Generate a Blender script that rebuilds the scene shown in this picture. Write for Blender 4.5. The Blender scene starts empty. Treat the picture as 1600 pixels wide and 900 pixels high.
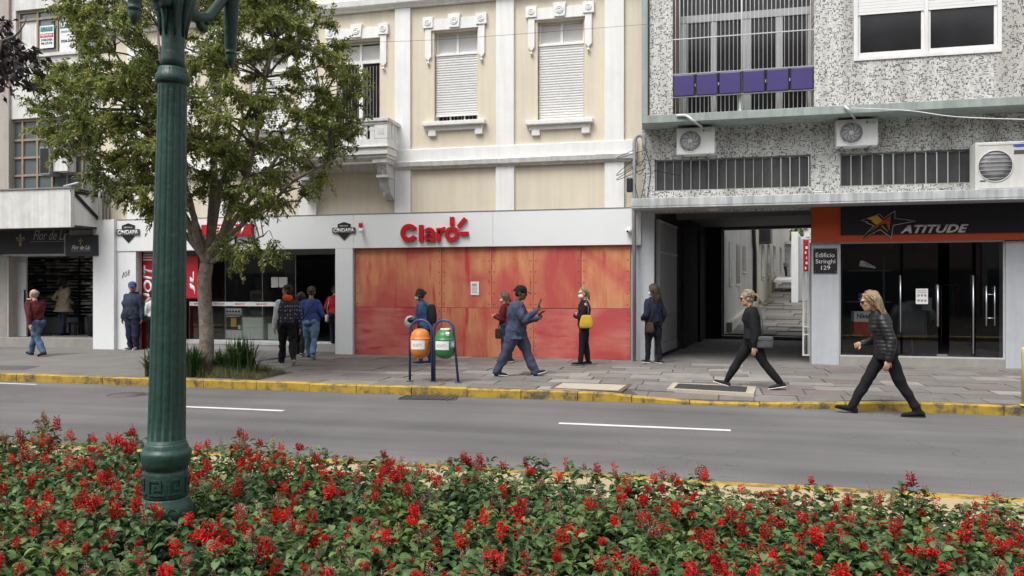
import bpy, bmesh, math, random
import numpy as np
from mathutils import Vector, Matrix, Euler, noise as mnoise
R = math.radians
random.seed(7); rng = np.random.default_rng(7)
sc = bpy.context.scene
col = sc.collection

# ------------------------------------------------------------------ camera
TH = R(13.8); F = 1230.0; CZ = 1.75
cam = bpy.data.objects.new('camera', bpy.data.cameras.new('camera'))
col.objects.link(cam)
cam.location = (0, 0, CZ); cam.rotation_euler = (R(90), 0, TH)
cam.data.sensor_width = 36; cam.data.lens = 36 * F / 1600; cam.data.clip_end = 2000; cam.data.clip_start = .05
sc.camera = cam
# ------------------------------------------------------------------ overcast sky and weak wide sun
SUN_EL, SUN_AZ = R(58), R(205)          # sun high, behind the camera's left shoulder, veiled by cloud
world = bpy.data.worlds.new('World'); sc.world = world; world.use_nodes = True
nt = world.node_tree; nt.nodes.clear()
sky = nt.nodes.new('ShaderNodeTexSky'); sky.sky_type = 'NISHITA'; sky.sun_disc = False
sky.sun_elevation = SUN_EL; sky.sun_rotation = SUN_AZ; sky.dust_density = 4.0; sky.air_density = 1.0; sky.ozone_density = 1.0
hs = nt.nodes.new('ShaderNodeHueSaturation'); hs.inputs['Saturation'].default_value = .24
bg = nt.nodes.new('ShaderNodeBackground'); bg.inputs['Strength'].default_value = .15
wo = nt.nodes.new('ShaderNodeOutputWorld')
nt.links.new(sky.outputs[0], hs.inputs['Color']); nt.links.new(hs.outputs[0], bg.inputs['Color']); nt.links.new(bg.outputs[0], wo.inputs['Surface'])
sun = bpy.data.objects.new('sun', bpy.data.lights.new('sun', 'SUN')); col.objects.link(sun)
sun.data.energy = 1.4; sun.data.angle = R(28); sun.data.color = (1, .97, .93)
sd = Vector((math.sin(SUN_AZ) * math.cos(SUN_EL), math.cos(SUN_AZ) * math.cos(SUN_EL), math.sin(SUN_EL)))
sun.rotation_euler = (-sd).to_track_quat('-Z', 'Y').to_euler()
sc.view_settings.view_transform = 'Standard'; sc.view_settings.look = 'None'
sc.view_settings.gamma = 1; sc.view_settings.exposure = 0.62; sc.view_settings.use_curve_mapping = False
sc.cycles.use_denoising = True
sc.cycles.max_bounces = 8; sc.cycles.transparent_max_bounces = 12
sc.cycles.caustics_reflective = False; sc.cycles.caustics_refractive = False

# ------------------------------------------------------------------ survey: photo measurements to metres on known planes
RT = Vector((math.cos(TH), math.sin(TH), 0)); FW = Vector((-math.sin(TH), math.cos(TH), 0))
def W(u, v, Y):
    d = FW + RT * ((u - 800) / F) + Vector((0, 0, (450 - v) / F))
    return Vector((0, 0, CZ)) + d * (Y / d.y)
def X_(u, Y): return W(u, 450, Y).x
def Z_(u, v, Y): return W(u, v, Y).z
def G(u, v, z):
    d = FW + RT * ((u - 800) / F) + Vector((0, 0, (450 - v) / F))
    return Vector((0, 0, CZ)) + d * ((z - CZ) / d.z)
def D(u, v, zc):
    return Vector((0, 0, CZ)) + (FW + RT * ((u - 800) / F) + Vector((0, 0, (450 - v) / F))) * zc

FY = 17.7           # street front of the buildings
KY = 12.10          # kerb face
MY = 6.85           # kerb of the median
SZ = 0.14           # pavement level (road is 0)

# ------------------------------------------------------------------ materials
def new_mat(name):
    m = bpy.data.materials.new(name); m.use_nodes = True
    return m, m.node_tree.nodes, m.node_tree.links, m.node_tree.nodes['Principled BSDF']
def ramp(n, pts):
    r = n.new('ShaderNodeValToRGB'); e = r.color_ramp.elements
    while len(e) < len(pts): e.new(.5)
    for i, (p, c) in enumerate(pts): e[i].position = p; e[i].color = (c[0], c[1], c[2], 1)
    return r
def mat(name, c, rough=.6, var=.12, scale=2.0, bump=0, bscale=60, metal=0, streak=0, spec=.5, dirt=None, dirtamt=.0, dscale=1.2, objvar=0, coat=0):
    """plain surface: colour with large soft variation, fine speckle, optional vertical streaks / dirt patches / relief"""
    m, n, l, b = new_mat(name)
    tc = n.new('ShaderNodeTexCoord')
    nz = n.new('ShaderNodeTexNoise'); nz.inputs['Scale'].default_value = scale; nz.inputs['Detail'].default_value = 6; nz.inputs['Roughness'].default_value = .65
    l.new(tc.outputs['Object'], nz.inputs['Vector'])
    a = tuple(max(0, x * (1 - var)) for x in c); d = tuple(min(1, x * (1 + var)) for x in c)
    r = ramp(n, [(.3, a), (.7, d)]); l.new(nz.outputs[0], r.inputs[0]); out = r.outputs[0]
    if streak:
        mp = n.new('ShaderNodeMapping'); mp.inputs['Scale'].default_value = (6, 6, .35); l.new(tc.outputs['Object'], mp.inputs[0])
        s = n.new('ShaderNodeTexNoise'); s.inputs['Scale'].default_value = 1.5; s.inputs['Detail'].default_value = 5; l.new(mp.outputs[0], s.inputs['Vector'])
        sr = ramp(n, [(.35, (1 - streak,) * 3), (.6, (1, 1, 1))]); l.new(s.outputs[0], sr.inputs[0])
        mx = n.new('ShaderNodeMix'); mx.data_type = 'RGBA'; mx.blend_type = 'MULTIPLY'; mx.inputs[0].default_value = 1
        l.new(out, mx.inputs[6]); l.new(sr.outputs[0], mx.inputs[7]); out = mx.outputs[2]
    if dirt is not None:
        s = n.new('ShaderNodeTexNoise'); s.inputs['Scale'].default_value = dscale; s.inputs['Detail'].default_value = 8; s.inputs['Roughness'].default_value = .7; l.new(tc.outputs['Object'], s.inputs['Vector'])
        sr = ramp(n, [(.48, (0, 0, 0)), (.7, (dirtamt,) * 3)]); l.new(s.outputs[0], sr.inputs[0])
        mx = n.new('ShaderNodeMix'); mx.data_type = 'RGBA'; l.new(sr.outputs[0], mx.inputs[0]); l.new(out, mx.inputs[6]); mx.inputs[7].default_value = (*dirt, 1); out = mx.outputs[2]
    if objvar:
        oi = n.new('ShaderNodeObjectInfo'); sr = ramp(n, [(0, (1 - objvar,) * 3), (1, (1 + objvar * .4,) * 3)]); l.new(oi.outputs['Random'], sr.inputs[0])
        mx = n.new('ShaderNodeMix'); mx.data_type = 'RGBA'; mx.blend_type = 'MULTIPLY'; mx.inputs[0].default_value = 1
        l.new(out, mx.inputs[6]); l.new(sr.outputs[0], mx.inputs[7]); out = mx.outputs[2]
    l.new(out, b.inputs['Base Color'])
    b.inputs['Roughness'].default_value = rough; b.inputs['Metallic'].default_value = metal
    b.inputs['Specular IOR Level'].default_value = spec; b.inputs['Coat Weight'].default_value = coat
    if bump:
        bn = n.new('ShaderNodeTexNoise'); bn.inputs['Scale'].default_value = bscale; bn.inputs['Detail'].default_value = 4; l.new(tc.outputs['Object'], bn.inputs['Vector'])
        bu = n.new('ShaderNodeBump'); bu.inputs['Strength'].default_value = bump; bu.inputs['Distance'].default_value = .01; l.new(bn.outputs[0], bu.inputs['Height']); l.new(bu.outputs[0], b.inputs['Normal'])
    return m
def leaf_mat(name, c, trans=.25, rough=.5):
    m, n, l, b = new_mat(name)
    tc = n.new('ShaderNodeTexCoord'); nz = n.new('ShaderNodeTexNoise'); nz.inputs['Scale'].default_value = 14; nz.inputs['Detail'].default_value = 3; l.new(tc.outputs['Object'], nz.inputs['Vector'])
    r0 = ramp(n, [(.3, tuple(x * .6 for x in c)), (.7, tuple(min(1, x * 1.35) for x in c))]); l.new(nz.outputs[0], r0.inputs[0])
    oi = n.new('ShaderNodeObjectInfo'); ov = ramp(n, [(0, (.72, .76, .8)), (.5, (1, 1, 1)), (1, (1.35, 1.2, .95))]); l.new(oi.outputs['Random'], ov.inputs[0])
    r = n.new('ShaderNodeMix'); r.data_type = 'RGBA'; r.blend_type = 'MULTIPLY'; r.inputs[0].default_value = 1; l.new(r0.outputs[0], r.inputs[6]); l.new(ov.outputs[0], r.inputs[7]); l.new(r.outputs[2], b.inputs['Base Color'])
    b.inputs['Roughness'].default_value = rough; b.inputs['Specular IOR Level'].default_value = .35
    t = n.new('ShaderNodeBsdfTranslucent'); l.new(r.outputs[2], t.inputs[0]); mx = n.new('ShaderNodeMixShader'); mx.inputs[0].default_value = trans
    l.new(b.outputs[0], mx.inputs[1]); l.new(t.outputs[0], mx.inputs[2]); l.new(mx.outputs[0], n['Material Output'].inputs['Surface'])
    return m
def glass_mat(name, tint=(.75, .8, .8), refl=1.0, rough=.02, ior=1.5):
    m, n, l, b = new_mat(name); n.remove(b)
    t = n.new('ShaderNodeBsdfTransparent'); t.inputs[0].default_value = (*tint, 1)
    g = n.new('ShaderNodeBsdfGlossy'); g.inputs['Roughness'].default_value = rough; g.inputs[0].default_value = (.95, .97, 1, 1)
    fr = n.new('ShaderNodeFresnel'); fr.inputs[0].default_value = ior
    mu = n.new('ShaderNodeMath'); mu.operation = 'MULTIPLY'; mu.inputs[1].default_value = refl; l.new(fr.outputs[0], mu.inputs[0])
    mx = n.new('ShaderNodeMixShader'); l.new(mu.outputs[0], mx.inputs[0]); l.new(t.outputs[0], mx.inputs[1]); l.new(g.outputs[0], mx.inputs[2]); l.new(mx.outputs[0], n['Material Output'].inputs['Surface'])
    return m

M = {}
M['white_paint'] = mat('white_paint', (.82, .82, .81), .6, .04, 1.5, .10, 30, streak=.08, dirt=(.55, .54, .51), dirtamt=.22, dscale=1.6)
M['white_old'] = mat('white_old', (.72, .72, .70), .7, .08, 2.5, .2, 25, streak=.18, dirt=(.30, .29, .27), dirtamt=.35)
M['beige'] = mat('beige', (.695, .63, .50), .75, .045, .9, .12, 90, streak=.07, dirt=(.48, .44, .36), dirtamt=.16, dscale=.8)
M['shutter'] = mat('shutter', (.80, .80, .79), .45, .03, 3)
M['acm'] = mat('acm', (.75, .775, .785), .5, .02, .8)
M['acm_left'] = mat('acm_left', (.78, .80, .81), .5, .02, .8)
M['dark_grey'] = mat('dark_grey', (.07, .07, .075), .5, .1, 3)
M['black'] = mat('black', (.012, .012, .014), .5, .15, 4)
M['black_gloss'] = mat('black_gloss', (.010, .010, .016), .25, .1, 4)
M['mid_grey'] = mat('mid_grey', (.22, .22, .23), .6, .12, 3, .1, 40)
M['light_grey'] = mat('light_grey', (.45, .46, .47), .6, .08, 2, .1, 40, streak=.12)
M['pillar_grey'] = mat('pillar_grey', (.47, .50, .53), .65, .05, 1.5, .12, 60, streak=.10, dirt=(.25, .25, .25), dirtamt=.2, dscale=2)
M['cream_wall'] = mat('cream_wall', (.55, .52, .44), .8, .1, 1, .15, 40, streak=.2)
M['tan_wall'] = mat('tan_wall', (.42, .38, .34), .8, .08, 1.2, .15, 50, streak=.12)
M['wood_frame'] = mat('wood_frame', (.31, .235, .175), .55, .15, 6, .1, 30)
M['steel'] = mat('steel', (.55, .56, .58), .3, .05, 5, metal=.9)
M['alu'] = mat('alu', (.62, .63, .64), .4, .05, 5, metal=.3)
M['pipe'] = mat('pipe', (.34, .35, .36), .5, .1, 6, streak=.15)
M['cable'] = mat('cable', (.02, .02, .022), .6)
M['white_cable'] = mat('white_cable', (.6, .6, .6), .5)
M['green_ledge'] = mat('green_ledge', (.34, .40, .375), .65, .1, 3, .15, 40, streak=.22, dirt=(.2, .22, .2), dirtamt=.4)
M['purple'] = mat('purple', (.062, .045, .18), .35, .1, 2)
M['orange_sign'] = mat('orange_sign', (.42, .055, .012), .4, .05, 2)
M['red_sign'] = mat('red_sign', (.50, .012, .022), .35, .06, 2)
M['red_banner'] = mat('red_banner', (.42, .012, .022), .4, .06, 2)
M['yellow_print'] = mat('yellow_print', (.65, .40, .02), .5, .05, 2)
M['white_print'] = mat('white_print', (.78, .78, .78), .5, .03, 2)
M['grey_print'] = mat('grey_print', (.36, .37, .38), .5, .05, 2)
M['silver_print'] = mat('silver_print', (.50, .51, .53), .35, .05, 2, metal=.2)
M['gold_print'] = mat('gold_print', (.30, .25, .13), .4, .1, 8, metal=.4)
M['black_print'] = mat('black_print', (.02, .02, .022), .6)
M['post_green'] = mat('post_green', (.018, .058, .046), .5, .25, 5, .45, 28, coat=.1, dirt=(.05, .085, .075), dirtamt=.55, dscale=9)
M['bin_orange'] = mat('bin_orange', (.68, .20, .03), .4, .1, 4, .12, 20, dirt=(.35, .16, .07), dirtamt=.45, dscale=7)
M['bin_green'] = mat('bin_green', (.03, .19, .055), .4, .14, 4, .12, 20, dirt=(.10, .20, .10), dirtamt=.5, dscale=7)
M['frame_blue'] = mat('frame_blue', (.030, .052, .14), .4, .2, 8)
M['bollard_yellow'] = mat('bollard_yellow', (.62, .58, .14), .5, .08, 4)
M['ac_white'] = mat('ac_white', (.70, .71, .70), .45, .04, 2, streak=.05)
M['ac_old'] = mat('ac_old', (.60, .60, .57), .5, .06, 2, streak=.1)
M['concrete'] = mat('concrete', (.36, .355, .34), .85, .15, 2, .3, 40, streak=.2, dirt=(.16, .16, .15), dirtamt=.5, dscale=2.5)
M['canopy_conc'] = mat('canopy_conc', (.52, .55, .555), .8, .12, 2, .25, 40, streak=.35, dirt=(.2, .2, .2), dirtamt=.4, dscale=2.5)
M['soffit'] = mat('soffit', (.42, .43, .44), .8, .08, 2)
M['step_stone'] = mat('step_stone', (.30, .29, .265), .8, .12, 3, .2, 60, dirt=(.2, .19, .17), dirtamt=.4)
M['dark_floor'] = mat('dark_floor', (.16, .16, .16), .35, .1, 2)
M['store_floor'] = mat('store_floor', (.32, .32, .32), .25, .08, 2)
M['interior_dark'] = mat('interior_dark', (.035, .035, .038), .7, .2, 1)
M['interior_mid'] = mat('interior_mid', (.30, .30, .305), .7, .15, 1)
M['counter'] = mat('counter', (.72, .80, .76), .3, .04, 2)
M['stove_white'] = mat('stove_white', (.75, .76, .76), .3, .03, 2)
M['soil'] = mat('soil', (.045, .033, .024), .95, .35, 12, .8, 30)
M['bark'] = mat('bark', (.25, .21, .175), .9, .4, 7, 1.0, 30, streak=.25, dirt=(.075, .06, .05), dirtamt=.85, dscale=16)
M['bark_dark'] = mat('bark_dark', (.10, .085, .075), .9, .3, 9, .8, 22)
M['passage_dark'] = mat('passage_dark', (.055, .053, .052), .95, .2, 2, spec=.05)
M['glass_shop'] = glass_mat('glass_shop', (.62, .66, .66), 1.0)
M['glass_dark'] = glass_mat('glass_dark', (.84, .87, .87), .9, .02)
M['glass_store'] = glass_mat('glass_store', (.93, .95, .94), .75)
M['glass_blue'] = mat('glass_blue', (.115, .145, .145), .12, .15, 1.2, spec=.8)
M['pane_dark'] = mat('pane_dark', (.020, .020, .022), .10, .3, 1.5, spec=.5)
M['pane_dull'] = mat('pane_dull', (.085, .085, .088), .35, .25, 2.5, streak=.3, spec=.6)

# asphalt
def asphalt():
    m, n, l, b = new_mat('asphalt')
    tc = n.new('ShaderNodeTexCoord')
    big = n.new('ShaderNodeTexNoise'); big.inputs['Scale'].default_value = .5; big.inputs['Detail'].default_value = 5; l.new(tc.outputs['Object'], big.inputs[0])
    mp = n.new('ShaderNodeMapping'); mp.inputs['Scale'].default_value = (.12, 1.6, 1); l.new(tc.outputs['Object'], mp.inputs[0])
    st = n.new('ShaderNodeTexNoise'); st.inputs['Scale'].default_value = 1.3; st.inputs['Detail'].default_value = 6; l.new(mp.outputs[0], st.inputs[0])
    ad = n.new('ShaderNodeMath'); ad.operation = 'ADD'; l.new(big.outputs[0], ad.inputs[0]); l.new(st.outputs[0], ad.inputs[1])
    hv = n.new('ShaderNodeMath'); hv.operation = 'MULTIPLY'; hv.inputs[1].default_value = .5; l.new(ad.outputs[0], hv.inputs[0])
    r = ramp(n, [(.34, (.098, .095, .096)), (.5, (.134, .129, .129)), (.66, (.172, .166, .164))]); l.new(hv.outputs[0], r.inputs[0])
    fi = n.new('ShaderNodeTexNoise'); fi.inputs['Scale'].default_value = 75; fi.inputs['Detail'].default_value = 3; l.new(tc.outputs['Object'], fi.inputs[0])
    fr = ramp(n, [(.3, (.70, .70, .70)), (.7, (1.28, 1.28, 1.28))]); l.new(fi.outputs[0], fr.inputs[0])
    mx = n.new('ShaderNodeMix'); mx.data_type = 'RGBA'; mx.blend_type = 'MULTIPLY'; mx.inputs[0].default_value = 1; l.new(r.outputs[0], mx.inputs[6]); l.new(fr.outputs[0], mx.inputs[7])
    # scattered dark flecks and skid dashes along the driving direction
    mp2 = n.new('ShaderNodeMapping'); mp2.inputs['Scale'].default_value = (1.5, 9, 1); l.new(tc.outputs['Object'], mp2.inputs[0])
    vo = n.new('ShaderNodeTexNoise'); vo.inputs['Scale'].default_value = 1.8; vo.inputs['Detail'].default_value = 2; l.new(mp2.outputs[0], vo.inputs[0])
    vr = ramp(n, [(.68, (0, 0, 0)), (.74, (.6, .6, .6))]); l.new(vo.outputs[0], vr.inputs[0])
    m2 = n.new('ShaderNodeMix'); m2.data_type = 'RGBA'; l.new(vr.outputs[0], m2.inputs[0]); l.new(mx.outputs[2], m2.inputs[6]); m2.inputs[7].default_value = (.06, .06, .06, 1)
    ck = n.new('ShaderNodeTexVoronoi'); ck.feature = 'DISTANCE_TO_EDGE'; ck.inputs['Scale'].default_value = .55
    wv = n.new('ShaderNodeTexNoise'); wv.inputs['Scale'].default_value = 2.2; wv.inputs['Detail'].default_value = 5; l.new(tc.outputs['Object'], wv.inputs[0])
    wm = n.new('ShaderNodeMix'); wm.data_type = 'VECTOR'; wm.inputs[0].default_value = .35; l.new(tc.outputs['Object'], wm.inputs[4]); l.new(wv.outputs[1], wm.inputs[5]); l.new(wm.outputs[1], ck.inputs[0])
    cr = ramp(n, [(.0, (.45, .45, .45)), (.006, (0, 0, 0))]); l.new(ck.outputs[0], cr.inputs[0])
    gate = n.new('ShaderNodeTexNoise'); gate.inputs['Scale'].default_value = .45; l.new(tc.outputs['Object'], gate.inputs[0]); gr_ = ramp(n, [(.5, (0, 0, 0)), (.56, (1, 1, 1))]); l.new(gate.outputs[0], gr_.inputs[0])
    cm_ = n.new('ShaderNodeMix'); cm_.data_type = 'RGBA'; cm_.blend_type = 'MULTIPLY'; cm_.inputs[0].default_value = 1; l.new(cr.outputs[0], cm_.inputs[6]); l.new(gr_.outputs[0], cm_.inputs[7])
    m3 = n.new('ShaderNodeMix'); m3.data_type = 'RGBA'; l.new(cm_.outputs[2], m3.inputs[0]); l.new(m2.outputs[2], m3.inputs[6]); m3.inputs[7].default_value = (.05, .05, .05, 1); m2 = m3
    l.new(m2.outputs[2], b.inputs['Base Color']); b.inputs['Roughness'].default_value = .82; b.inputs['Specular IOR Level'].default_value = .35
    bu = n.new('ShaderNodeBump'); bu.inputs['Strength'].default_value = .35; bu.inputs['Distance'].default_value = .006; l.new(fi.outputs[0], bu.inputs['Height']); l.new(bu.outputs[0], b.inputs['Normal'])
    return m
M['asphalt'] = asphalt()
# glass mosaic of the right building: short dark dashes among white chips
def mosaic():
    m, n, l, b = new_mat('mosaic')
    tc = n.new('ShaderNodeTexCoord')
    def cells(sx, sz, thr, off):
        mp = n.new('ShaderNodeMapping'); mp.inputs['Scale'].default_value = (1 / sx, 0, 1 / sz); mp.inputs['Location'].default_value = (off, 0, off * 1.7); l.new(tc.outputs['Object'], mp.inputs[0])
        fl = n.new('ShaderNodeVectorMath'); fl.operation = 'FLOOR'; l.new(mp.outputs[0], fl.inputs[0])
        wn = n.new('ShaderNodeTexWhiteNoise'); wn.noise_dimensions = '3D'; l.new(fl.outputs[0], wn.inputs[0])
        return wn
    h = cells(.044, .0175, .8, 3.3); v = cells(.0175, .044, .8, 7.1); s = cells(.0175, .0175, .8, 1.2)
    def thr(wn, t, val):
        g = n.new('ShaderNodeMath'); g.operation = 'GREATER_THAN'; g.inputs[1].default_value = t; l.new(wn.outputs[0], g.inputs[0])
        k = n.new('ShaderNodeMath'); k.operation = 'MULTIPLY'; k.inputs[1].default_value = val; l.new(g.outputs[0], k.inputs[0]); return k
    a = thr(h, .885, 1.); c = thr(v, .885, 1.)
    mxm = n.new('ShaderNodeMath'); mxm.operation = 'MAXIMUM'; l.new(a.outputs[0], mxm.inputs[0]); l.new(c.outputs[0], mxm.inputs[1])
    base = ramp(n, [(0, (.50, .50, .48)), (.3, (.62, .62, .60)), (.75, (.74, .74, .71))]); base.color_ramp.interpolation = 'CONSTANT'; l.new(s.outputs[0], base.inputs[0])
    dk = ramp(n, [(0, (.12, .12, .125)), (.5, (.19, .19, .19)), (.8, (.30, .30, .30))]); dk.color_ramp.interpolation = 'CONSTANT'; l.new(s.outputs[0], dk.inputs[0])
    mx = n.new('ShaderNodeMix'); mx.data_type = 'RGBA'; l.new(mxm.outputs[0], mx.inputs[0]); l.new(base.outputs[0], mx.inputs[6]); l.new(dk.outputs[0], mx.inputs[7])
    dn = n.new('ShaderNodeTexNoise'); dn.inputs['Scale'].default_value = .8; dn.inputs['Detail'].default_value = 7; l.new(tc.outputs['Object'], dn.inputs[0])
    mps = n.new('ShaderNodeMapping'); mps.inputs['Scale'].default_value = (3, 3, .3); l.new(tc.outputs['Object'], mps.inputs[0]); l.new(mps.outputs[0], dn.inputs[0]); dr = ramp(n, [(.36, (.70, .69, .66)), (.58, (1, 1, 1))]); l.new(dn.outputs[0], dr.inputs[0])
    m2 = n.new('ShaderNodeMix'); m2.data_type = 'RGBA'; m2.blend_type = 'MULTIPLY'; m2.inputs[0].default_value = 1; l.new(mx.outputs[2], m2.inputs[6]); l.new(dr.outputs[0], m2.inputs[7])
    l.new(m2.outputs[2], b.inputs['Base Color']); b.inputs['Roughness'].default_value = .45
    return m
M['mosaic'] = mosaic()
# red washed plywood with vertical grain, brush streaks and drips
def plywood(name, pink=False):
    m, n, l, b = new_mat(name)
    tc = n.new('ShaderNodeTexCoord'); oi = n.new('ShaderNodeObjectInfo')
    cb = n.new('ShaderNodeCombineXYZ'); ml = n.new('ShaderNodeMath'); ml.operation = 'MULTIPLY'; ml.inputs[1].default_value = 37; l.new(oi.outputs['Random'], ml.inputs[0])
    for i in range(3): l.new(ml.outputs[0], cb.inputs[i])
    ad = n.new('ShaderNodeVectorMath'); l.new(tc.outputs['Object'], ad.inputs[0]); l.new(cb.outputs[0], ad.inputs[1])
    def nz(scale, st, det=6, dist=0):
        mp = n.new('ShaderNodeMapping'); mp.inputs['Scale'].default_value = st; l.new(ad.outputs[0], mp.inputs[0])
        t = n.new('ShaderNodeTexNoise'); t.inputs['Scale'].default_value = scale; t.inputs['Detail'].default_value = det; t.inputs['Distortion'].default_value = dist; l.new(mp.outputs[0], t.inputs[0]); return t
    g = nz(3.5, (1.6, 1, .28) if not pink else (.5, 1, 2.2), 7, .4)
    r = ramp(n, [(.25, (.47, .115, .065)), (.42, (.54, .175, .095)), (.6, (.60, .245, .13)), (.8, (.53, .17, .09))] if not pink else [(.25, (.48, .105, .085)), (.45, (.55, .15, .12)), (.6, (.58, .20, .145)), (.8, (.53, .14, .11))]); l.new(g.outputs[0], r.inputs[0])
    w = nz(.85, (1, 1, .75), 5, .6)
    wr = ramp(n, [(.45, (0, 0, 0)), (.62, (.8, .8, .8))]); l.new(w.outputs[0], wr.inputs[0])
    mx = n.new('ShaderNodeMix'); mx.data_type = 'RGBA'; l.new(wr.outputs[0], mx.inputs[0]); l.new(r.outputs[0], mx.inputs[6]); mx.inputs[7].default_value = (.47, .06, .07, 1)
    d = nz(1.6, (4, 1, .5) if not pink else (.6, 1, 4), 3, .2); dr = ramp(n, [(.61, (0, 0, 0)), (.72, (.8, .8, .8))]); l.new(d.outputs[0], dr.inputs[0])
    m2 = n.new('ShaderNodeMix'); m2.data_type = 'RGBA'; l.new(dr.outputs[0], m2.inputs[0]); l.new(mx.outputs[2], m2.inputs[6]); m2.inputs[7].default_value = (.45, .022, .035, 1)
    k = nz(9, (1, 1, .6), 1); kr = ramp(n, [(.78, (1, 1, 1)), (.83, (.35, .25, .25))]); l.new(k.outputs[0], kr.inputs[0])
    m3 = n.new('ShaderNodeMix'); m3.data_type = 'RGBA'; m3.blend_type = 'MULTIPLY'; m3.inputs[0].default_value = 1; l.new(m2.outputs[2], m3.inputs[6]); l.new(kr.outputs[0], m3.inputs[7])
    ov = ramp(n, [(0, (.86, .80, .85)), (.5, (1, 1, 1)), (1, (1.02, 1.22, 1.15))]); l.new(oi.outputs['Random'], ov.inputs[0])
    m4 = n.new('ShaderNodeMix'); m4.data_type = 'RGBA'; m4.blend_type = 'MULTIPLY'; m4.inputs[0].default_value = 1; l.new(m3.outputs[2], m4.inputs[6]); l.new(ov.outputs[0], m4.inputs[7])
    l.new(m4.outputs[2], b.inputs['Base Color']); b.inputs['Roughness'].default_value = .7; b.inputs['Specular IOR Level'].default_value = .3
    bu = n.new('ShaderNodeBump'); bu.inputs['Strength'].default_value = .2; bu.inputs['Distance'].default_value = .01; l.new(g.outputs[0], bu.inputs['Height']); l.new(bu.outputs[0], b.inputs['Normal'])
    return m
M['plywood'] = plywood('plywood'); M['plywood_pink'] = plywood('plywood_pink', True)
# worn yellow kerb paint over stone
def kerb_yellow():
    m, n, l, b = new_mat('kerb_yellow')
    tc = n.new('ShaderNodeTexCoord'); oi = n.new('ShaderNodeObjectInfo')
    ad = n.new('ShaderNodeVectorMath'); l.new(tc.outputs['Object'], ad.inputs[0]); l.new(oi.outputs['Location'], ad.inputs[1])
    t = n.new('ShaderNodeTexNoise'); t.inputs['Scale'].default_value = 4.5; t.inputs['Detail'].default_value = 8; t.inputs['Roughness'].default_value = .7; l.new(ad.outputs[0], t.inputs[0])
    r = ramp(n, [(.38, (.085, .075, .06)), (.45, (.24, .165, .045)), (.52, (.40, .265, .035)), (.7, (.50, .335, .04))]); l.new(t.outputs[0], r.inputs[0])
    l.new(r.outputs[0], b.inputs['Base Color']); b.inputs['Roughness'].default_value = .75
    bu = n.new('ShaderNodeBump'); bu.inputs['Strength'].default_value = .4; bu.inputs['Distance'].default_value = .01; l.new(t.outputs[0], bu.inputs['Height']); l.new(bu.outputs[0], b.inputs['Normal'])
    return m
M['kerb_yellow'] = kerb_yellow()
def slab_mat(name, c):
    return mat(name, c, .85, .16, 3.0, .35, 30, objvar=.16, dirt=(.09, .085, .08), dirtamt=.4, dscale=2.2)
M['slab_a'] = slab_mat('slab_a', (.178, .163, .15)); M['slab_b'] = slab_mat('slab_b', (.195, .182, .17)); M['slab_c'] = slab_mat('slab_c', (.275, .26, .24)); M['slab_d'] = slab_mat('slab_d', (.178, .150, .138))
M['cement'] = mat('cement', (.165, .157, .148), .85, .18, .8, .3, 30, dirt=(.12, .115, .11), dirtamt=.5, dscale=.9)
M['joint'] = mat('joint', (.085, .08, .074), .95, .25, 5, .3, 40)
M['sand_pave'] = mat('sand_pave', (.42, .33, .20), .85, .16, 5, .35, 60, dirt=(.25, .2, .13), dirtamt=.5, dscale=5)
M['road_white'] = mat('road_white', (.68, .68, .67), .7, .08, 8, .2, 60, dirt=(.3, .3, .3), dirtamt=.4, dscale=8)
M['iron'] = mat('iron', (.045, .045, .047), .6, .2, 10, .3, 40)

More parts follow.
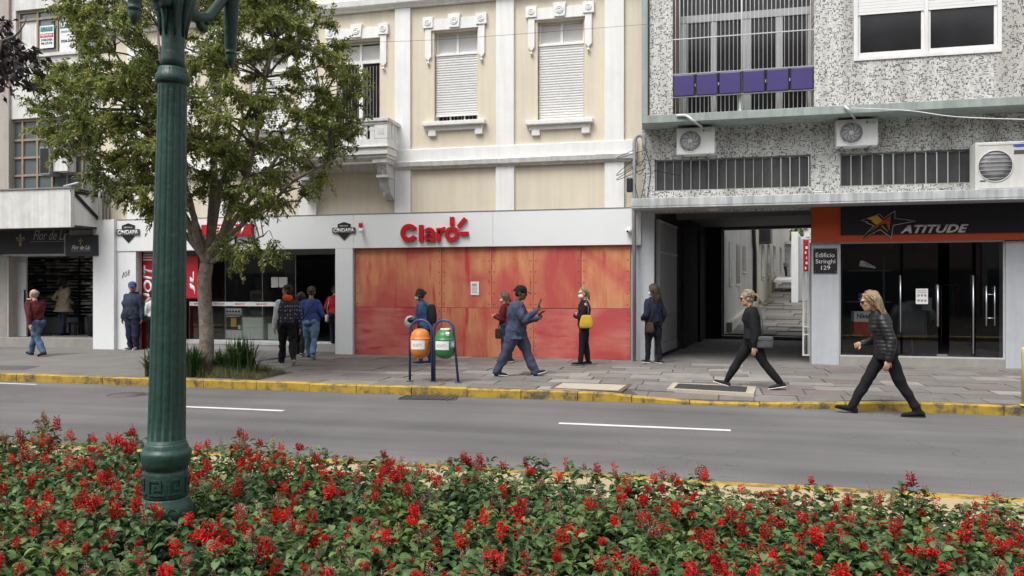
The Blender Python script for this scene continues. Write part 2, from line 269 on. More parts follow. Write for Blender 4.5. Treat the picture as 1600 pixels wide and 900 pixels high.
# ------------------------------------------------------------------ mesh building
TMP = bpy.data.scenes.new('workshop')          # empty side scene used only to evaluate text and remeshing; removed at the end
class MB:
    def __init__(s): s.v = []; s.f = []; s.m = []; s.cm = 0; s.sm = []; s.rc = False
    def _add(s, vs, fs, smooth=False):
        o = len(s.v); s.v += [tuple(x) for x in vs]
        for f in fs: s.f.append(tuple(i + o for i in f)); s.m.append(s.cm); s.sm.append(smooth)
        return s
    def slot(s, i): s.cm = i; return s
    def box(s, x0, x1, y0, y1, z0, z1):
        x0, x1 = min(x0, x1), max(x0, x1); y0, y1 = min(y0, y1), max(y0, y1); z0, z1 = min(z0, z1), max(z0, z1)
        v = [(x0, y0, z0), (x1, y0, z0), (x1, y1, z0), (x0, y1, z0), (x0, y0, z1), (x1, y0, z1), (x1, y1, z1), (x0, y1, z1)]
        return s._add(v, [(0, 3, 2, 1), (4, 5, 6, 7), (0, 1, 5, 4), (1, 2, 6, 5), (2, 3, 7, 6), (3, 0, 4, 7)])
    def obox(s, c, ax, ay, az):
        c = Vector(c); ax, ay, az = Vector(ax), Vector(ay), Vector(az)
        v = [c + ax * i + ay * j + az * k for k in (-1, 1) for (i, j) in ((-1, -1), (1, -1), (1, 1), (-1, 1))]
        return s._add(v, [(0, 3, 2, 1), (4, 5, 6, 7), (0, 1, 5, 4), (1, 2, 6, 5), (2, 3, 7, 6), (3, 0, 4, 7)])
    def prism(s, poly, a, b, plane='xz'):
        if plane == 'xz': P = lambda p, t: (p[0], t, p[1])
        elif plane == 'yz': P = lambda p, t: (t, p[0], p[1])
        else: P = lambda p, t: (p[0], p[1], t)
        area = sum(poly[i][0] * poly[(i + 1) % len(poly)][1] - poly[(i + 1) % len(poly)][0] * poly[i][1] for i in range(len(poly)))
        if (area < 0): poly = poly[::-1]
        k = len(poly); v = [P(p, a) for p in poly] + [P(p, b) for p in poly]
        fs = [tuple(range(k)), tuple(range(2 * k - 1, k - 1, -1))] + [(i, i + k, (i + 1) % k + k, (i + 1) % k) for i in range(k)]
        s.rc = True
        return s._add(v, fs)
    def tube(s, pts, rad, n=8, cap=True, smooth=True):
        pts = [Vector(p) for p in pts]; k = len(pts)
        if not hasattr(rad, '__len__'): rad = [rad] * k
        ref = None; vs = []
        for i, p in enumerate(pts):
            t = (pts[min(i + 1, k - 1)] - pts[max(i - 1, 0)]); t = t.normalized() if t.length > 1e-9 else Vector((0, 0, 1))
            if ref is None: ref = Vector((1, 0, 0)) if abs(t.x) < .8 else Vector((0, 1, 0))
            a = (ref - t * ref.dot(t))
            if a.length < 1e-6: a = t.orthogonal()
            a.normalize(); ref = a; b = t.cross(a)
            for j in range(n):
                th = 2 * math.pi * j / n; vs.append(p + (a * math.cos(th) + b * math.sin(th)) * rad[i])
        fs = [(i * n + j, i * n + (j + 1) % n, (i + 1) * n + (j + 1) % n, (i + 1) * n + j) for i in range(k - 1) for j in range(n)]
        s._add(vs, fs, smooth)
        if cap:
            o = len(s.v) - len(vs)
            s.f.append(tuple(o + j for j in range(n))[::-1]); s.m.append(s.cm); s.sm.append(False)
            s.f.append(tuple(o + (k - 1) * n + j for j in range(n))); s.m.append(s.cm); s.sm.append(False)
        return s
    def lathe(s, prof, c, n=24, axis='z', flute=None, smooth=True):
        c = Vector(c); vs = []
        for (r, z) in prof:
            for j in range(n):
                th = 2 * math.pi * j / n; rr = r * (flute(th, z) if flute else 1)
                if axis == 'z': vs.append(c + Vector((rr * math.cos(th), rr * math.sin(th), z)))
                elif axis == 'y': vs.append(c + Vector((rr * math.cos(th), z, rr * math.sin(th))))
                else: vs.append(c + Vector((z, rr * math.cos(th), rr * math.sin(th))))
        k = len(prof); fl = axis == 'y'
        fs = [(i * n + j, i * n + (j + 1) % n, (i + 1) * n + (j + 1) % n, (i + 1) * n + j) for i in range(k - 1) for j in range(n)]
        fs += [tuple(range(n))[::-1], tuple(range((k - 1) * n, k * n))]
        if fl: fs = [f[::-1] for f in fs]
        return s._add(vs, fs, smooth)
    def ellipsoid(s, c, r, rot=None, n=12, m=8):
        c = Vector(c); vs = []; r = Vector(r)
        for i in range(m + 1):
            ph = math.pi * i / m
            for j in range(n):
                th = 2 * math.pi * j / n
                p = Vector((r.x * math.sin(ph) * math.cos(th), r.y * math.sin(ph) * math.sin(th), -r.z * math.cos(ph)))
                if rot is not None: p = rot @ p
                vs.append(c + p)
        fs = []
        for i in range(m):
            for j in range(n):
                a, b2, c2, d = i * n + j, i * n + (j + 1) % n, (i + 1) * n + (j + 1) % n, (i + 1) * n + j
                if i == 0: fs.append((a, c2, d))
                elif i == m - 1: fs.append((a, b2, d))
                else: fs.append((a, b2, c2, d))
        return s._add(vs, fs, True)
    def mesh(s, name, mats, org=(0, 0, 0)):
        me = bpy.data.meshes.new(name)
        ox, oy, oz = org
        me.from_pydata([(a - ox, b - oy, c - oz) for a, b, c in s.v], [], s.f)
        if not isinstance(mats, (list, tuple)): mats = [mats]
        for m in mats: me.materials.append(M[m] if isinstance(m, str) else m)
        if any(s.m): me.polygons.foreach_set('material_index', s.m)
        me.polygons.foreach_set('use_smooth', s.sm)
        if s.rc:
            bm = bmesh.new(); bm.from_mesh(me); bmesh.ops.recalc_face_normals(bm, faces=list(bm.faces)); bm.to_mesh(me); bm.free()
        me.update(); return me
    def build(s, name, mats, parent=None, org=None, bevel=0):
        if parent is not None: org = ORG[parent.name]
        elif org is None: org = (0, 0, 0)
        return link(name, s.mesh(name, mats, org), parent, org, bevel)
ORG = {}
def link(name, me, parent=None, org=(0, 0, 0), bevel=0):
    """link a mesh written relative to org; a part shares the origin of the thing it belongs to"""
    o = bpy.data.objects.new(name, me); col.objects.link(o)
    if parent is not None: o.parent = parent; ORG[o.name] = ORG[parent.name]
    else: o.location = org; ORG[o.name] = tuple(org)
    if bevel:
        b = o.modifiers.new('b', 'BEVEL'); b.width = bevel; b.segments = 2; b.limit_method = 'ANGLE'; b.angle_limit = R(40)
    return o
def tag(o, label=None, cat=None, group=None, kind=None):
    if label: o['label'] = label
    if cat: o['category'] = cat
    if group: o['group'] = group
    if kind: o['kind'] = kind
    return o
def thing(name, loc, label, cat, group=None):
    o = bpy.data.objects.new(name, None); col.objects.link(o); o.location = loc; o.empty_display_size = .2
    ORG[o.name] = tuple(loc)
    return tag(o, label, cat, group)
def dup(o, parent, name=None):
    c = o.copy(); col.objects.link(c); c.parent = parent
    return c
def text_mesh(body, shear=0, offset=0, extrude=0, space=1.0):
    cu = bpy.data.curves.new('t', 'FONT'); cu.body = body; cu.shear = shear; cu.offset = offset; cu.resolution_u = 3; cu.space_character = space
    cu.fill_mode = 'FRONT' if not extrude else 'BOTH'
    ob = bpy.data.objects.new('t', cu); TMP.collection.objects.link(ob)
    TMP.view_layers[0].update(); dg = TMP.view_layers[0].depsgraph
    me = bpy.data.meshes.new_from_object(ob.evaluated_get(dg)); bpy.data.objects.remove(ob); bpy.data.curves.remove(cu)
    return me
def text(body, p00, p10, p01, m, parent, name='lettering', shear=0, offset=0, depth=0.004, space=1.0, keep=False):
    """lettering fitted to the parallelogram p00 (lower left), p10 (lower right), p01 (upper left), standing proud by depth"""
    me = text_mesh(body, shear, offset, 0, space)
    p00, p10, p01 = Vector(p00), Vector(p10), Vector(p01)
    n = len(me.vertices); co = np.empty(n * 3); me.vertices.foreach_get('co', co); co = co.reshape(-1, 3)
    mn, mx = co.min(0), co.max(0); uu = (co[:, 0] - mn[0]) / (mx[0] - mn[0]); vv = (co[:, 1] - mn[1]) / (mx[1] - mn[1])
    ex, ez = p10 - p00, p01 - p00; nrm = ex.cross(ez).normalized()
    org = Vector(ORG[parent.name]) if parent is not None else p00
    front = [Vector(p00) + ex * a + ez * b - org for a, b in zip(uu, vv)]
    bm = bmesh.new(); bm.from_mesh(me)
    for v, p in zip(bm.verts, front): v.co = p
    r = bmesh.ops.extrude_face_region(bm, geom=list(bm.faces))
    for g in r['geom']:
        if isinstance(g, bmesh.types.BMVert): g.co += nrm * depth
    bmesh.ops.recalc_face_normals(bm, faces=list(bm.faces))
    bm.to_mesh(me); bm.free(); me.materials.clear(); me.materials.append(M[m] if isinstance(m, str) else m)
    for p in me.polygons: p.material_index = 0
    me.name = name
    return link(name, me, parent, tuple(org))
def ftext(body, u0, v0, u1, v1, Y, m, parent, **k):
    """text on a street-parallel plane Y between photo corners (lower-left u0,v1 .. upper-right u1,v0)"""
    a = W(u0, v1, Y); b = W(u1, v1, Y); c = W(u0, v0, Y)
    zb = (a.z + b.z) / 2 if k.pop('level', True) else None
    A = Vector((a.x, Y, zb)); B = Vector((b.x, Y, zb)); C = Vector((a.x, Y, zb + (c.z - a.z)))
    return text(body, A, B, C, m, parent, **k)
# ================================================================== THE SETTING
def sheet(name, x0, x1, y0, y1, z, m, parent=None, kind='structure'):
    b = MB(); b._add([(x0, y0, z), (x1, y0, z), (x1, y1, z), (x0, y1, z)], [(0, 1, 2, 3)])
    o = b.build(name, m, parent)
    if kind and parent is None: o['kind'] = kind
    return o
sheet('ground', -400, 400, -400, 400, -.03, 'cement')
road = sheet('road', -70, 70, MY - .05, KY + .05, 0, 'asphalt')
# lane dashes (each its own painted bar)
def dash(ua, va, ub, vb, w=.11):
    a, b2 = G(ua, va, .004), G(ub, vb, .004); y = (a.y + b2.y) / 2
    b = MB(); k = 14
    vs = []; fs = []
    for i in range(k + 1):
        x = a.x + (b2.x - a.x) * i / k
        vs += [(x, y - w / 2 + random.uniform(-.006, .006), .004), (x, y + w / 2 + random.uniform(-.006, .006), .004)]
    fs = [(2 * i, 2 * i + 2, 2 * i + 3, 2 * i + 1) for i in range(k)]
    b._add(vs, fs); return b.build('lane_dash', 'road_white', road)
dash(875, 659.5, 1142, 674); dash(292, 634.5, 440, 642.5); dash(-60, 596.5, 57, 600.5, .08)

# ---- kerb of the pavement, stone by stone, with the dropped stretch
DX0, DX1 = G(985, 626, .06).x, G(1325, 638, .06).x
def drop(x):
    t = min(max((x - DX0 + .12) / .3, 0), 1) * min(max((DX1 + .12 - x) / .3, 0), 1)
    return t
def pz(x, y):
    return SZ - .085 * drop(x) * max(0, 1 - (y - KY) / 1.0)
kerb = bpy.data.objects.new('kerb', None); col.objects.link(kerb); kerb.location = (0, KY, 0); ORG['kerb'] = (0, KY, 0); kerb['kind'] = 'structure'
x = -24.0
while x < 12:
    L = random.uniform(.82, 1.06)
    if x < DX0 < x + L * 1.3: L = DX0 - x
    elif x < DX1 < x + L * 1.3: L = DX1 - x
    m = x + L / 2; g = .006
    b = MB(); za, zb = pz(x + g + (.02 if abs(x-DX0)<.05 else 0), KY), pz(x + L - g, KY); j = random.uniform(-.006, .006)
    if x + L == DX0: zb = .10
    k = 4; top = []
    for i in range(k + 1):
        t = i / k; top.append((x + g + (L - 2 * g) * t, (za + (zb - za) * t if x + L != DX0 else (za if t < .6 else za + (zb - za) * (t - .6) / .4)) + j + random.uniform(-.003, .003)))
    ch = .018; sec = lambda z: [(KY + .005 + j, -.05), (KY + j, z - ch), (KY + ch + j, z), (KY + .135, z), (KY + .135, -.05)]
    vs = []; 
    for (xx, z) in top: vs += [(xx, y, zz) for (y, zz) in sec(z)]
    fs = [(i * 5 + q, (i + 1) * 5 + q, (i + 1) * 5 + (q + 1) % 5, i * 5 + (q + 1) % 5) for i in range(k) for q in range(5)] + [tuple(range(5)), tuple(range(k * 5 + 4, k * 5 - 1, -1))]
    b._add(vs, [f[::-1] for f in fs]); b.build('kerb_stone', 'kerb_yellow', kerb)
    x += L

# ---- pavement: mortar bed, slabs one by one on the right, cement screed on the left
CX = -9.6
pav = MB()
xs = np.linspace(CX, 30, 240)
vs = []; 
for xx in xs:
    for yy in (KY + .13, KY + .35, KY + .6, KY + .9, KY + 1.2, FY + .6): vs.append((xx, yy, pz(xx, yy) - .016))
fs = [(i * 6 + q, (i + 1) * 6 + q, (i + 1) * 6 + q + 1, i * 6 + q + 1) for i in range(len(xs) - 1) for q in range(5)]
pav._add(vs, fs); pavement = pav.build('pavement', 'joint'); pavement['kind'] = 'structure'
screed = sheet('cement_pavement', -70, CX, KY + .13, FY + .6, SZ, 'cement')
rows = [.40, .52, .46, .38, .55, .42, .50, .34, .48, .45, .44]
tot = FY + .02 - (KY + .145); rows = [r * tot / sum(rows) for r in rows]
y = KY + .145; nslab = 0
for ri, rw in enumerate(rows):
    x = CX + random.uniform(0, .3)
    light = ri in (4, 5)
    while x < 8.2:
        L = random.choice([.48, .62, .75, .9, 1.05]) * random.uniform(.9, 1.1)
        if ri == 1 and X_(0, 1) is None: pass
        g = random.uniform(.004, .010); sk = random.uniform(-.02, .02); jz = random.uniform(-.003, .005); tx = random.uniform(-.006, .006); ty = random.uniform(-.004, .004)
        P = [(x + g, y + g), (x + L - g, y + g), (x + L - g + sk, y + rw - g), (x + g + sk, y + rw - g)]
        b = MB(); vs = []
        for q, (px, py) in enumerate(P):
            vs.append((px, py, pz(px, py) - .05))
        for q, (px, py) in enumerate(P):
            vs.append((px, py, pz(px, py) + jz + tx * (px - x - L / 2) + ty * (py - y - rw / 2)))
        b._add(vs, [(0, 3, 2, 1), (4, 5, 6, 7), (0, 1, 5, 4), (1, 2, 6, 5), (2, 3, 7, 6), (3, 0, 4, 7)])
        mm = random.choices(['slab_a', 'slab_b', 'slab_c', 'slab_d'], [3, 4, 6 if light else .8, 2])[0]
        b.build('paving_slab', mm, pavement); nslab += 1
        x += L
    y += rw
# covers and grates let into the ground
def ground_quad(uv, z0, z1):
    ps = [G(u, v, z1) for u, v in uv]; return ps
def plate(name, uv, z, m, parent=None, t=.012, org=None):
    ps = [G(u, v, z) for u, v in uv]
    b = MB(); b._add([(p.x, p.y, z - t) for p in ps] + [(p.x, p.y, z) for p in ps], [(0, 3, 2, 1), (4, 5, 6, 7), (0, 1, 5, 4), (1, 2, 6, 5), (2, 3, 7, 6), (3, 0, 4, 7)][::1])
    bm_fix = b
    return b.build(name, m, parent, org)
def recalc(o):
    bm = bmesh.new(); bm.from_mesh(o.data); bmesh.ops.recalc_face_normals(bm, faces=list(bm.faces)); bm.to_mesh(o.data); bm.free(); return o
p = G(925, 605, SZ)
cv = thing('inspection_cover', (p.x, p.y, SZ), 'pale concrete inspection cover with rusty frame set in the pavement by the kerb', 'cover')
M['rust'] = mat('rust', (.13, .085, .06), .8, .3, 10, .3, 40); M['pale_conc'] = mat('pale_conc', (.44, .40, .32), .85, .12, 4, .3, 40, dirt=(.25, .22, .18), dirtamt=.5, dscale=5)
recalc(plate('frame', [(859, 606.5), (972, 611.5), (988, 600), (876, 597)], SZ + .008, 'rust', cv, .03))
recalc(plate('lid', [(866, 605.6), (966, 610.0), (979, 601.2), (880, 598)], SZ + .014, 'pale_conc', cv, .02))
p = G(1115, 605, SZ)
gr = thing('ventilation_grate', (p.x, p.y, SZ - .03), 'long dark ventilation grate in a cement surround under the walking woman', 'grate')
gzz = SZ + .010
recalc(plate('surround', [(1042, 607.5), (1178, 614.5), (1182, 603.5), (1052, 597.5)], gzz, 'pale_conc', gr, .06))
recalc(plate('grate', [(1053, 606), (1165, 612.3), (1168, 604), (1060, 599)], gzz + .006, 'iron', gr, .012))
o = recalc(plate('inspection_cover', [(-30, 576.5), (38, 577.5), (62, 571.5), (-10, 570.5)], SZ + .006, mat('dark_cover', (.09, .09, .09), .7, .2, 5, .2, 40), None, .01)); tag(o, 'dark flat inspection cover in the grey pavement at the far left', 'cover')
p = G(668, 620, 0)
sg = thing('storm_drain', (p.x, p.y, 0), 'dark iron storm drain in the road gutter below the litter bins', 'drain')
recalc(plate('frame', [(622, 623.5), (712, 624.5), (718, 618), (634, 616.8)], .010, 'iron', sg, .03))
a, c2 = G(626, 621, 0), G(714, 621, 0)
for i in range(9):
    xx = a.x + (c2.x - a.x) * (i + .5) / 9
    b = MB(); b.box(xx - .018, xx + .018, a.y - .16, a.y + .17, .008, .018); b.build('bar', 'dark_grey', sg)
p = G(200, 617, 0)
b = MB(); b.lathe([(.33, -.02), (.33, .006), (.30, .006), (.30, .002), (.27, .002), (.27, .007), (.0, .007)], (p.x, p.y, 0), 28); tag(b.build('manhole_cover', mat('worn_iron', (.095, .092, .092), .75, .2, 12, .3, 50), None, (p.x, p.y, 0)), 'round manhole cover in the road behind the flower bed', 'cover')

# ---- the median with its flower bed
med = MB(); med.box(-40, 40, 5.95, MY - .13, -.1, .125); o = med.build('median_paving', 'sand_pave'); o['kind'] = 'structure'
mk = bpy.data.objects.new('median_kerb', None); col.objects.link(mk); ORG['median_kerb'] = (0, MY, 0); mk.location = (0, MY, 0); mk['kind'] = 'structure'
x = -14.0
while x < 9:
    L = random.uniform(.9, 1.05); b = MB(); b.box(x + .004, x + L - .004, MY - .13, MY + random.uniform(-.004, .004), -.05, .132 + random.uniform(-.004, .004)); b.build('kerb_stone', 'kerb_yellow', mk, bevel=.012); x += L
b = MB(); b.box(-40, 40, -6, 5.95, -.1, .14); o = b.build('flower_bed_soil', 'soil'); o['kind'] = 'structure'

# ================================================================== BUILDINGS
def wall(b, x0, x1, z0, z1, y0, y1, ops):
    xs = sorted({x0, x1, *[q for o in ops for q in o[:2]]}); zs = sorted({z0, z1, *[q for o in ops for q in o[2:]]})
    xs = [q for q in xs if x0 <= q <= x1]; zs = [q for q in zs if z0 <= q <= z1]
    for i in range(len(xs) - 1):
        for j in range(len(zs) - 1):
            cx, cz = (xs[i] + xs[i + 1]) / 2, (zs[j] + zs[j + 1]) / 2
            if any(o[0] < cx < o[1] and o[2] < cz < o[3] for o in ops): continue
            b.box(xs[i], xs[i + 1], y0, y1, zs[j], zs[j + 1])
    return b
def frame_box(b, x0, x1, z0, z1, y0, y1, t, tb=None):
    tb = t if tb is None else tb
    b.box(x0, x0 + t, y0, y1, z0, z1); b.box(x1 - t, x1, y0, y1, z0, z1); b.box(x0 + t, x1 - t, y0, y1, z1 - t, z1); b.box(x0 + t, x1 - t, y0, y1, z0, z0 + tb)
    return b
def part(parent, name, m, *boxes, bevel=0):
    b = MB()
    for q in boxes: b.box(*q)
    return b.build(name, m, parent, bevel=bevel)

# ------------------------------------------------------------------ B: beige building in the middle
WY = FY + .06                                   # face of the beige render
bx0, bx1 = X_(155, FY), X_(1003, FY)
B = thing('commercial_building', (X_(640, FY), FY, SZ), 'two-storey beige building with white pilasters, cornice and balcony', 'building')
zs_ = Z_(800, 330, FY); zband = Z_(800, 385, FY)            # top and bottom of the shop sign band
ztop = 10.6
def zat(u, v): return Z_(u, v, FY)
zc0, zc1, zc2 = zat(720, 262), zat(720, 252), zat(720, 231)
zu = zat(710, 5)
wins = [(677, 745, 46, 189, 'gap'), (839, 912, 29, 187, 'closed'), (524, 592, 62, 243, 'door'), (387, 448, 76, 200, 'closed'), (243, 300, 88, 208, 'closed')]
ops = []; WN = []
for (ua, ub, va, vb, st) in wins:
    xa, xb = X_(ua, FY), X_(ub, FY); uc = (ua + ub) / 2
    za, zb = zat(uc, vb), zat(uc, va)
    ops.append((xa, xb, za, zb)); WN.append((xa, xb, za, zb, st))
part_b = MB(); wall(part_b, bx0, bx1, zs_ - .05, ztop, WY, WY + .35, ops); part_b.build('wall', 'beige', B)
shop_ops = [(X_(217, FY), X_(527, FY), SZ - .2, zband), (X_(556, FY), X_(985, FY), SZ - .2, zband)]
b = MB(); wall(b, bx0, bx1, SZ - .1, zs_ - .06, FY + .02, FY + .11, shop_ops); b.build('ground_floor_wall', 'light_grey', B)
part(B, 'side_wall', 'beige', (bx1 - .3, bx1 - .001, WY + .36, WY + 9, SZ, ztop - .01)); part(B, 'side_wall', 'beige', (bx0 + .001, bx0 + .3, WY + .36, WY + 9, SZ, ztop - .01))
part(B, 'back_wall', 'beige', (bx0 + .31, bx1 - .31, WY + 8.7, WY + 9, SZ, ztop - .01)); part(B, 'roof', 'concrete', (bx0, bx1, WY, WY + 9, ztop, ztop + .2))
part(B, 'upper_floor', 'interior_mid', (bx0 + .31, bx1 - .31, WY + .36, WY + 8.6, 3.45, 3.62))
pil = [(199, 226), (325, 350), (467, 494), (617, 641), (775, 803), (945, 975)]
for (ua, ub) in pil:
    xa, xb = X_(ua, FY), X_(ub, FY)
    part(B, 'pilaster', 'white_paint', (xa, xb, WY - .07, WY + .01, zc2 + .002, zu - .002), bevel=.008)
    part(B, 'pilaster_base', 'white_paint', (xa - .005, xb + .005, WY - .072, WY + .01, zs_ - .02, zc0 - .003), bevel=.008)
# string course: flat band, moulded ledge, under-moulding
def strip(name, prof, xa, xb, m='white_paint'):
    b = MB(); k = len(prof); n = 24; vs = []
    for i in range(n + 1):
        xx = xa + (xb - xa) * i / n; j = random.uniform(-.004, .004) if 0 < i < n else 0
        vs += [(xx, y + (j if y < WY - .1 else 0), z + (j if y < WY - .1 else 0)) for (y, z) in prof]
    fs = [(i * k + q, (i + 1) * k + q, (i + 1) * k + (q + 1) % k, i * k + (q + 1) % k) for i in range(n) for q in range(k)] + [tuple(range(k))[::-1], tuple(range(n * k, n * k + k))]
    b._add(vs, fs); return recalc(b.build(name, m, B))
xr = X_(995, FY)
strip('band', [(WY + .01, zc1), (WY - .085, zc1), (WY - .085, zc2), (WY - .075, zc2 + .012), (WY + .01, zc2 + .012)], bx0, xr)
strip('cornice', [(WY + .01, zc0), (WY - .09, zc0), (WY - .10, zc0 + .04), (WY - .16, zc0 + .06), (WY - .18, zc1 + .01), (WY - .14, zc1 + .035), (WY + .01, zc1 + .04)], bx0, xr, 'white_old')
strip('upper_cornice', [(WY + .01, zu), (WY - .09, zu), (WY - .11, zu + .05), (WY - .20, zu + .09), (WY - .22, zu + .22), (WY - .12, zu + .30), (WY + .01, zu + .32)], bx0, xr)
strip('parapet', [(WY + .01, zu + .6), (WY - .05, zu + .6), (WY - .05, zu + 1.2), (WY + .01, zu + 1.2)], bx0, xr)
def louvre(parent, xa, xb, za, zb, y, m='shutter', pitch=.052, name='louvre'):
    b = MB(); n = int((zb - za) / pitch)
    for i in range(n):
        z = za + pitch * i
        b._add([(xa, y + .022, z), (xb, y + .022, z), (xb, y, z + pitch * .9), (xa, y, z + pitch * .9), (xa, y + .028, z), (xb, y + .028, z), (xb, y + .006, z + pitch * .9), (xa, y + .006, z + pitch * .9)], [(0, 1, 2, 3), (7, 6, 5, 4), (3, 2, 6, 7), (1, 0, 4, 5)])
    return b.build(name, m, parent)
def surround(w, xa, xb, zb, dropl):
    # shouldered hood: lintel, square end blocks, hanging pilaster strips with point and ball, keystone
    s = .0152; lw = 10 * s; y1 = WY + .01; y0 = WY - .05
    la, lb = xa - 14 * s, xb + 2 * s
    b = MB(); b.box(la + lw, lb + 0, y0, y1, zb, zb + 17 * s)
    for xx in (la, lb): b.prism([(xx, zb + 17 * s), (xx + lw, zb + 17 * s), (xx + lw, zb - dropl), (xx + lw / 2, zb - dropl - 6 * s), (xx, zb - dropl)], y0 - .002, y1)
    b.build('hood', 'white_paint', w, bevel=.005)
    for xx in (la, lb):
        part(w, 'end_block', 'white_paint', (xx - 3.5 * s, xx + lw + 3.5 * s, y0 - .03, y1 - .003, zb + 4 * s, zb + 21 * s), bevel=.006)
        b = MB()
        for r in (4.2 * s, 1.8 * s): b.lathe([(r + .014, 0), (r + .014, -.012), (r, -.016), (r - .010, -.012), (r - .010, 0)], (xx + lw / 2, y0 - .028, zb + 12.5 * s), 14, axis='y')
        recalc(b.build('rosette', 'white_paint', w))
        b = MB(); b.ellipsoid((xx + lw / 2, y0, zb - dropl - 9.5 * s), (2.6 * s,) * 3, n=10, m=6); b.build('drop_ball', 'white_paint', w)
    kx = (la + lb + lw) / 2
    b = MB(); b.prism([(kx - 10 * s, zb + 23 * s), (kx + 10 * s, zb + 23 * s), (kx + 8 * s, zb + 2 * s), (kx - 8 * s, zb + 2 * s)], y0 - .045, y1 - .005); b.build('keystone', 'white_paint', w, bevel=.006)
    b = MB()
    for r in (5 * s, 2.6 * s): b.lathe([(r + .014, 0), (r + .014, -.014), (r, -.018), (r - .012, -.014), (r - .012, 0)], (kx, y0 - .043, zb + 12 * s), 16, axis='y')
    recalc(b.build('roundel', 'white_paint', w))
for (xa, xb, za, zb, st) in WN:
    w = part(B, 'window' if st != 'door' else 'balcony_door', 'white_paint', (xa - .001, xa + .03, WY - .002, WY + .34, za, zb)) if False else None
    y = WY + .16
    b = MB(); frame_box(b, xa + .002, xb - .002, za + .002, zb - .002, y, y + .08, .055)
    ztr = zb - .52 if st != 'door' else zb - .50
    xm = (xa + xb) / 2
    b.box(xa + .057, xb - .057, y + .002, y + .078, ztr - .035, ztr + .035); b.box(xm - .03, xm + .03, y + .003, y + .077, ztr + .036, zb - .058)
    if st == 'door': b.box(xm - .05, xm + .05, y + .003, y + .077, za + .058, ztr - .036)
    w = b.build('window' if st != 'door' else 'balcony_door', 'shutter', B, bevel=.004)
    w['label'] = {'gap': 'shuttered window with the roller shutter left slightly open at the bottom', 'closed': 'window with its white roller shutter fully down', 'door': 'white balcony door with dark barred panes'}[st]
    for (p, q) in ((xa + .058, xm - .032), (xm + .032, xb - .058)): louvre(w, p, q, ztr + .04, zb - .06, y + .02)
    if st in ('gap', 'closed'):
        zl = za + (.17 if st == 'gap' else .0) + .03
        b = MB(); pitch = .058; n = int((ztr - .04 - zl) / pitch); pitch = (ztr - .04 - zl) / n
        for i in range(n):
            z = zl + pitch * i
            b._add([(xa + .02, y - .05, z), (xb - .02, y - .05, z), (xb - .02, y - .068, z + pitch * .25), (xa + .02, y - .068, z + pitch * .25), (xb - .02, y - .068, z + pitch * .7), (xa + .02, y - .068, z + pitch * .7), (xb - .02, y - .044, z + pitch * .92), (xa + .02, y - .044, z + pitch * .92), (xb - .02, y - .044, z + pitch), (xa + .02, y - .044, z + pitch)], [(0, 1, 2, 3), (3, 2, 4, 5), (5, 4, 6, 7), (7, 6, 8, 9)])
        b.box(xa + .02, xb - .02, y - .07, y - .035, zl - .05, zl)
        b.build('roller_shutter', 'shutter', w)
        part(w, 'shutter_box', 'shutter', (xa + .01, xb - .01, y - .09, y - .02, ztr - .045, ztr - .005))
    part(w, 'pane', 'pane_dark', (xa + .05, xb - .05, y + .04, y + .05, za + .05, ztr - .03))
    if st in ('gap', 'door'):
        nb = 11 if st == 'gap' else 13; zt = za + .2 if st == 'gap' else ztr - .1
        for i in range(nb):
            xx = xa + .08 + (xb - xa - .16) * i / (nb - 1)
            part(w, 'bar', 'mid_grey', (xx - .007, xx + .007, y + .005, y + .02, za + .06, zt))
        if st == 'gap':
            for t in (.33, .66): part(w, 'mullion', 'shutter', (xa + (xb - xa) * t - .014, xa + (xb - xa) * t + .014, y - .005, y + .06, za + .05, za + .2))
    surround(w, xa, xb, zb + .02, .62)
    if st != 'door':
        s = .0152
        part(w, 'sill', 'white_paint', (xa - 17 * s, xb + 14 * s, WY - .16, WY + .01, za - .10, za - .002), bevel=.012)
        part(w, 'sill_apron', 'white_paint', (xa - 13 * s, xb + 10 * s, WY - .07, WY + .009, za - .20, za - .102), bevel=.006)
        for xx in (xa - 8 * s, xb - 3 * s): part(w, 'sill_foot', 'white_paint', (xx, xx + 12 * s, WY - .08, WY + .008, za - .33, za - .202), bevel=.006)
# balcony
bxa, bxb = X_(480, FY), X_(624, FY); by = FY - .72
zf = zat(556, 243) - .02
bal = part(B, 'balcony', 'white_paint', (bxa, bxb, by, WY - .19, zf - .10, zf + .06), (bxa + .04, bxb - .04, by + .05, WY - .185, zf - .17, zf - .101), (bxa - .04, bxb + .04, by - .04, WY - .186, zf + .061, zf + .10), bevel=.01)
zr = Z_(600, 186, by); zp0 = zf + .101
part(bal, 'plinth_rail', 'white_paint', (bxa + .02, bxb - .02, by + .01, by + .13, zp0, zp0 + .16)); part(bal, 'plinth_rail', 'white_paint', (bxa + .02, bxa + .14, by + .131, WY - .01, zp0, zp0 + .16)); part(bal, 'plinth_rail', 'white_paint', (bxb - .14, bxb - .02, by + .131, WY - .01, zp0, zp0 + .16))
part(bal, 'top_rail', 'white_old', (bxa - .03, bxb + .03, by - .04, by + .17, zr - .05, zr + .03), (bxa, bxb, by - .01, by + .14, zr - .11, zr - .051), bevel=.012)
for xx in (bxa - .03, bxb - .17): part(bal, 'top_rail', 'white_old', (xx, xx + .20, by + .171, WY - .01, zr - .05, zr + .03), bevel=.012)
for xx in (bxa + .01, bxb - .33): part(bal, 'corner_pier', 'white_paint', (xx, xx + .32, by + .005, by + .135, zp0 + .161, zr - .111), bevel=.006)
for xx in (bxa + .07, bxb - .27):
    for k in range(3): part(bal, 'flute', 'white_old', (xx + .03 + k * .055, xx + .06 + k * .055, by - .004, by + .01, zp0 + .26, zr - .2))
nb = 9
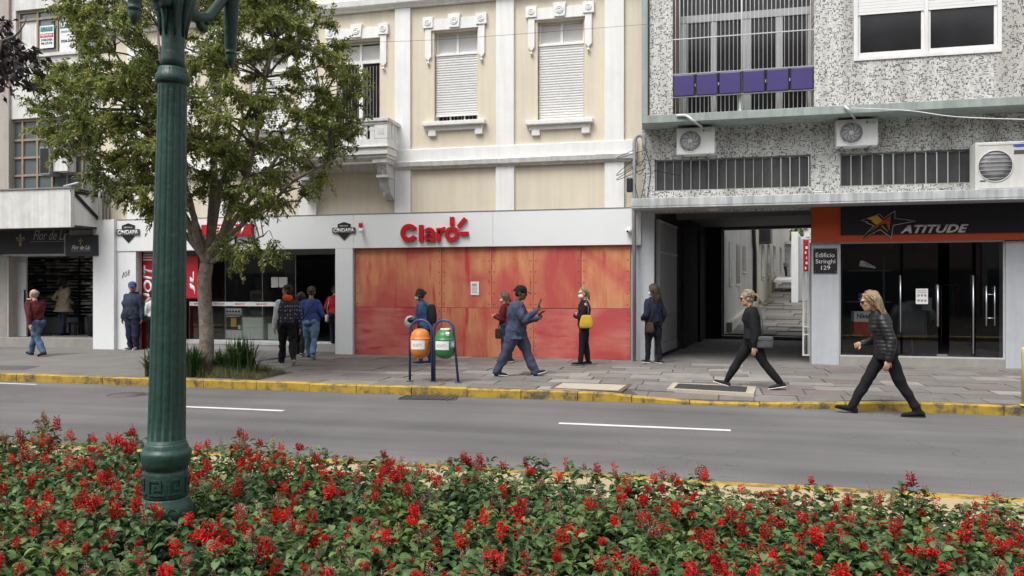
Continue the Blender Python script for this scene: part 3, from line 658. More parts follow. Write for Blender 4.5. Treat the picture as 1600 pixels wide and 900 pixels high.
for i in range(nb):
    xx = bxa + .40 + (bxb - bxa - .80) * i / (nb - 1)
    part(bal, 'baluster', 'white_paint', (xx - .055, xx + .055, by + .03, by + .11, zp0 + .161, zr - .111), (xx - .075, xx + .075, by + .025, by + .115, zr - .24, zr - .17), bevel=.005)
for sx in (bxa + .03, bxb - .13):
    for k in range(3): part(bal, 'side_baluster', 'white_paint', (sx, sx + .10, by + .2 + k * .17, by + .29 + k * .17, zp0 + .161, zr - .051), bevel=.004)
# carved corbels under the balcony
for cx in (X_(489, FY), X_(609, FY)):
    b = MB(); h = zf - .17; 
    prof = [(WY, h), (by + .12, h), (by + .10, h - .10), (by + .22, h - .16), (by + .26, h - .30), (by + .36, h - .40), (by + .40, h - .62), (by + .52, h - .80), (WY - .06, h - .92), (WY, h - .90)]
    b.prism(prof, cx - .12, cx + .12, 'yz'); b.box(cx - .17, cx + .17, by + .08, WY, h - .11, h - .002); b.box(cx - .14, cx + .14, by + .24, WY, h - .43, h - .37)
    for k in range(16):
        t = k / 15; yy = by + .28 + .30 * t; zz = h - .2 - .62 * t
        b.ellipsoid((cx + random.uniform(-.09, .09), yy - .02, zz), (random.uniform(.03, .055), .06, random.uniform(.03, .06)), n=8, m=6)
    recalc(b.build('corbel', 'white_old', B))

# sign fascia panels and piers in pale aluminium
py0 = FY - .11
part(B, 'fascia_panel', 'acm_left', (X_(185, FY), X_(365, FY) - .003, py0, FY + .015, zband, zs_), bevel=.003)
part(B, 'fascia_panel', 'acm', (X_(365, FY) + .003, X_(555, FY) - .003, py0, FY + .015, zband, zs_), bevel=.003)
part(B, 'fascia_panel', 'acm', (X_(555, FY) + .003, X_(772, FY) - .002, py0, FY + .015, zband, zs_), bevel=.003)
part(B, 'fascia_panel', 'acm', (X_(772, FY) + .002, X_(988, FY), py0, FY + .015, zband, zs_), bevel=.003)
part(B, 'fascia_panel', 'acm_left', (X_(155, FY) - .02, X_(178, FY - .2), FY - .20, FY + .014, SZ, zs_ + .02), bevel=.004)
part(B, 'fascia_panel', 'acm_left', (X_(178, FY - .2) + .003, X_(216, FY), py0 + .02, FY + .012, SZ, zband - .003), bevel=.003)
part(B, 'fascia_panel', 'acm_left', (X_(178, FY - .2) + .003, X_(185, FY) - .003, py0 + .004, FY + .013, zband, zs_ - .001))
part(B, 'pier', 'acm', (X_(527, FY), X_(554, FY), py0, FY + .36, SZ, zband - .003), bevel=.003)
part(B, 'pier', 'acm', (X_(986, FY), X_(1001, FY - .1), py0 + .03, FY + .36, zband - .01, zs_ - .02), bevel=.003)
part(B, 'flashing', 'mid_grey', (bx0 + .3, X_(990, FY), FY - .12, FY + .05, zs_ + .001, zs_ + .016))
# hoarding of painted plywood over the second shopfront
hy = FY - .03
top = [555.5, 690, 768, 833, 908, 985]; bot = [555.5, 690, 833, 985]; zmid = Z_(770, 481, hy)
part(B, 'hoarding_backing', 'black', (X_(556, hy), X_(984, hy), hy + .034, hy + .044, SZ + .01, zband - .01))
for row, za, zb in ((top, zmid + .004, zband - .006), (bot, SZ + .005, zmid - .004)):
    for i in range(len(row) - 1):
        xa, xb = X_(row[i], hy), X_(row[i + 1], hy); dy = random.uniform(0, .012)
        b = MB(); b.box(xa + .005, xb - .005, hy + dy, hy + dy + .018, za, zb); c = ((xa + xb) / 2, hy, za)
        o = b.build('plywood_sheet', 'plywood_pink' if row is bot and i != 1 else 'plywood', B)
        # screw heads along the studs
        s = MB()
        for zz in np.linspace(za + .08, zb - .08, 6):
            for xx in (xa + .06, xb - .06): s.lathe([(.016, 0), (.016, -.004), (.006, -.005)], (xx, hy + dy, zz), 6, axis='y')
        s.build('screws', 'dark_grey', o)['kind'] = 'stuff'
b = MB(); b.box(X_(735.5, hy), X_(748.5, hy), hy - .006, hy - .002, zat(742, 461), zat(742, 440)); o = b.build('notice', 'white_print', None, (X_(742, hy), hy, zat(742, 461))); tag(o, 'white paper notice pinned to the painted plywood hoarding', 'notice')
for k in range(7):
    z = zat(742, 457.5 - k * 2.1); b = MB(); b.box(X_(737.5, hy), X_(746.5 - random.uniform(0, 2), hy), hy - .008, hy - .0065, z, z + .012 + (.016 if k > 4 else 0)); b.build('print_line', 'grey_print', o)

# ---- "Claro" letters: built strokes
def arc_poly(cx, cz, r0, r1, a0, a1, n=18):
    pts = [(cx + r1 * math.cos(a0 + (a1 - a0) * i / n), cz + r1 * math.sin(a0 + (a1 - a0) * i / n)) for i in range(n + 1)]
    return pts + [(cx + r0 * math.cos(a1 + (a0 - a1) * i / n), cz + r0 * math.sin(a1 + (a0 - a1) * i / n)) for i in range(n + 1)]
ly = py0
sg = thing('shop_sign', (X_(680, ly), ly, Z_(680, 378, ly)), 'raised red Claro letters with three rays on the grey fascia', 'sign')
def LX(p): return X_(620 + p / 11.43, ly)
def LZ(p): return Z_(690, 330 + p / 11.43 , ly)
s1 = LX(101) - LX(100); d0, d1 = ly - .07, ly - .004
def letter(*polys, name='letter'):
    b = MB()
    for p in polys: b.prism(p, d0, d1)
    return b.build(name, 'red_sign', sg, bevel=.004)
rect = lambda a, c, e, g: [(LX(a), LZ(g)), (LX(c), LZ(g)), (LX(c), LZ(e)), (LX(a), LZ(e))]
letter(arc_poly(LX(232), LZ(380), 74 * s1, 152 * s1, R(31), R(331), 28))
letter(rect(408, 488, 240, 538))
ax, az = LX(592), LZ(420)
letter(arc_poly(ax, LZ(400), 38 * s1, 104 * s1, R(-4), R(148), 14), [(ax + 42 * s1, LZ(412)), (ax + 104 * s1, LZ(412)), (ax + 104 * s1, LZ(538)), (ax + 42 * s1, LZ(538))], arc_poly(ax - 12 * s1, LZ(468), 22 * s1, 72 * s1, R(60), R(300), 14), [(ax - 20 * s1, LZ(398)), (ax + 43 * s1, LZ(398)), (ax + 43 * s1, LZ(445)), (ax - 20 * s1, LZ(445))], [(ax - 20 * s1, LZ(492)), (ax + 43 * s1, LZ(492)), (ax + 43 * s1, LZ(538)), (ax - 20 * s1, LZ(538))])
letter(rect(720, 796, 300, 538), arc_poly(LX(868), LZ(402), 50 * s1, 110 * s1, R(88), R(180), 10))
ox, oz = LX(998), LZ(412)
letter(arc_poly(ox, oz, 55 * s1, 124 * s1, R(90), R(450), 32))
letter(rect(960, 1036, 108, 266), name='ray')
letter(rect(1140, 1290, 372, 436), name='ray')
c45 = [(LX(1085), LZ(265)), (LX(1210), LZ(118)), (LX(1268), LZ(165)), (LX(1128), LZ(312))]
letter(c45, name='ray')

# ---- shield badges CINDAPA
def badge(u, v, label, m):
    t = thing('badge_sign', (X_(u, py0), py0, Z_(u, v + 17, py0)), label, 'sign')
    s = X_(u + 1, py0) - X_(u, py0); cx = X_(u, py0); cz = Z_(u, v, py0)
    pt = lambda a, c: (cx + a * s, cz - c * s)
    b = MB(); b.prism([pt(-10, -9), pt(0, -12), pt(10, -9), pt(9.5, 5), pt(0, 14), pt(-9.5, 5)], py0 - .02, py0 - .002); b.build('shield', 'black', t)
    b = MB(); b.prism([pt(-18, -4), pt(18, -4), pt(18, 4), pt(-18, 4)], py0 - .03, py0 - .0205); b.build('banner', 'dark_grey', t)
    for (tx, a, c, d, e, mm, sp) in (('CINDAPA', -16.2, 2.9, 16.2, -2.9, 'white_print', 1), ('SUPERMERCADO'[:0] or 'MERCADO', -6.5, -5.6, 6.5, -7.4, 'white_print', 1)):
        p0, p1, p2 = pt(a, c), pt(d, c), pt(a, e)
        yy = py0 - .0305 if tx == 'CINDAPA' else py0 - .0205
        text(tx, (p0[0], yy, p0[1]), (p1[0], yy, p1[1]), (p2[0], yy, p2[1]), mm, t, offset=.03 if tx == 'CINDAPA' else 0)
    return t
badge(201, 363, 'black Cindapa shield badge on the white panel at the left end of the fascia', 'x')
badge(538, 360, 'black Cindapa shield badge left of the Claro letters', 'x')
# cameras on the fascia
def seccam(u, v, label, red=False):
    p = W(u, v, py0); t = thing('security_camera', (p.x, py0, p.z - .1), label, 'camera')
    b = MB(); b.box(p.x - .035, p.x + .035, py0 - .03, py0 - .001, p.z - .02, p.z + .07); b.build('bracket', 'white_paint', t, bevel=.006)
    b = MB()
    if red:
        b.box(p.x - .05, p.x + .05, py0 - .07, py0 - .031, p.z + .03, p.z + .13); b.build('siren', 'red_sign', t, bevel=.01); b = MB()
        b.obox((p.x + .03, py0 - .12, p.z - .06), (.035, 0, 0), (0, .09, .025), (0, -.008, .032)); b.build('housing', 'white_paint', t, bevel=.008)
    else:
        b.ellipsoid((p.x, py0 - .075, p.z), (.062, .062, .055), n=14, m=10); b.build('housing', 'white_paint', t); b = MB(); b.ellipsoid((p.x - .02, py0 - .11, p.z - .01), (.03, .03, .03), n=10, m=8); b.build('lens', 'black_gloss', t)
seccam(565, 357, 'small white camera with red siren beside the shield badge', True)
seccam(983, 361, 'round white dome camera at the right end of the grey fascia')
# red shop sign above the appliance store
p0 = W(318, 369, py0); p1 = W(397, 350, py0)
t = thing('shop_sign', (p0.x, py0, p0.z), 'red box sign with white letters partly hidden by the tree', 'sign')
part(t, 'box', 'red_sign', (p0.x, p1.x, py0 - .10, py0 - .002, p0.z, p1.z), bevel=.006)
ftext('BENOIT', 323, 353, 386, 366, py0 - .1005, 'white_print', t, shear=.25, offset=.03, depth=.01)
# house number 108 scrawled on the white pier
for ch, u, v in (('1', 192.5, 430), ('0', 196.5, 428.5), ('8', 201, 426.5)):
    t = ftext(ch, u - 1.8, v - 4.5, u + 1.8, v + 4.5, py0 + .0195, 'black_print', B, name='numeral', shear=.2, depth=.003)

# ---- appliance store interior
gy = FY + .75; zfl = .33
xa, xb = X_(217, FY), X_(527, FY)
part(B, 'store_floor', 'store_floor', (bx0 + .31, xb + .2, gy - .25, FY + 8, zfl - .25, zfl)); part(B, 'entrance_ramp', 'cement', (xa - .2, xb + .2, FY + .35, gy - .251, SZ - .1, SZ + .006)); part(B, 'store_ceiling', 'interior_mid', (bx0 + .31, xb + .2, FY + .35, FY + 8, zband + .05, zband + .15))
part(B, 'store_wall', 'interior_mid', (bx0 + .31, xb + .2, FY + 7.4, FY + 7.6, zfl, zband + .05)); part(B, 'store_wall', 'interior_mid', (bx0 + .31, bx0 + .5, FY + .36, FY + 7.39, zfl, zband + .05)); part(B, 'store_wall', 'interior_dark', (xb + .02, xb + .2, FY + .37, FY + 7.39, zfl, zband + .05))
part(B, 'door_header', 'mid_grey', (xa, xb, gy - .1, gy + .05, zband - .10, zband + .05))
sf = part(B, 'shopfront', 'alu', (xa, xb, gy - .02, gy + .03, zfl, zfl + .05), (xa, xa + .04, gy - .02, gy + .03, zfl + .051, zband - .11))
gx = [X_(u, gy) for u in (238, 296, 352, 410, 462, 500)]
for i in range(len(gx) - 1):
    if i == 4: continue
    part(sf, 'pane', 'glass_store', (gx[i] + .006, gx[i + 1] - .006, gy, gy + .008, zfl + .052, zband - .112))
    part(sf, 'joint_strip', 'steel', (gx[i + 1] - .005, gx[i + 1] + .005, gy - .004, gy + .012, zfl + .052, zband - .112))
part(sf, 'sill_strip', 'light_grey', (xa, gx[4], gy - .26, gy - .251, zfl - .05, zfl + .002))
# manifestation strip on the glass with small red logos
zt = Z_(380, 475, gy); st = part(sf, 'glass_strip', 'white_print', (gx[1], gx[4], gy - .006, gy - .003, zt - .055, zt + .055))
for k in range(7):
    xx = gx[1] + .15 + k * .62
    if xx + .35 < gx[4]:
        text('BENOIT', (xx, gy - .0065, zt - .022), (xx + .3, gy - .0065, zt - .022), (xx, gy - .0065, zt + .022), 'red_sign', st, offset=.02, depth=.002, name='logo')
# red banners with vertical lettering either side of the glass
def vbanner(u0, u1, v0, v1, Y, body, label, m='red_banner', tu=None, tv=None):
    a, c = W(u0, v1, Y), W(u1, v0, Y); t = thing('banner', (a.x, Y, a.z), label, 'banner')
    part(t, 'panel', m, (a.x, c.x, Y, Y + .03, a.z, c.z))
    if body:
        x0, x1 = X_(tu[0], Y), X_(tu[1], Y); z0, z1 = Z_(u0, tv[1], Y), Z_(u0, tv[0], Y)
        text(body, (x1, Y - .001, z0), (x1, Y - .001, z1), (x0, Y - .001, z0), 'grey_print' if False else 'white_print', t, offset=.04, shear=.15, depth=.006)
    return t
by_ = FY + .16
t = vbanner(217.5, 258, 391, 540, by_, 'BENOIT', 'tall red banner with white vertical letters behind the standing man', tu=(224, 238), tv=(414, 505))
for k in range(4): part(t, 'stripe', 'white_print', (X_(224, by_), X_(238, by_), by_ - .008, by_ - .001, Z_(230, 407 - 4 * k, by_), Z_(230, 405 - 4 * k, by_)))
vbanner(290, 309, 400, 466, by_, 'JL', 'short red banner with white letters beside the tree trunk', tu=(297, 305), tv=(424, 460))
part(B, 'red_door', mat('door_red', (.10, .012, .016), .4), (X_(290, gy), X_(306, gy), gy + .1, gy + .15, zfl, Z_(300, 474, gy)))
# goods in the window
def stove():
    x0, x1 = X_(352.5, gy + .05), X_(378, gy + .05); y0 = gy + .05; z0 = zfl + .0
    t = thing('stove', (x0, y0, z0), 'white cooker with a yellow sticker on its oven door behind the shop glass', 'stove'); h = .88; w = x1 - x0
    part(t, 'body', 'stove_white', (x0, x1, y0 + .02, y0 + .55, z0 + .07, z0 + h - .16), bevel=.008)
    part(t, 'kick_panel', 'stove_white', (x0 + .01, x1 - .01, y0, y0 + .019, z0 + .08, z0 + .30), bevel=.006)
    for xx in (x0 + .01, x1 - .06): part(t, 'foot', 'stove_white', (xx, xx + .05, y0 + .03, y0 + .5, z0, z0 + .069))
    d = part(t, 'oven_door', 'black_gloss', (x0 + .02, x1 - .02, y0, y0 + .019, z0 + .31, z0 + h - .19), bevel=.004)
    part(d, 'sticker', 'yellow_print', (x0 + w * .33, x0 + w * .66, y0 - .004, y0 - .001, z0 + .39, z0 + .62)); part(d, 'sticker', 'white_print', (x0 + w * .76, x0 + w * .92, y0 - .004, y0 - .001, z0 + .33, z0 + .43))
    b = MB(); b.tube([(x0 + .05, y0 - .03, z0 + h - .215), (x1 - .05, y0 - .03, z0 + h - .215)], .012, 8); b.build('handle', 'stove_white', d)
    p = part(t, 'control_panel', 'stove_white', (x0, x1, y0 - .02, y0 + .56, z0 + h - .159, z0 + h), bevel=.008)
    for k in range(5):
        b = MB(); b.lathe([(.025, 0), (.022, -.025), (.0, -.026)], (x0 + w * (.14 + .18 * k), y0 - .02, z0 + h - .08), 10, axis='y'); b.build('knob', 'dark_grey', p)
stove()
def cabinet(u0, u1, y, h, label, m='counter', name='display_counter', d=.5):
    x0, x1 = X_(u0, y), X_(u1, y); t = thing(name, (x0, y, zfl), label, 'counter')
    part(t, 'body', m, (x0, x1, y + .02, y + d, zfl + .06, zfl + h), bevel=.006); part(t, 'plinth', 'dark_grey', (x0 + .03, x1 - .03, y + .05, y + d - .03, zfl, zfl + .059)); part(t, 'door_panel', m, (x0 + .01, x1 - .01, y, y + .019, zfl + .07, zfl + h - .02), bevel=.004); part(t, 'worktop', 'dark_grey', (x0 - .01, x1 + .01, y - .01, y + d, zfl + h + .001, zfl + h + .03))
    return t
cabinet(379, 412, gy + .06, .66, 'pale green display counter right of the white cooker')
cabinet(418, 438, gy + .06, .5, 'narrow pale cabinet behind the man with the orange hood')
def oven_box(u0, u1, v0, v1, y, label, m, name='display_box'):
    a, c = W(u0, v1, y), W(u1, v0, y); t = thing(name, (a.x, y, a.z), label, 'box')
    part(t, 'carton', m, (a.x, c.x, y, y + .4, a.z, c.z), bevel=.006); part(t, 'front_panel', 'dark_grey', (a.x + .05, c.x - .05, y - .006, y - .001, a.z + .05, c.z - .1)); return t
M['cardboard'] = mat('cardboard', (.30, .22, .16), .8, .1, 4)
oven_box(390, 414, 479, 493.5, gy + .12, 'dark microwave oven standing on the display counter', 'interior_dark', 'microwave')
oven_box(391, 412, 454, 470, gy + 1.3, 'brown cardboard carton on the rack above the display counter', 'cardboard', 'carton')
part(B, 'rack', 'mid_grey', (X_(385, gy + 1.2), X_(425, gy + 1.2), gy + 1.2, gy + 1.7, Z_(400, 472, gy + 1.2), Z_(400, 470.5, gy + 1.2)), (X_(385, gy + 1.2), X_(386, gy + 1.2), gy + 1.22, gy + 1.26, zfl, Z_(400, 472, gy + 1.2)), (X_(424, gy + 1.2), X_(425, gy + 1.2), gy + 1.22, gy + 1.26, zfl, Z_(400, 472, gy + 1.2)))
for i, (u0, u1) in enumerate(((424, 435), (436, 449))):
    a, c = W(u0, 449, gy), W(u1, 433, gy); o = part(None, 'notice', 'white_print', (a.x, c.x, gy - .006, gy - .003, a.z, c.z)) if False else None
    b = MB(); b.box(a.x, c.x, gy - .006, gy - .003, a.z, c.z); o = b.build('notice', 'white_print', None, (a.x, gy, a.z)); tag(o, ('left' if i == 0 else 'right') + ' one of two white sheets stuck on the glass above the orange hood', 'notice')
for k, (u0, u1, d, h) in enumerate(((332, 348, 4.0, 1.9), (362, 372, 4.6, 1.7), (398, 420, 5.2, 1.8), (445, 462, 4.5, 2.0))):
    y = gy + d; x0, x1 = X_(u0, y), X_(u1, y); t = thing('refrigerator', (x0, y, zfl), ['pale fridge deep in the dim store behind the cooker', 'narrow tall fridge further in the dim store', 'wide fridge at the back of the dim store', 'tall fridge deep in the store by the open door'][k], 'fridge')
    part(t, 'body', 'interior_mid', (x0, x1, y + .03, y + .6, zfl, zfl + h), bevel=.01); part(t, 'door', 'light_grey', (x0, x1, y, y + .028, zfl + .05, zfl + h * .62), bevel=.006); part(t, 'freezer_door', 'light_grey', (x0, x1, y, y + .028, zfl + h * .63, zfl + h), bevel=.006)
# ------------------------------------------------------------------ C: mosaic building on the right
UY = FY - .62                                    # upper storeys jut out over the pavement
C = thing('mosaic_building', (X_(1290, FY), FY, SZ), 'grey speckled mosaic building with green ledge, canopy and ground floor passage', 'building')
cx0, cx1 = X_(1003, UY), X_(1760, UY)
zl0 = Z_(1300, 180, UY); zl1 = zl0 + .17; zT = 11.5
# upper wall with the barred loggia and the wide window
lo = (X_(1051, UY), X_(1272, UY), zl1, 10.6)
wo = (X_(1334, UY), X_(1565, UY), Z_(1335, 96, UY), Z_(1335, 96, UY) + 2.1)
b = MB(); wall(b, X_(1015, UY) , cx1, zl1, zT, UY, UY + .3, [lo, wo]); b.build('upper_wall', 'mosaic', C)
part(C, 'ledge', 'green_ledge', (cx0, cx1, UY - .10, UY + .8, zl0, zl1 - .002), bevel=.008)
part(C, 'corner_fin', 'green_ledge', (cx0, X_(1012.5, UY), UY - .09, UY + .5, zl1, zT), bevel=.006); part(C, 'joint_strip', 'dark_grey', (X_(1012.5, UY), X_(1015, UY), UY - .02, UY + .3, zl1, zT))
part(C, 'loggia_wall', 'tan_wall', (lo[0] - .1, lo[0], UY + .301, UY + 1.3, zl1, 10.6)); part(C, 'loggia_wall', 'tan_wall', (lo[1], lo[1] + .1, UY + .301, UY + 1.3, zl1, 10.6)); part(C, 'loggia_floor', 'concrete', (lo[0], lo[1], UY + .3, UY + 1.3, zl1 - .02, zl1 + .02))
M['loggia_pink'] = mat('loggia_pink', (.30, .215, .20), .8, .08, 2)
# loggia glazing: white frame, eight panes in two rows
ly_ = UY + .55
lg = MB(); lx0, lx1 = lo[0], lo[1]; zt_ = Z_(1160, 30, ly_); ztt = zt_ + .62
us = [1062, 1073, 1110.5, 1119, 1158, 1174, 1213, 1223, 1262, 1272]
xs_ = [X_(u, ly_) for u in us]
posts = [(lx0 + .12, xs_[1]), (xs_[2], xs_[3]), (xs_[4], xs_[5]), (xs_[6], xs_[7]), (xs_[8], xs_[9])]
for (p, q) in posts: lg.box(p, q, ly_, ly_ + .09, zl1 + .02, zt_)
lg.box(lx0 + .12, xs_[9], ly_ - .01, ly_ + .10, zt_ + .001, zt_ + .16); lg.box(lx0 + .12, xs_[9], ly_, ly_ + .09, zl1 + .0201, zl1 + .06)
lgw = lg.build('loggia_window', 'light_grey', C, bevel=.004)
for i in range(4):
    p, q = posts[i][1], posts[i + 1][0]
    part(lgw, 'pane', 'pane_dark', (p, q, ly_ + .04, ly_ + .05, zl1 + .06, zt_))
    part(lgw, 'transom_rail', 'light_grey', (p, q, ly_ + .02, ly_ + .07, zl1 + .72, zl1 + .78))
for i in (0, 2): part(lgw, 'fanlight_pane', 'pane_dark', (posts[i][0] + .02, posts[i + 2][0], ly_ + .04, ly_ + .05, zt_ + .161, ztt))
part(lgw, 'header', 'dark_grey', (lx0, lx1, ly_ + .0, ly_ + .1, ztt, 10.55)); part(lgw, 'side_panel', 'loggia_pink', (lx0 + .001, lx0 + .119, ly_ + .02, ly_ + .1, zl1 + .021, ztt))
# grille bars in front, with the row of purple panels
gyy = UY + .04; zp0 = Z_(1160, 146, gyy) - .0; zp1 = Z_(1160, 113, gyy)
nbar = 33; bm_ = MB(); bm_.tube([(0, 0, 0), (0, 0, 1)], .0065, 6)
for i in range(nbar):
    xx = lx0 + .06 + (lx1 - lx0 - .12) * i / (nbar - 1)
    b = MB(); thick = i == 16
    b.tube([(xx, gyy, zl1), (xx, gyy, 10.5)], .020 if thick else .0068, 6); b.build('bar', 'white_paint', lgw)
for z in (Z_(1160, 55, gyy), zp1 + .03): b = MB(); b.box(lx0, lx1, gyy - .012, gyy + .012, z, z + .02); b.build('cross_bar', 'alu', lgw)
pr = part(C, 'panel_rail', 'mid_grey', (lx0, lx1, gyy - .06, gyy - .03, zp0 - .03, zp0 - .004), (lx0, lx1, gyy - .06, gyy - .03, zp1 + .004, zp1 + .03))
for i in range(6):
    w = (lx1 - lx0) / 6; xx = lx0 + w * i
    b = MB(); b.box(xx + .03, xx + w - .03, gyy - .075, gyy - .035, zp0, zp1); b.build('purple_panel', 'purple', pr, bevel=.012)
    b = MB(); frame_box(b, xx + .012, xx + w - .012, zp0 - .002, zp1 + .002, gyy - .055, gyy - .033, .02); b.build('panel_frame', 'black', pr)
part(C, 'post_cap', 'white_paint', (X_(1154, UY + .1), X_(1159, UY + .1), UY + .10, UY + .16, zl1, zp0))
# wide sliding window with half-lowered shutter
x0, x1, z0, z1 = wo
b = MB(); frame_box(b, x0, x1, z0, z1, UY - .03, UY + .06, .075); xm = X_(1447, UY); b.box(xm - .035, xm + .035, UY - .02, UY + .05, z0 + .076, z1 - .076)
sw = b.build('sliding_window', 'white_paint', C, bevel=.006)
zsh = Z_(1335, 26, UY) + .02
for (p, q) in ((x0 + .08, xm - .04), (xm + .04, x1 - .08)):
    b = MB(); pitch = .062; n = int((z1 - .09 - zsh) / pitch)
    for i in range(n): z = zsh + pitch * i; b.box(p, q, UY + .0, UY + .014, z, z + pitch - .007)
    b.box(p, q, UY + .006, UY + .012, zsh, z1 - .09); b.build('roller_shutter', 'shutter', sw)
    b = MB(); frame_box(b, p - .005, q + .005, z0 + .076, zsh + .1, UY + .02, UY + .05, .05, .09); b.build('sash', 'white_paint', sw)
    part(sw, 'pane', 'pane_dark', (p + .045, q - .045, UY + .032, UY + .040, z0 + .166, zsh + .05))
# recessed storey behind the canopy, with two ribbon windows
zc_t = Z_(1000, 310, FY - .95); zc_b = Z_(1000, 325, FY - .95)
rb1 = (X_(1023, FY), X_(1267, FY), Z_(1024, 298, FY), Z_(1024, 250, FY)); rb2 = (X_(1313, FY), X_(1521, FY), Z_(1316, 290, FY), Z_(1316, 240, FY))
rb1 = (*rb1[:2], (Z_(1024, 298, FY) + Z_(1266, 293, FY)) / 2, (Z_(1024, 250, FY) + Z_(1266, 241, FY)) / 2); rb2 = (*rb2[:2], (Z_(1316, 291, FY) + Z_(1520, 286, FY)) / 2, (Z_(1316, 240, FY) + Z_(1520, 232, FY)) / 2)
b = MB(); wall(b, X_(1003, FY), cx1, zc_b, zl0 - .002, FY, FY + .28, [rb1, rb2]); b.build('mezzanine_wall', 'mosaic', C)
for (r, n) in ((rb1, 17), (rb2, 12)):
    b = MB(); frame_box(b, r[0], r[1], r[2], r[3], FY + .10, FY + .15, .025); rw = b.build('ribbon_window', 'mid_grey', C)
    part(rw, 'sill', 'concrete', (r[0], r[1], FY + .0, FY + .1, r[2] - .0, r[2] + .015))
    for i in range(n):
        xa = r[0] + .025 + (r[1] - r[0] - .05) * i / n; xb = r[0] + .025 + (r[1] - r[0] - .05) * (i + 1) / n
        b = MB(); tilt = random.uniform(-.02, .02); b._add([(xa + .01, FY + .12 + tilt, r[2] + .03), (xb - .01, FY + .12 - tilt, r[2] + .03), (xb - .01, FY + .12 - tilt, r[3] - .03), (xa + .01, FY + .12 + tilt, r[3] - .03)], [(0, 1, 2, 3)])
        b.box(xa + .012, xb - .012, FY + .132, FY + .136, r[2] + .03, r[3] - .03); b.build('pane', 'pane_dull', rw)
        part(rw, 'glazing_bar', 'light_grey', (xa - .006, xa + .007, FY + .09, FY + .118, r[2] + .025, r[3] - .025))
# canopy slab
cn = part(C, 'canopy', 'canopy_conc', (X_(986, FY - .95), cx1, FY - .95, FY - .003, zc_b + .03, zc_t), bevel=.012)
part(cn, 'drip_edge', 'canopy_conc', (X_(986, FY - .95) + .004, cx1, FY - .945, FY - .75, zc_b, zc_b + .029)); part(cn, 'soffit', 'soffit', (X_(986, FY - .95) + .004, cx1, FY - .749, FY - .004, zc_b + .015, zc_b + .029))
b = MB(); p = W(1114, 331, FY - .5); b.lathe([(.0, -.05), (.10, -.045), (.14, -.01), (.14, .01)], (p.x, FY - .4, zc_b + .005), 16); b.build('ceiling_lamp', 'ac_old', C)
# ground floor: piers, passage, sports shop
zp = zc_b + .012
PL, PR_ = X_(1022, FY), X_(1268, FY)
part(C, 'pier', 'pillar_grey', (X_(1000, FY) + .01, PL, FY - .02, FY + .4, SZ - .05, zp), bevel=.006)
part(C, 'pier_plinth', 'light_grey', (X_(1000, FY), PL + .01, FY - .03, FY + .405, SZ - .05, SZ + .05))
part(C, 'pier', 'pillar_grey', (PR_, X_(1311, FY), FY - .02, FY + .35, SZ - .05, Z_(1290, 378, FY)), bevel=.006)
part(C, 'pier', 'pillar_grey', (X_(1571, FY), cx1, FY - .015, FY + .35, SZ - .05, Z_(1590, 376, FY)), bevel=.006)
# ---- passage and alley run back at a slight angle
PA = R(8.3); pd = Vector((math.sin(PA), math.cos(PA), 0)); ps = Vector((math.cos(PA), -math.sin(PA), 0)); P0 = Vector((PL, FY + .4, 0))
def A(s, t, z): return P0 + ps * s + pd * t + Vector((0, 0, z))
def abox(b, s0, s1, t0, t1, z0, z1, za=None, zb=None):
    """box in passage coordinates; za/zb optional far-end heights"""
    z0f = z0 if za is None else za; z1f = z1 if zb is None else zb
    v = [A(s0, t0, z0), A(s1, t0, z0), A(s1, t1, z0f), A(s0, t1, z0f), A(s0, t0, z1), A(s1, t0, z1), A(s1, t1, z1f), A(s0, t1, z1f)]
    return b._add(v, [(0, 3, 2, 1), (4, 5, 6, 7), (0, 1, 5, 4), (1, 2, 6, 5), (2, 3, 7, 6), (3, 0, 4, 7)])
def apart(parent, name, m, *a, **k):
    b = MB(); abox(b, *a, **k); return b.build(name, m, parent)
PWd = (PR_ - PL) * math.cos(PA) + .05; PD = 8.3; zcl = 3.68
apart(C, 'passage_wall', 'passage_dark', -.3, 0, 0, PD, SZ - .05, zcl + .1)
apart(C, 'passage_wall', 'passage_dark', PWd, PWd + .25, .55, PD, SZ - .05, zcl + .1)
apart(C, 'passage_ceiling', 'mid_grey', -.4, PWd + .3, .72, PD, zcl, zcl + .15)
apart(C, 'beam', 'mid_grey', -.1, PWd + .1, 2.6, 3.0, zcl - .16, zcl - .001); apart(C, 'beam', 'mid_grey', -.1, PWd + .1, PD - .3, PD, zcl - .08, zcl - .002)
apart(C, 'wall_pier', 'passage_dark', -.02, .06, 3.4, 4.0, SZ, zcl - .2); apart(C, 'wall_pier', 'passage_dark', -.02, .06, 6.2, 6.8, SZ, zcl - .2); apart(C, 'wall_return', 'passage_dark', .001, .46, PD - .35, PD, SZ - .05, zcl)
part(C, 'lintel', 'mid_grey', (PL - .1, PR_ + .1, FY + .285, FY + .55, zc_b, zcl + .1)); b = MB(); abox(b, -.3, PWd + .3, -.4, PD, SZ - .2, SZ - .004); o = b.build('passage_floor', mat('passage_floor', (.17, .16, .15), .8, .3, 1.5, .3, 20, dirt=(.07, .07, .065), dirtamt=.7, dscale=1.4)); o['kind'] = 'structure'
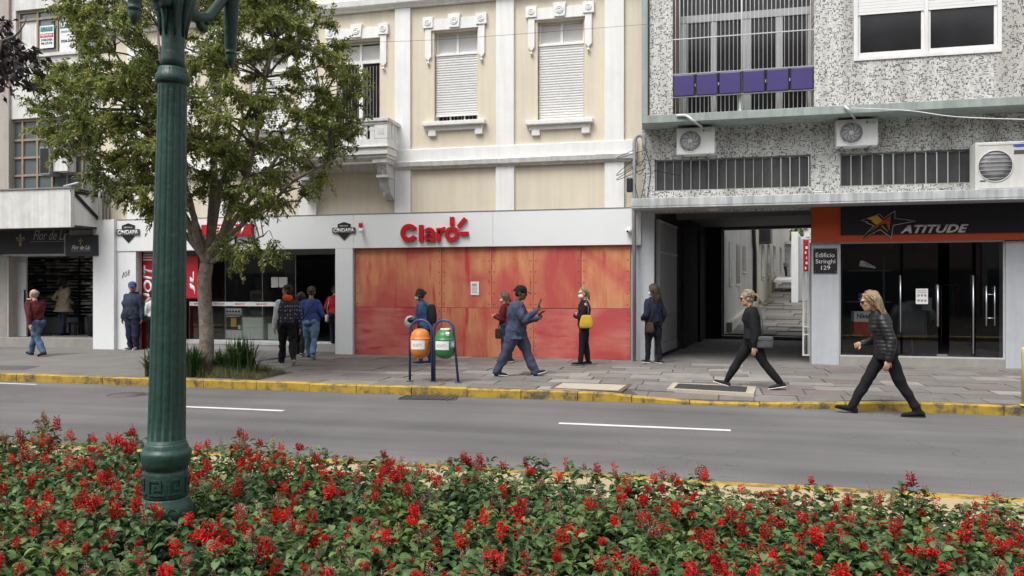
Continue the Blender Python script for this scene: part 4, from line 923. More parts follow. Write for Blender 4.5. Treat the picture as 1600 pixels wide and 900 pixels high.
# folded sheet gate against the left wall
t = thing('sheet_metal_gate', tuple(A(.06, .1, SZ)), 'grey sheet metal gate folded back against the passage wall behind the woman', 'gate')
apart(t, 'leaf', 'mid_grey', .03, .07, .05, 2.3, SZ + .34, 3.25); apart(t, 'frame_rail', 'pipe', .02, .09, .05, 2.3, 3.251, 3.30); apart(t, 'frame_rail', 'pipe', .02, .09, .05, 2.3, 2.55, 2.59); apart(t, 'frame_post', 'pipe', .02, .10, .0, .049, SZ + .02, 3.3)
for k in range(11): apart(t, 'rib', 'mid_grey', .071, .083, .2 + k * .19, .225 + k * .19, SZ + .36, 1.15)
apart(t, 'kick_plate', 'mid_grey', .03, .08, .05, 2.3, SZ + .10, SZ + .335)
# white barred gate, open, at the right side
t = thing('barred_gate', tuple(A(PWd - .25, .2, SZ)), 'narrow white barred gate standing open beside the right pier', 'gate')
ga, gb = X_(1254, FY + .45), X_(1265.5, FY + .45); gyy2 = FY + .45; gz0, gz1 = Z_(1260, 556, gyy2), Z_(1260, 424, gyy2)
b = MB(); frame_box(b, ga, gb, gz0, gz1, gyy2, gyy2 + .03, .028); b.build('frame', 'white_paint', t)
for k in range(2): xx = ga + (gb - ga) * (k + 1) / 3; b = MB(); b.tube([(xx, gyy2 + .015, gz0), (xx, gyy2 + .015, gz1)], .010, 6); b.build('bar', 'white_paint', t)
for z in (gz0 + .45, gz0 + .62, gz1 - .3): b = MB(); b.box(ga + .029, gb - .029, gyy2 + .005, gyy2 + .025, z, z + .025); b.build('cross_bar', 'white_paint', t)
part(t, 'hinge_post', 'white_paint', (gb + .003, gb + .03, gyy2, gyy2 + .05, gz0, gz1 + .5))
# alley: stepped cracked slabs climbing away from the passage
def az_(t): return .25 + max(0, t - PD) * .0625
AL = 44.0
b = MB(); abox(b, -1.2, PWd + 1.5, PD + .02, PD + AL, -.3, .22, -.3, az_(PD + AL) - .02); alley = b.build('alley', 'joint'); alley['kind'] = 'structure'
apart(alley, 'step', 'concrete', -.3, PWd + .4, PD - .35, PD + .02, SZ - .1, .235)
tt = PD + .03; row = 0
M['alley_slab'] = mat('alley_slab', (.20, .187, .168), .9, .25, 2, .4, 20, objvar=.25, dirt=(.12, .11, .10), dirtamt=.6, dscale=1.8)
while tt < PD + 26:
    L = random.uniform(.8, 1.4); s = -.45 - random.uniform(0, .3)
    while s < PWd + 1.2:
        w = random.uniform(.7, 1.5); j = random.uniform(-.03, .05); k = random.uniform(-.03, .03)
        apart(alley, 'alley_slab', 'alley_slab', s + .015, s + w - .015, tt + .012, tt + L - .012, az_(tt) - .08, az_(tt) + .02 + j, az_(tt + L) - .08, az_(tt + L) + .02 + j + k); s += w
    tt += L; row += 1
apart(alley, 'gutter_kerb', 'cream_wall', .50, .68, PD + .6, PD + 14, .20, .62, 1.0, 1.42)
# buildings along the alley's left side
def alley_house(s, t0, t1, h, m, label, wins, rise):
    t = thing('alley_building', tuple(A(s, t0, az_(t0) - .5)), label, 'building')
    b = MB(); abox(b, s - 3, s, t0, t1, -.2, h); b.build('wall', m, t)
    for (wa, wb, za, zb) in wins:
        w = apart(t, 'window', 'mid_grey', s - .02, s + .015, wa, wb, za, zb); apart(w, 'pane', 'pane_dark', s + .016, s + .022, wa + .06, wb - .06, za + .06, zb - .06); apart(w, 'sill', 'cream_wall', s, s + .06, wa - .05, wb + .05, za - .07, za - .005)
    return t
M['alley_grey'] = mat('alley_grey', (.46, .45, .41), .85, .12, 1.2, .15, 30, streak=.25, dirt=(.25, .24, .22), dirtamt=.4, dscale=1)
M['alley_cream'] = mat('alley_cream', (.58, .55, .44), .85, .1, 1.2, .15, 30, streak=.2)
alley_house(.50, PD + .01, PD + 10, 9, 'alley_grey', 'grey rendered house with tall slit windows inside the alley', [(PD + 1.2, PD + 2.0, 1.9, 3.3), (PD + 3.4, PD + 4.6, 1.9, 3.35), (PD + 5.6, PD + 6.8, 2.4, 3.4)], 0)
alley_house(.74, PD + 10.01, PD + 18, 8, 'alley_cream', 'cream house behind the dark drainpipe in the alley', [(PD + 11.4, PD + 13, 2.2, 4), (PD + 15, PD + 16.4, 2.3, 4)], 0)
alley_house(.62, PD + 18.01, PD + 40, 7, 'cream_wall', 'farthest pale house on the left of the alley', [(PD + 21, PD + 23, 2.6, 4.2), (PD + 27, PD + 29, 2.8, 4.4)], 0)
b = MB(); b.tube([A(.6, PD + 9.8, az_(PD + 9.8)), A(.6, PD + 9.8, 3.3), A(.6, PD + 9.4, 3.7), A(.58, PD + 9.0, 5.5)], .08, 8); tag(b.build('drainpipe', 'black', None, tuple(A(.2, PD + 9.8, .9))), 'dark drainpipe running down the alley wall', 'pipe')
t = thing('air_conditioner', tuple(A(.4, PD + 10.6, 3.7)), 'dark air conditioner hanging on the alley wall by the drainpipe', 'air conditioner')
apart(t, 'casing', 'dark_grey', .76, 1.25, PD + 10.1, PD + 11.1, 3.75, 4.4); apart(t, 'grille', 'black', .80, 1.20, PD + 10.08, PD + 10.099, 3.8, 4.35); apart(t, 'bracket', 'mid_grey', .74, 1.2, PD + 10.3, PD + 10.36, 3.68, 3.749)
# right side of the alley: white block with red poster, far house, trees
t = thing('alley_building', tuple(A(2.6, PD + 22, 1.5)), 'white block with a grey side at the right end of the alley', 'building')
wb = D(1236.5, 434, 37); wc = D(1262, 434, 37)
def blk(b, u0, u1, zc0_, zc1_, z0, z1):
    a0, a1 = D(u0, 450, zc0_), D(u1, 450, zc0_); d = pd * (zc1_ - zc0_)
    v = [(a0.x, a0.y, z0), (a1.x, a1.y, z0), (a1.x + d.x, a1.y + d.y, z0), (a0.x + d.x, a0.y + d.y, z0)]; v += [(x, y, z1) for x, y, _ in v]
    return b._add(v, [(0, 3, 2, 1), (4, 5, 6, 7), (0, 1, 5, 4), (1, 2, 6, 5), (2, 3, 7, 6), (3, 0, 4, 7)])
b = MB(); blk(b, 1236.5, 1247, 37, 48, 1, 1.75 + 88 / F * 37); b.build('wall', 'white_paint', t); b = MB(); blk(b, 1247.2, 1300, 37.6, 47, 1, 1.75 + 82 / F * 37); b.build('wing', 'light_grey', t)
b = MB(); blk(b, 1255, 1263, 30, 30.2, 1.75 + 26 / F * 30, 1.75 + 75 / F * 30); o = b.build('poster', 'red_banner', None, tuple(D(1259, 425, 30))); 
o2 = o; 
a = D(1257.6, 423, 29.98); c = D(1261.5, 423, 29.98); e = D(1257.6, 378, 29.98)
bpy.data.objects.remove(o); t = thing('poster', tuple(D(1259, 425, 30)), 'tall red poster with white marks at the right of the alley', 'poster'); b = MB(); blk(b, 1255, 1263.5, 30, 30.2, 1.75 + 26 / F * 30, 1.75 + 75 / F * 30); b.build('sheet', 'red_banner', t)
for k in range(5): b = MB(); blk(b, 1257.5 + (k * 7 % 3), 1260 + (k * 5 % 3), 29.96, 29.99, 1.75 + (29 + 8 * k) / F * 30, 1.75 + (33 + 8 * k) / F * 30); b.build('mark', 'white_print', t)
b = MB(); blk(b, 1252, 1268, 29, 29.5, 1.75 + 76 / F * 29, 1.75 + 80 / F * 29); b.box(*[q for q in (D(1257, 370, 29).x, D(1265, 370, 29).x, D(1257, 370, 29).y, D(1257, 370, 29).y + .3, 1.75 + 80.1 / F * 29, 1.75 + 92 / F * 29)]); b.lathe([(.08, 0), (.12, .1), (.1, .22), (0, .25)], tuple(D(1259, 358, 29)), 10); tag(b.build('alley_lamp', 'white_paint', None, tuple(D(1259, 374, 29))), 'white lamp box on top of the red poster', 'lamp')
t = thing('alley_building', tuple(D(1228, 434, 56)), 'grey house closing the far end of the alley', 'building')
b = MB(); blk(b, 1205, 1300, 56, 66, 1.5, 1.75 + 68 / F * 56); b.build('wall', 'light_grey', t); b = MB(); blk(b, 1224, 1234, 55.9, 55.99, 1.9, 1.75 + 60 / F * 56); b.build('door', 'mid_grey', t); b = MB(); blk(b, 1203, 1302, 55.5, 67, 1.75 + 68.1 / F * 56, 1.75 + 72 / F * 56); b.build('roof', 'concrete', t)
b = MB(); p = D(1226, 437, 45); b.obox((p.x, p.y, p.z), ps * .5, pd * 1.6 + Vector((0, 0, .1)), Vector((0, 0, .06))); tag(b.build('concrete_slab', 'white_paint', None, tuple(p)), 'loose white slab lying on the alley floor far back', 'slab')

# ---- sports shop ATITUDE
sa, sb = X_(1311, FY), X_(1571, FY); zst = Z_(1440, 377, FY); zfs = Z_(1440, 557, FY)
# fascia
zsg0, zsg1 = Z_(1440, 376.5, FY - .1), Z_(1440, 323, FY - .1) + .1
t = thing('shop_sign', (X_(1440, FY - .12), FY - .12, zsg0), 'black and orange Atitude fascia with a star logo', 'sign')
oy = FY - .12
zsg1 = zc_b + .012
part(t, 'orange_board', 'orange_sign', (X_(1268, oy), cx1 - .1, oy, FY - .022, zsg0, zsg1)); zbk = Z_(1440, 365.5, oy)
part(t, 'black_board', 'black_gloss', (X_(1313.5, oy), cx1 - .1, oy - .03, oy - .001, zbk, zsg1 - .002), bevel=.003)
ty = oy - .031
# ATITUDE in slanted rounded letters, angular construction
def IT(px, py): return W(1320 + px / 7.273, 320 + py / 7.273, ty)
p00, p10, p01 = IT(628, 327), IT(1405, 320), IT(628, 232)
text('ATITUDE', p00, (p10.x, ty, p00.z), (p01.x, ty, p01.z), 'silver_print', t, shear=.35, offset=.035, depth=.02, space=1.05)
star = [(182, 178), (395, 103), (440, 150), (572, 66), (570, 153), (800, 180), (800, 188), (552, 236), (530, 380), (400, 285), (180, 395), (325, 238), (240, 208), (252, 198)]
def zpoly(pts, y0, y1, m, name):
    w = [(lambda q: (q.x, q.z))(IT(*p)) for p in pts]; b = MB(); b.prism(w, y0, y1); return b.build(name, m, t)
def scale_poly(pts, k):
    # inset along edge normals (outline thickness)
    n = len(pts); ar = sum(pts[i][0] * pts[(i + 1) % n][1] - pts[(i + 1) % n][0] * pts[i][1] for i in range(n)); sg_ = 1 if ar > 0 else -1; out = []
    for i in range(n):
        a, p, c = Vector(pts[i - 1]), Vector(pts[i]), Vector(pts[(i + 1) % n]); e1 = (p - a).normalized(); e2 = (c - p).normalized()
        n1 = Vector((-e1.y, e1.x)) * sg_; n2 = Vector((-e2.y, e2.x)) * sg_; bis = (n1 + n2); bis = bis / max(.35, bis.length ** 2 / 2) if bis.length > .01 else n1
        out.append(tuple(p + bis * k))
    return out
zpoly(star, ty - .008, ty - .001, 'silver_print', 'star_outline'); zpoly(scale_poly(star, 6.5), ty - .014, ty - .0085, 'black_gloss', 'star')
zpoly([(250, 158), (368, 122), (428, 178), (390, 225), (352, 225), (300, 186), (318, 182)], ty - .020, ty - .0145, 'yellow_print', 'star_point'); zpoly([(408, 232), (432, 245), (492, 308), (478, 300)], ty - .020, ty - .0145, 'yellow_print', 'star_point')
zpoly([(285, 310), (375, 215), (520, 122), (505, 300), (470, 210), (400, 225)], ty - .022, ty - .0145, 'orange_sign', 'star_point')
# black plaque with the building's name
q0, q1 = W(1271, 427, FY - .03), W(1308, 388, FY - .03)
t = thing('name_plaque', (q0.x, FY - .05, q0.z), 'black plaque reading Edificio Stringhi 129 on the right pier', 'plaque'); part(t, 'plate', 'black', (q0.x, q1.x, FY - .045, FY - .022, q0.z, q1.z), bevel=.003)
for (tx, u0, u1, v0, v1) in (('Edifício', 1274.5, 1304, 395, 402), ('Stringhi', 1274.5, 1305, 405, 413.5), ('129', 1283, 1297, 415, 421.5)): ftext(tx, u0, v0, u1, v1, FY - .0455, 'white_print', t, depth=.004)
for (xx, zz) in ((q0.x + .03, q0.z + .03), (q1.x - .03, q0.z + .03), (q0.x + .03, q1.z - .03), (q1.x - .03, q1.z - .03)): b = MB(); b.lathe([(.008, 0), (.008, -.005), (0, -.006)], (xx, FY - .045, zz), 8, axis='y'); b.build('screw', 'steel', t)
# step, glass front, doors
part(C, 'shop_step', 'step_stone', (sa, sb, FY - .0, FY + .6, SZ - .05, zfs - .03)); part(C, 'shop_threshold', 'alu', (sa, sb, FY + .02, FY + .10, zfs - .029, zfs))
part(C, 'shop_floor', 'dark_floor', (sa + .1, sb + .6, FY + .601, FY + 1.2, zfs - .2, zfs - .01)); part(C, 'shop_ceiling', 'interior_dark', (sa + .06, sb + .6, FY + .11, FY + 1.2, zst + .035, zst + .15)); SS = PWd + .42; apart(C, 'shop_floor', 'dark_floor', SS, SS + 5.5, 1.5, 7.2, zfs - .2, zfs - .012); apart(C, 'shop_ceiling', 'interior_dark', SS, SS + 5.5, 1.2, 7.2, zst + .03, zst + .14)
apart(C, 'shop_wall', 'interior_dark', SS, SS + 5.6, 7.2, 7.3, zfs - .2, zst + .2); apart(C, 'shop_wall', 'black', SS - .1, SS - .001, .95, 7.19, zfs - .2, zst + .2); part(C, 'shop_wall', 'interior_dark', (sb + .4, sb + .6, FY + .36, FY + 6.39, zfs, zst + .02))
gf = part(C, 'glass_front', 'alu', (sa, sb, FY + .03, FY + .09, zst - .03, zst + .03), (sa, sa + .035, FY + .03, FY + .09, zfs, zst - .031), (sb - .03, sb, FY + .03, FY + .09, zfs, zst - .031))
for i, (u0, u1) in enumerate(((1313, 1407), (1408, 1466), (1481, 1519), (1522, 1569))): part(gf, 'pane', 'glass_dark', (X_(u0, FY + .05) + .03, X_(u1, FY + .05), FY + .05, FY + .06, zfs + .01, zst - .032))
for (u, v0, v1, r) in ((1407.5, 430, 519, .012), (1466, 445, 510, .022), (1521.5, 430, 553, .014), (1542, 447, 509, .014), (1555, 447, 509, .010)):
    a, c = W(u, v1, FY - .03), W(u, v0, FY - .03); b = MB(); b.tube([(a.x, FY + .0, a.z), (a.x, FY + .0, c.z)], r, 8)
    for z in (a.z + .15, c.z - .15): b.tube([(a.x, FY + .0, z), (a.x, FY + .05, z)], r * .6, 6)
    b.build('door_handle', 'steel', gf)
for z in (460, 497): a, c = W(1542, z, FY), W(1555, z, FY); b = MB(); b.tube([(a.x, FY, a.z), (c.x, FY, a.z)], .01, 6); b.build('cross_handle', 'steel', gf)
b = MB(); p = W(1473, 556, FY); b.box(p.x - .1, p.x + .1, FY + .03, FY + .1, zfs, zfs + .05); b.build('floor_lock', 'steel', gf)
# posters on the glass
def gposter(u0, v0, u1, v1, y, m, label):
    a, c = W(u0, v1, y), W(u1, v0, y); t = thing('poster', (a.x, y, a.z), label, 'poster'); part(t, 'sheet', m, (a.x, c.x, y, y + .003, a.z, c.z)); return t, a, c
t, a, c = gposter(1431, 451, 1450, 475, FY + .045, 'white_print', 'white notice with six small pictures on the sports shop glass')
for i in range(3):
    for j in range(2):
        w, h = (c.x - a.x), (c.z - a.z); xx = a.x + w * (.22 + .28 * i); zz = a.z + h * (.22 + .34 * j)
        b = MB(); b.lathe([(w * .11, 0), (w * .11, -.002)], (xx, FY + .0448, zz + .01), 12, axis='y'); b.box(xx - w * .07, xx + w * .07, FY + .042, FY + .0445, zz - h * .09, zz - h * .02); b.build('picture', 'grey_print', t)
for k in range(2): part(t, 'text_line', 'grey_print', (a.x + .03, c.x - .03, FY + .042, FY + .0445, c.z - .05 - .035 * k, c.z - .035 - .035 * k))
gposter(1441, 465, 1456, 485, FY + .14, 'mid_grey', 'grey sheet seen through the glass behind the white notice')
# window display: shelf, shoes, red and white shoe box, grey shirt on stand
def shoe_mesh(b, c, L, d=1, tilt=0):
    rot = Euler((0, tilt, 0)).to_matrix()
    def P(x, y, z): return Vector(c) + rot @ Vector((x * L * d, y * L, z * L))
    n = 9; prof = [(-.5, .10, .33), (-.42, .13, .37), (-.3, .14, .36), (-.15, .145, .31), (0, .15, .26), (.15, .165, .20), (.3, .17, .15), (.42, .15, .12), (.5, .07, .07)]
    vs = []
    for (x, hw, h) in prof:
        for (yy, zz) in ((-hw, .03), (-hw * 1.0, h * .45), (-hw * .55, h * .95), (hw * .55, h * .95), (hw, h * .45), (hw, .03)): vs.append(P(x, yy, zz))
    fs = [(i * 6 + q, (i + 1) * 6 + q, (i + 1) * 6 + (q + 1) % 6, i * 6 + (q + 1) % 6) for i in range(n - 1) for q in range(6)] + [tuple(range(6)), tuple(range(48, 54))[::-1]]
    b._add(vs, fs, True); b.rc = True
    return P
def shoe(u, v, y, w, label, m1, m2, tilt=0, d=1):
    p = W(u, v, y); t = thing('sports_shoe', tuple(p), label, 'shoe')
    b = MB(); P = shoe_mesh(b, p, w, d, tilt); b.build('upper', m1, t)
    b = MB(); b.obox(P(0, 0, .0), P(.5, 0, 0) - P(0, 0, 0), Vector((0, w * .15, 0)), (P(0, 0, .035) - P(0, 0, 0))); b.build('sole', m2, t, bevel=.008)
    b = MB(); b.obox(P(-.05, -.16, .16), P(.18, 0, -.06) - P(0, 0, 0), Vector((0, .006, 0)), (P(0, 0, .03) - P(0, 0, 0))); b.build('side_stripe', 'white_print' if m1 != 'white_print' else 'grey_print', t)
M['shoe_blue'] = mat('shoe_blue', (.06, .09, .35), .5)
shoe(1355, 417, FY + .2, .32, 'pale trainer on the upper shelf of the sports shop window', 'white_print', 'white_print', R(10))
shoe(1356, 467, FY + .2, .36, 'blue and white trainer above the red shoe box', 'shoe_blue', 'white_print')
dsp = thing('display_shelf', (X_(1340, FY + .6), FY + .6, zfs), 'dark display stand with shelves in the sports shop window', 'shelf')
for v in (422, 470, 526): z = Z_(1350, v, FY + .6); part(dsp, 'shelf_board', 'dark_grey', (X_(1318, FY + .6), X_(1385, FY + .6), FY + .11, FY + .6, z - .03, z - .005))
for u in (1318, 1385): part(dsp, 'upright', 'dark_grey', (X_(u, FY + .6) - .02, X_(u, FY + .6) + .02, FY + .85, FY + .9, zfs, Z_(1350, 400, FY + .6)))
q0, q1 = W(1335, 525.5, FY + .13), W(1371, 487, FY + .13)
t = thing('shoe_box', (q0.x, FY + .13, q0.z), 'large red and white shoe box in the sports shop window', 'box'); zz = Z_(1350, 503, FY + .13)
part(t, 'base', 'red_sign', (q0.x, q1.x, FY + .13, FY + .5, q0.z, zz), bevel=.004); part(t, 'lid', 'white_print', (q0.x - .005, q1.x + .005, FY + .125, FY + .505, zz + .001, q1.z), bevel=.004)
text('NikeAir', (X_(1339, FY + .12), FY + .1245, zz + .07), (X_(1368, FY + .12), FY + .1245, zz + .07), (X_(1339, FY + .12), FY + .1245, zz + .18), 'black_print', t, offset=.025)
# grey t-shirt on a torso form
p = W(1425, 527, FY + .4); t = thing('display_torso', (p.x, FY + .4, zfs), 'grey shirt on a torso stand behind the sports shop glass', 'mannequin')
b = MB(); zb_ = p.z; vs = []
for (z, hw, dp) in ((0, .30, .14), (.25, .28, .14), (.5, .30, .15), (.66, .32, .13), (.74, .18, .09), (.78, .08, .07)):
    for k in range(14): th = 2 * math.pi * k / 14; vs.append((p.x + hw * math.cos(th), FY + .4 + dp * math.sin(th), zb_ + z))
b._add(vs, [(i * 14 + q, i * 14 + (q + 1) % 14, (i + 1) * 14 + (q + 1) % 14, (i + 1) * 14 + q) for i in range(5) for q in range(14)] + [tuple(range(14))[::-1], tuple(range(70, 84))], True)
for sx in (-1, 1): b.tube([(p.x + sx * .26, FY + .4, zb_ + .64), (p.x + sx * .42, FY + .38, zb_ + .40)], [.10, .09], 10)
b.build('shirt', 'dark_grey', t); part(t, 'stand', 'dark_grey', (p.x - .02, p.x + .02, FY + .38, FY + .42, zfs + .03, zb_ - .001), (p.x - .15, p.x + .15, FY + .25, FY + .55, zfs, zfs + .029))
for k in range(3):
    x0 = X_(1470 + 30 * k, FY + 4.5); t = thing('clothes_rack', (x0, FY + 4.5, zfs), ['clothes rack deep in the dark sports shop behind the first door handle', 'middle clothes rack deep in the dark sports shop', 'clothes rack at the right back of the dark sports shop'][k], 'rack')
    part(t, 'frame', 'steel', (x0, x0 + .03, FY + 4.5, FY + 4.53, zfs, zfs + 1.5), (x0 + .9, x0 + .93, FY + 4.5, FY + 4.53, zfs, zfs + 1.5), (x0 + .031, x0 + .899, FY + 4.5, FY + 4.53, zfs + 1.47, zfs + 1.5))
    for g in range(6): part(t, 'garment', ['interior_dark', 'mid_grey', 'red_banner'][(g + k) % 3], (x0 + .08 + g * .13, x0 + .15 + g * .13, FY + 4.35, FY + 4.7, zfs + .6, zfs + 1.46))

# ---- outdoor units, cables and pipe
def ac(u0, v0, u1, v1, y0, dep, label, m, fu, fr, logo=None, org=None):
    zc_ = (v0 + v1) / 2; x0, x1 = X_(u0, y0), X_(u1, y0); uc = (u0 + u1) / 2; z0, z1 = Z_(uc, v1, y0), Z_(uc, v0, y0); w = x1 - x0
    t = thing('air_conditioner', (x0, y0, z0), label, 'air conditioner'); part(t, 'casing', m, (x0, x1, y0, y0 + dep, z0, z1), bevel=.018)
    fx = x0 + w * fu; fz = (z0 + z1) / 2; r = fr * (z1 - z0)
    b = MB(); b.lathe([(r + .015, .0), (r + .015, -.012), (r, -.016), (r - .004, -.004), (r - .004, .0)], (fx, y0 - .001, fz), 36, axis='y'); recalc(b.build('fan_ring', m, t))
    b = MB(); b.lathe([(r - .004, -.001), (r * .5, -.0025), (.001, -.003)], (fx, y0, fz), 32, axis='y'); b.build('fan_well', 'light_grey' if logo != 'wire' else 'mid_grey', t)
    b = MB()
    if logo != 'wire':
        for k in range(9):
            a0 = 2 * math.pi * k / 9; n = 7; vs = []
            for i in range(n):
                rr = r * .2 + (r * .93 - r * .2) * i / (n - 1); aa = a0 + .75 * (i / (n - 1)); wd = .26
                for (da, dy) in ((0, -.004), (wd, -.011)): vs.append((fx + rr * math.cos(aa + da), y0 + dy, fz + rr * math.sin(aa + da)))
            b._add(vs, [(2 * i, 2 * i + 1, 2 * i + 3, 2 * i + 2) for i in range(n - 1)], True)
        b.build('fan_blades', 'mid_grey', t); b = MB(); b.lathe([(r * .22, 0), (r * .2, -.016), (0, -.018)], (fx, y0 - .004, fz), 18, axis='y'); b.build('hub', m, t)
    else:
        for k in range(7): zz = fz - r * .8 + r * 1.6 * k / 6; hw = math.sqrt(max(0, r * r - (zz - fz) ** 2)) * .96; b.tube([(fx - hw, y0 - .014, zz), (fx + hw, y0 - .014, zz)], .004 if k % 2 else .007, 5)
        b.build('guard_wire', 'light_grey', t)
    for xx in (x0 + w * .12, x1 - w * .2): part(t, 'bracket', 'mid_grey', (xx, xx + .04, y0 + .04, FY + .01 if y0 + dep < FY else y0 + dep, z0 - .06, z0 - .002))
    part(t, 'valve_cover', m, (x1 + .001, x1 + .035, y0 + dep * .4, y0 + dep * .85, z0 + .05, z0 + (z1 - z0) * .5), bevel=.01)
    return t, x0, x1, y0, z0, z1
t, x0, x1, y0, z0, z1 = ac(1057, 199, 1117, 241, FY - .36, .30, 'white outdoor air conditioner left, under the purple panels', 'ac_white', .36, .39)
text('LG', (x0 + .70 * (x1 - x0) + .06, y0 - .001, z1 - .11), (x0 + .70 * (x1 - x0) + .16, y0 - .001, z1 - .11), (x0 + .70 * (x1 - x0) + .06, y0 - .001, z1 - .05), 'grey_print', t, depth=.002); b = MB(); b.lathe([(.03, 0), (.03, -.002)], (x0 + .70 * (x1 - x0) + .01, y0 - .001, z1 - .08), 12, axis='y'); b.build('logo', 'grey_print', t)
t, x0, x1, y0, z0, z1 = ac(1307, 186, 1372, 228, FY - .36, .30, 'white outdoor air conditioner in the middle, below the green ledge', 'ac_white', .36, .40)
text('LG', (x0 + .74 * (x1 - x0) + .05, y0 - .001, z1 - .11), (x0 + .74 * (x1 - x0) + .15, y0 - .001, z1 - .11), (x0 + .74 * (x1 - x0) + .05, y0 - .001, z1 - .05), 'grey_print', t, depth=.002); b = MB(); b.lathe([(.03, 0), (.03, -.002)], (x0 + .74 * (x1 - x0), y0 - .001, z1 - .08), 12, axis='y'); b.build('logo', 'grey_print', t)
t, x0, x1, y0, z0, z1 = ac(1524, 221, 1612, 297, FY - .62, .36, 'large cream outdoor air conditioner standing on the canopy at the right', 'ac_old', .36, .315, 'wire')
part(t, 'foot', 'mid_grey', (x0 + .1, x0 + .2, y0 + .05, y0 + .3, zc_t + .001, z0 - .06)); 
b = MB(); lx_, lz_ = X_(1597, y0), Z_(1597, 226, y0); vs = [(lx_ + .16 * math.cos(2 * math.pi * k / 24), y0 - .003, lz_ + .045 * math.sin(2 * math.pi * k / 24) + .1 * .16 * math.cos(2 * math.pi * k / 24)) for k in range(24)]; b._add(vs, [tuple(range(24))]); b.build('logo', 'shoe_blue', t); part(t, 'energy_label', 'dark_grey', (lx_ - .14, lx_ + .13, y0 - .004, y0 - .001, lz_ - .18, lz_ - .10)); part(t, 'vent_slot', 'dark_grey', (x0 + .08, x0 + .18, y0 - .003, y0 - .001, z0 + .17, z0 + .2))
for zz in (z0 + .05, z1 - .05): part(t, 'casing_rib', 'ac_old', (x0 + .06, x1 - .05, y0 - .008, y0 - .001, zz - .012, zz + .012))
def cable(name, uvy, r, m, label, n=20, cat='cable'):
    P = [W(u, v, y) for (u, v, y) in uvy]; b = MB(); pts = []
    for i in range(len(P) - 1):
        a = P[max(i - 1, 0)]; p = P[i]; q = P[i + 1]; d = P[min(i + 2, len(P) - 1)]
        for k in range(8):
            t_ = k / 8; pts.append(.5 * ((2 * p) + (q - a) * t_ + (2 * a - 5 * p + 4 * q - d) * t_ ** 2 + (3 * p - a - 3 * q + d) * t_ ** 3))
    pts.append(P[-1]); b.tube(pts, r, 6); return tag(b.build(name, m, None, tuple(P[0])), label, cat)
cable('refrigerant_pipe', [(1057, 181, UY - .13), (1072, 181, UY - .14), (1085, 190, UY - .15), (1098, 199, FY - .3)], .03, 'white_cable', 'white lagged pipe running to the left air conditioner', cat='pipe')
cable('refrigerant_pipe', [(1320, 166, UY - .13), (1328, 174, UY - .16), (1336, 186, FY - .3)], .028, 'white_cable', 'short white lagged pipe above the middle air conditioner', cat='pipe')
cable('cable', [(1330, 169, UY - .14), (1420, 173, UY - .5), (1500, 183, UY - .9), (1650, 188, UY - 1.4)], .011, 'white_cable', 'slack white cable hanging in front of the green ledge')
cable('cable', [(1022, 266, FY - .02), (1050, 272, FY - .04), (1064, 274, FY - .02)], .010, 'cable', 'black cable crossing the left ribbon window')
cable('cable', [(1262, 291, FY - .03), (1270, 299, FY - .10), (1285, 300, FY - .2)], .014, 'white_cable', 'short white cable at the corner of the left ribbon window')
cable('cable', [(1005, 222, FY - .1), (1016, 262, FY - .03), (1014, 290, FY - .03), (1011, 309, FY - .03)], .008, 'cable', 'black cable dropping beside the grey conduit to the canopy')
cable('cable', [(400, 70, FY - 3.5), (640, 64, FY - 3.2), (800, 54, FY - 3), (1010, 38, UY - .1)], .0032, 'cable', 'thin overhead wire crossing the beige facade')
b = MB(); pts = []
gx_ = X_(991, FY - .25); gx2 = X_(1007, FY - .25); zt2 = Z_(998, 213, FY - .25)
pts = [(gx_, FY - .22, SZ), (gx_, FY - .22, zt2 - .15)] + [((gx_ + gx2) / 2 - (gx2 - gx_) / 2 * math.cos(a), FY - .22, zt2 - .15 + .18 * math.sin(a)) for a in np.linspace(.2, math.pi - .1, 9)] + [(gx2, FY - .22, zt2 - .28)]
b.tube(pts, .042, 12); t = tag(b.build('conduit_pipe', 'pipe', None, (gx_, FY - .22, SZ)), 'grey conduit pipe with hooked top between the beige and mosaic buildings', 'pipe')
b = MB(); q = W(984, 289, FY - .26); b.box(q.x - .07, q.x + .06, FY - .3, FY - .2, q.z - .16, q.z + .16); b.build('junction_box', 'black', t, bevel=.03)
for k in range(6):
    z0_ = zt2 - .3 - .1 * k; b = MB(); sg_ = random.uniform(.15, .6); P = []
    for i in range(12):
        a = i / 11; P.append((gx_ - .02 + (gx2 - gx_ + .05) * a - (0 if k % 2 else .5 * math.sin(math.pi * a)), FY - .25, z0_ - sg_ * math.sin(math.pi * a)))
    b.tube(P, .008, 5); b.build('looped_wire', 'cable', t)

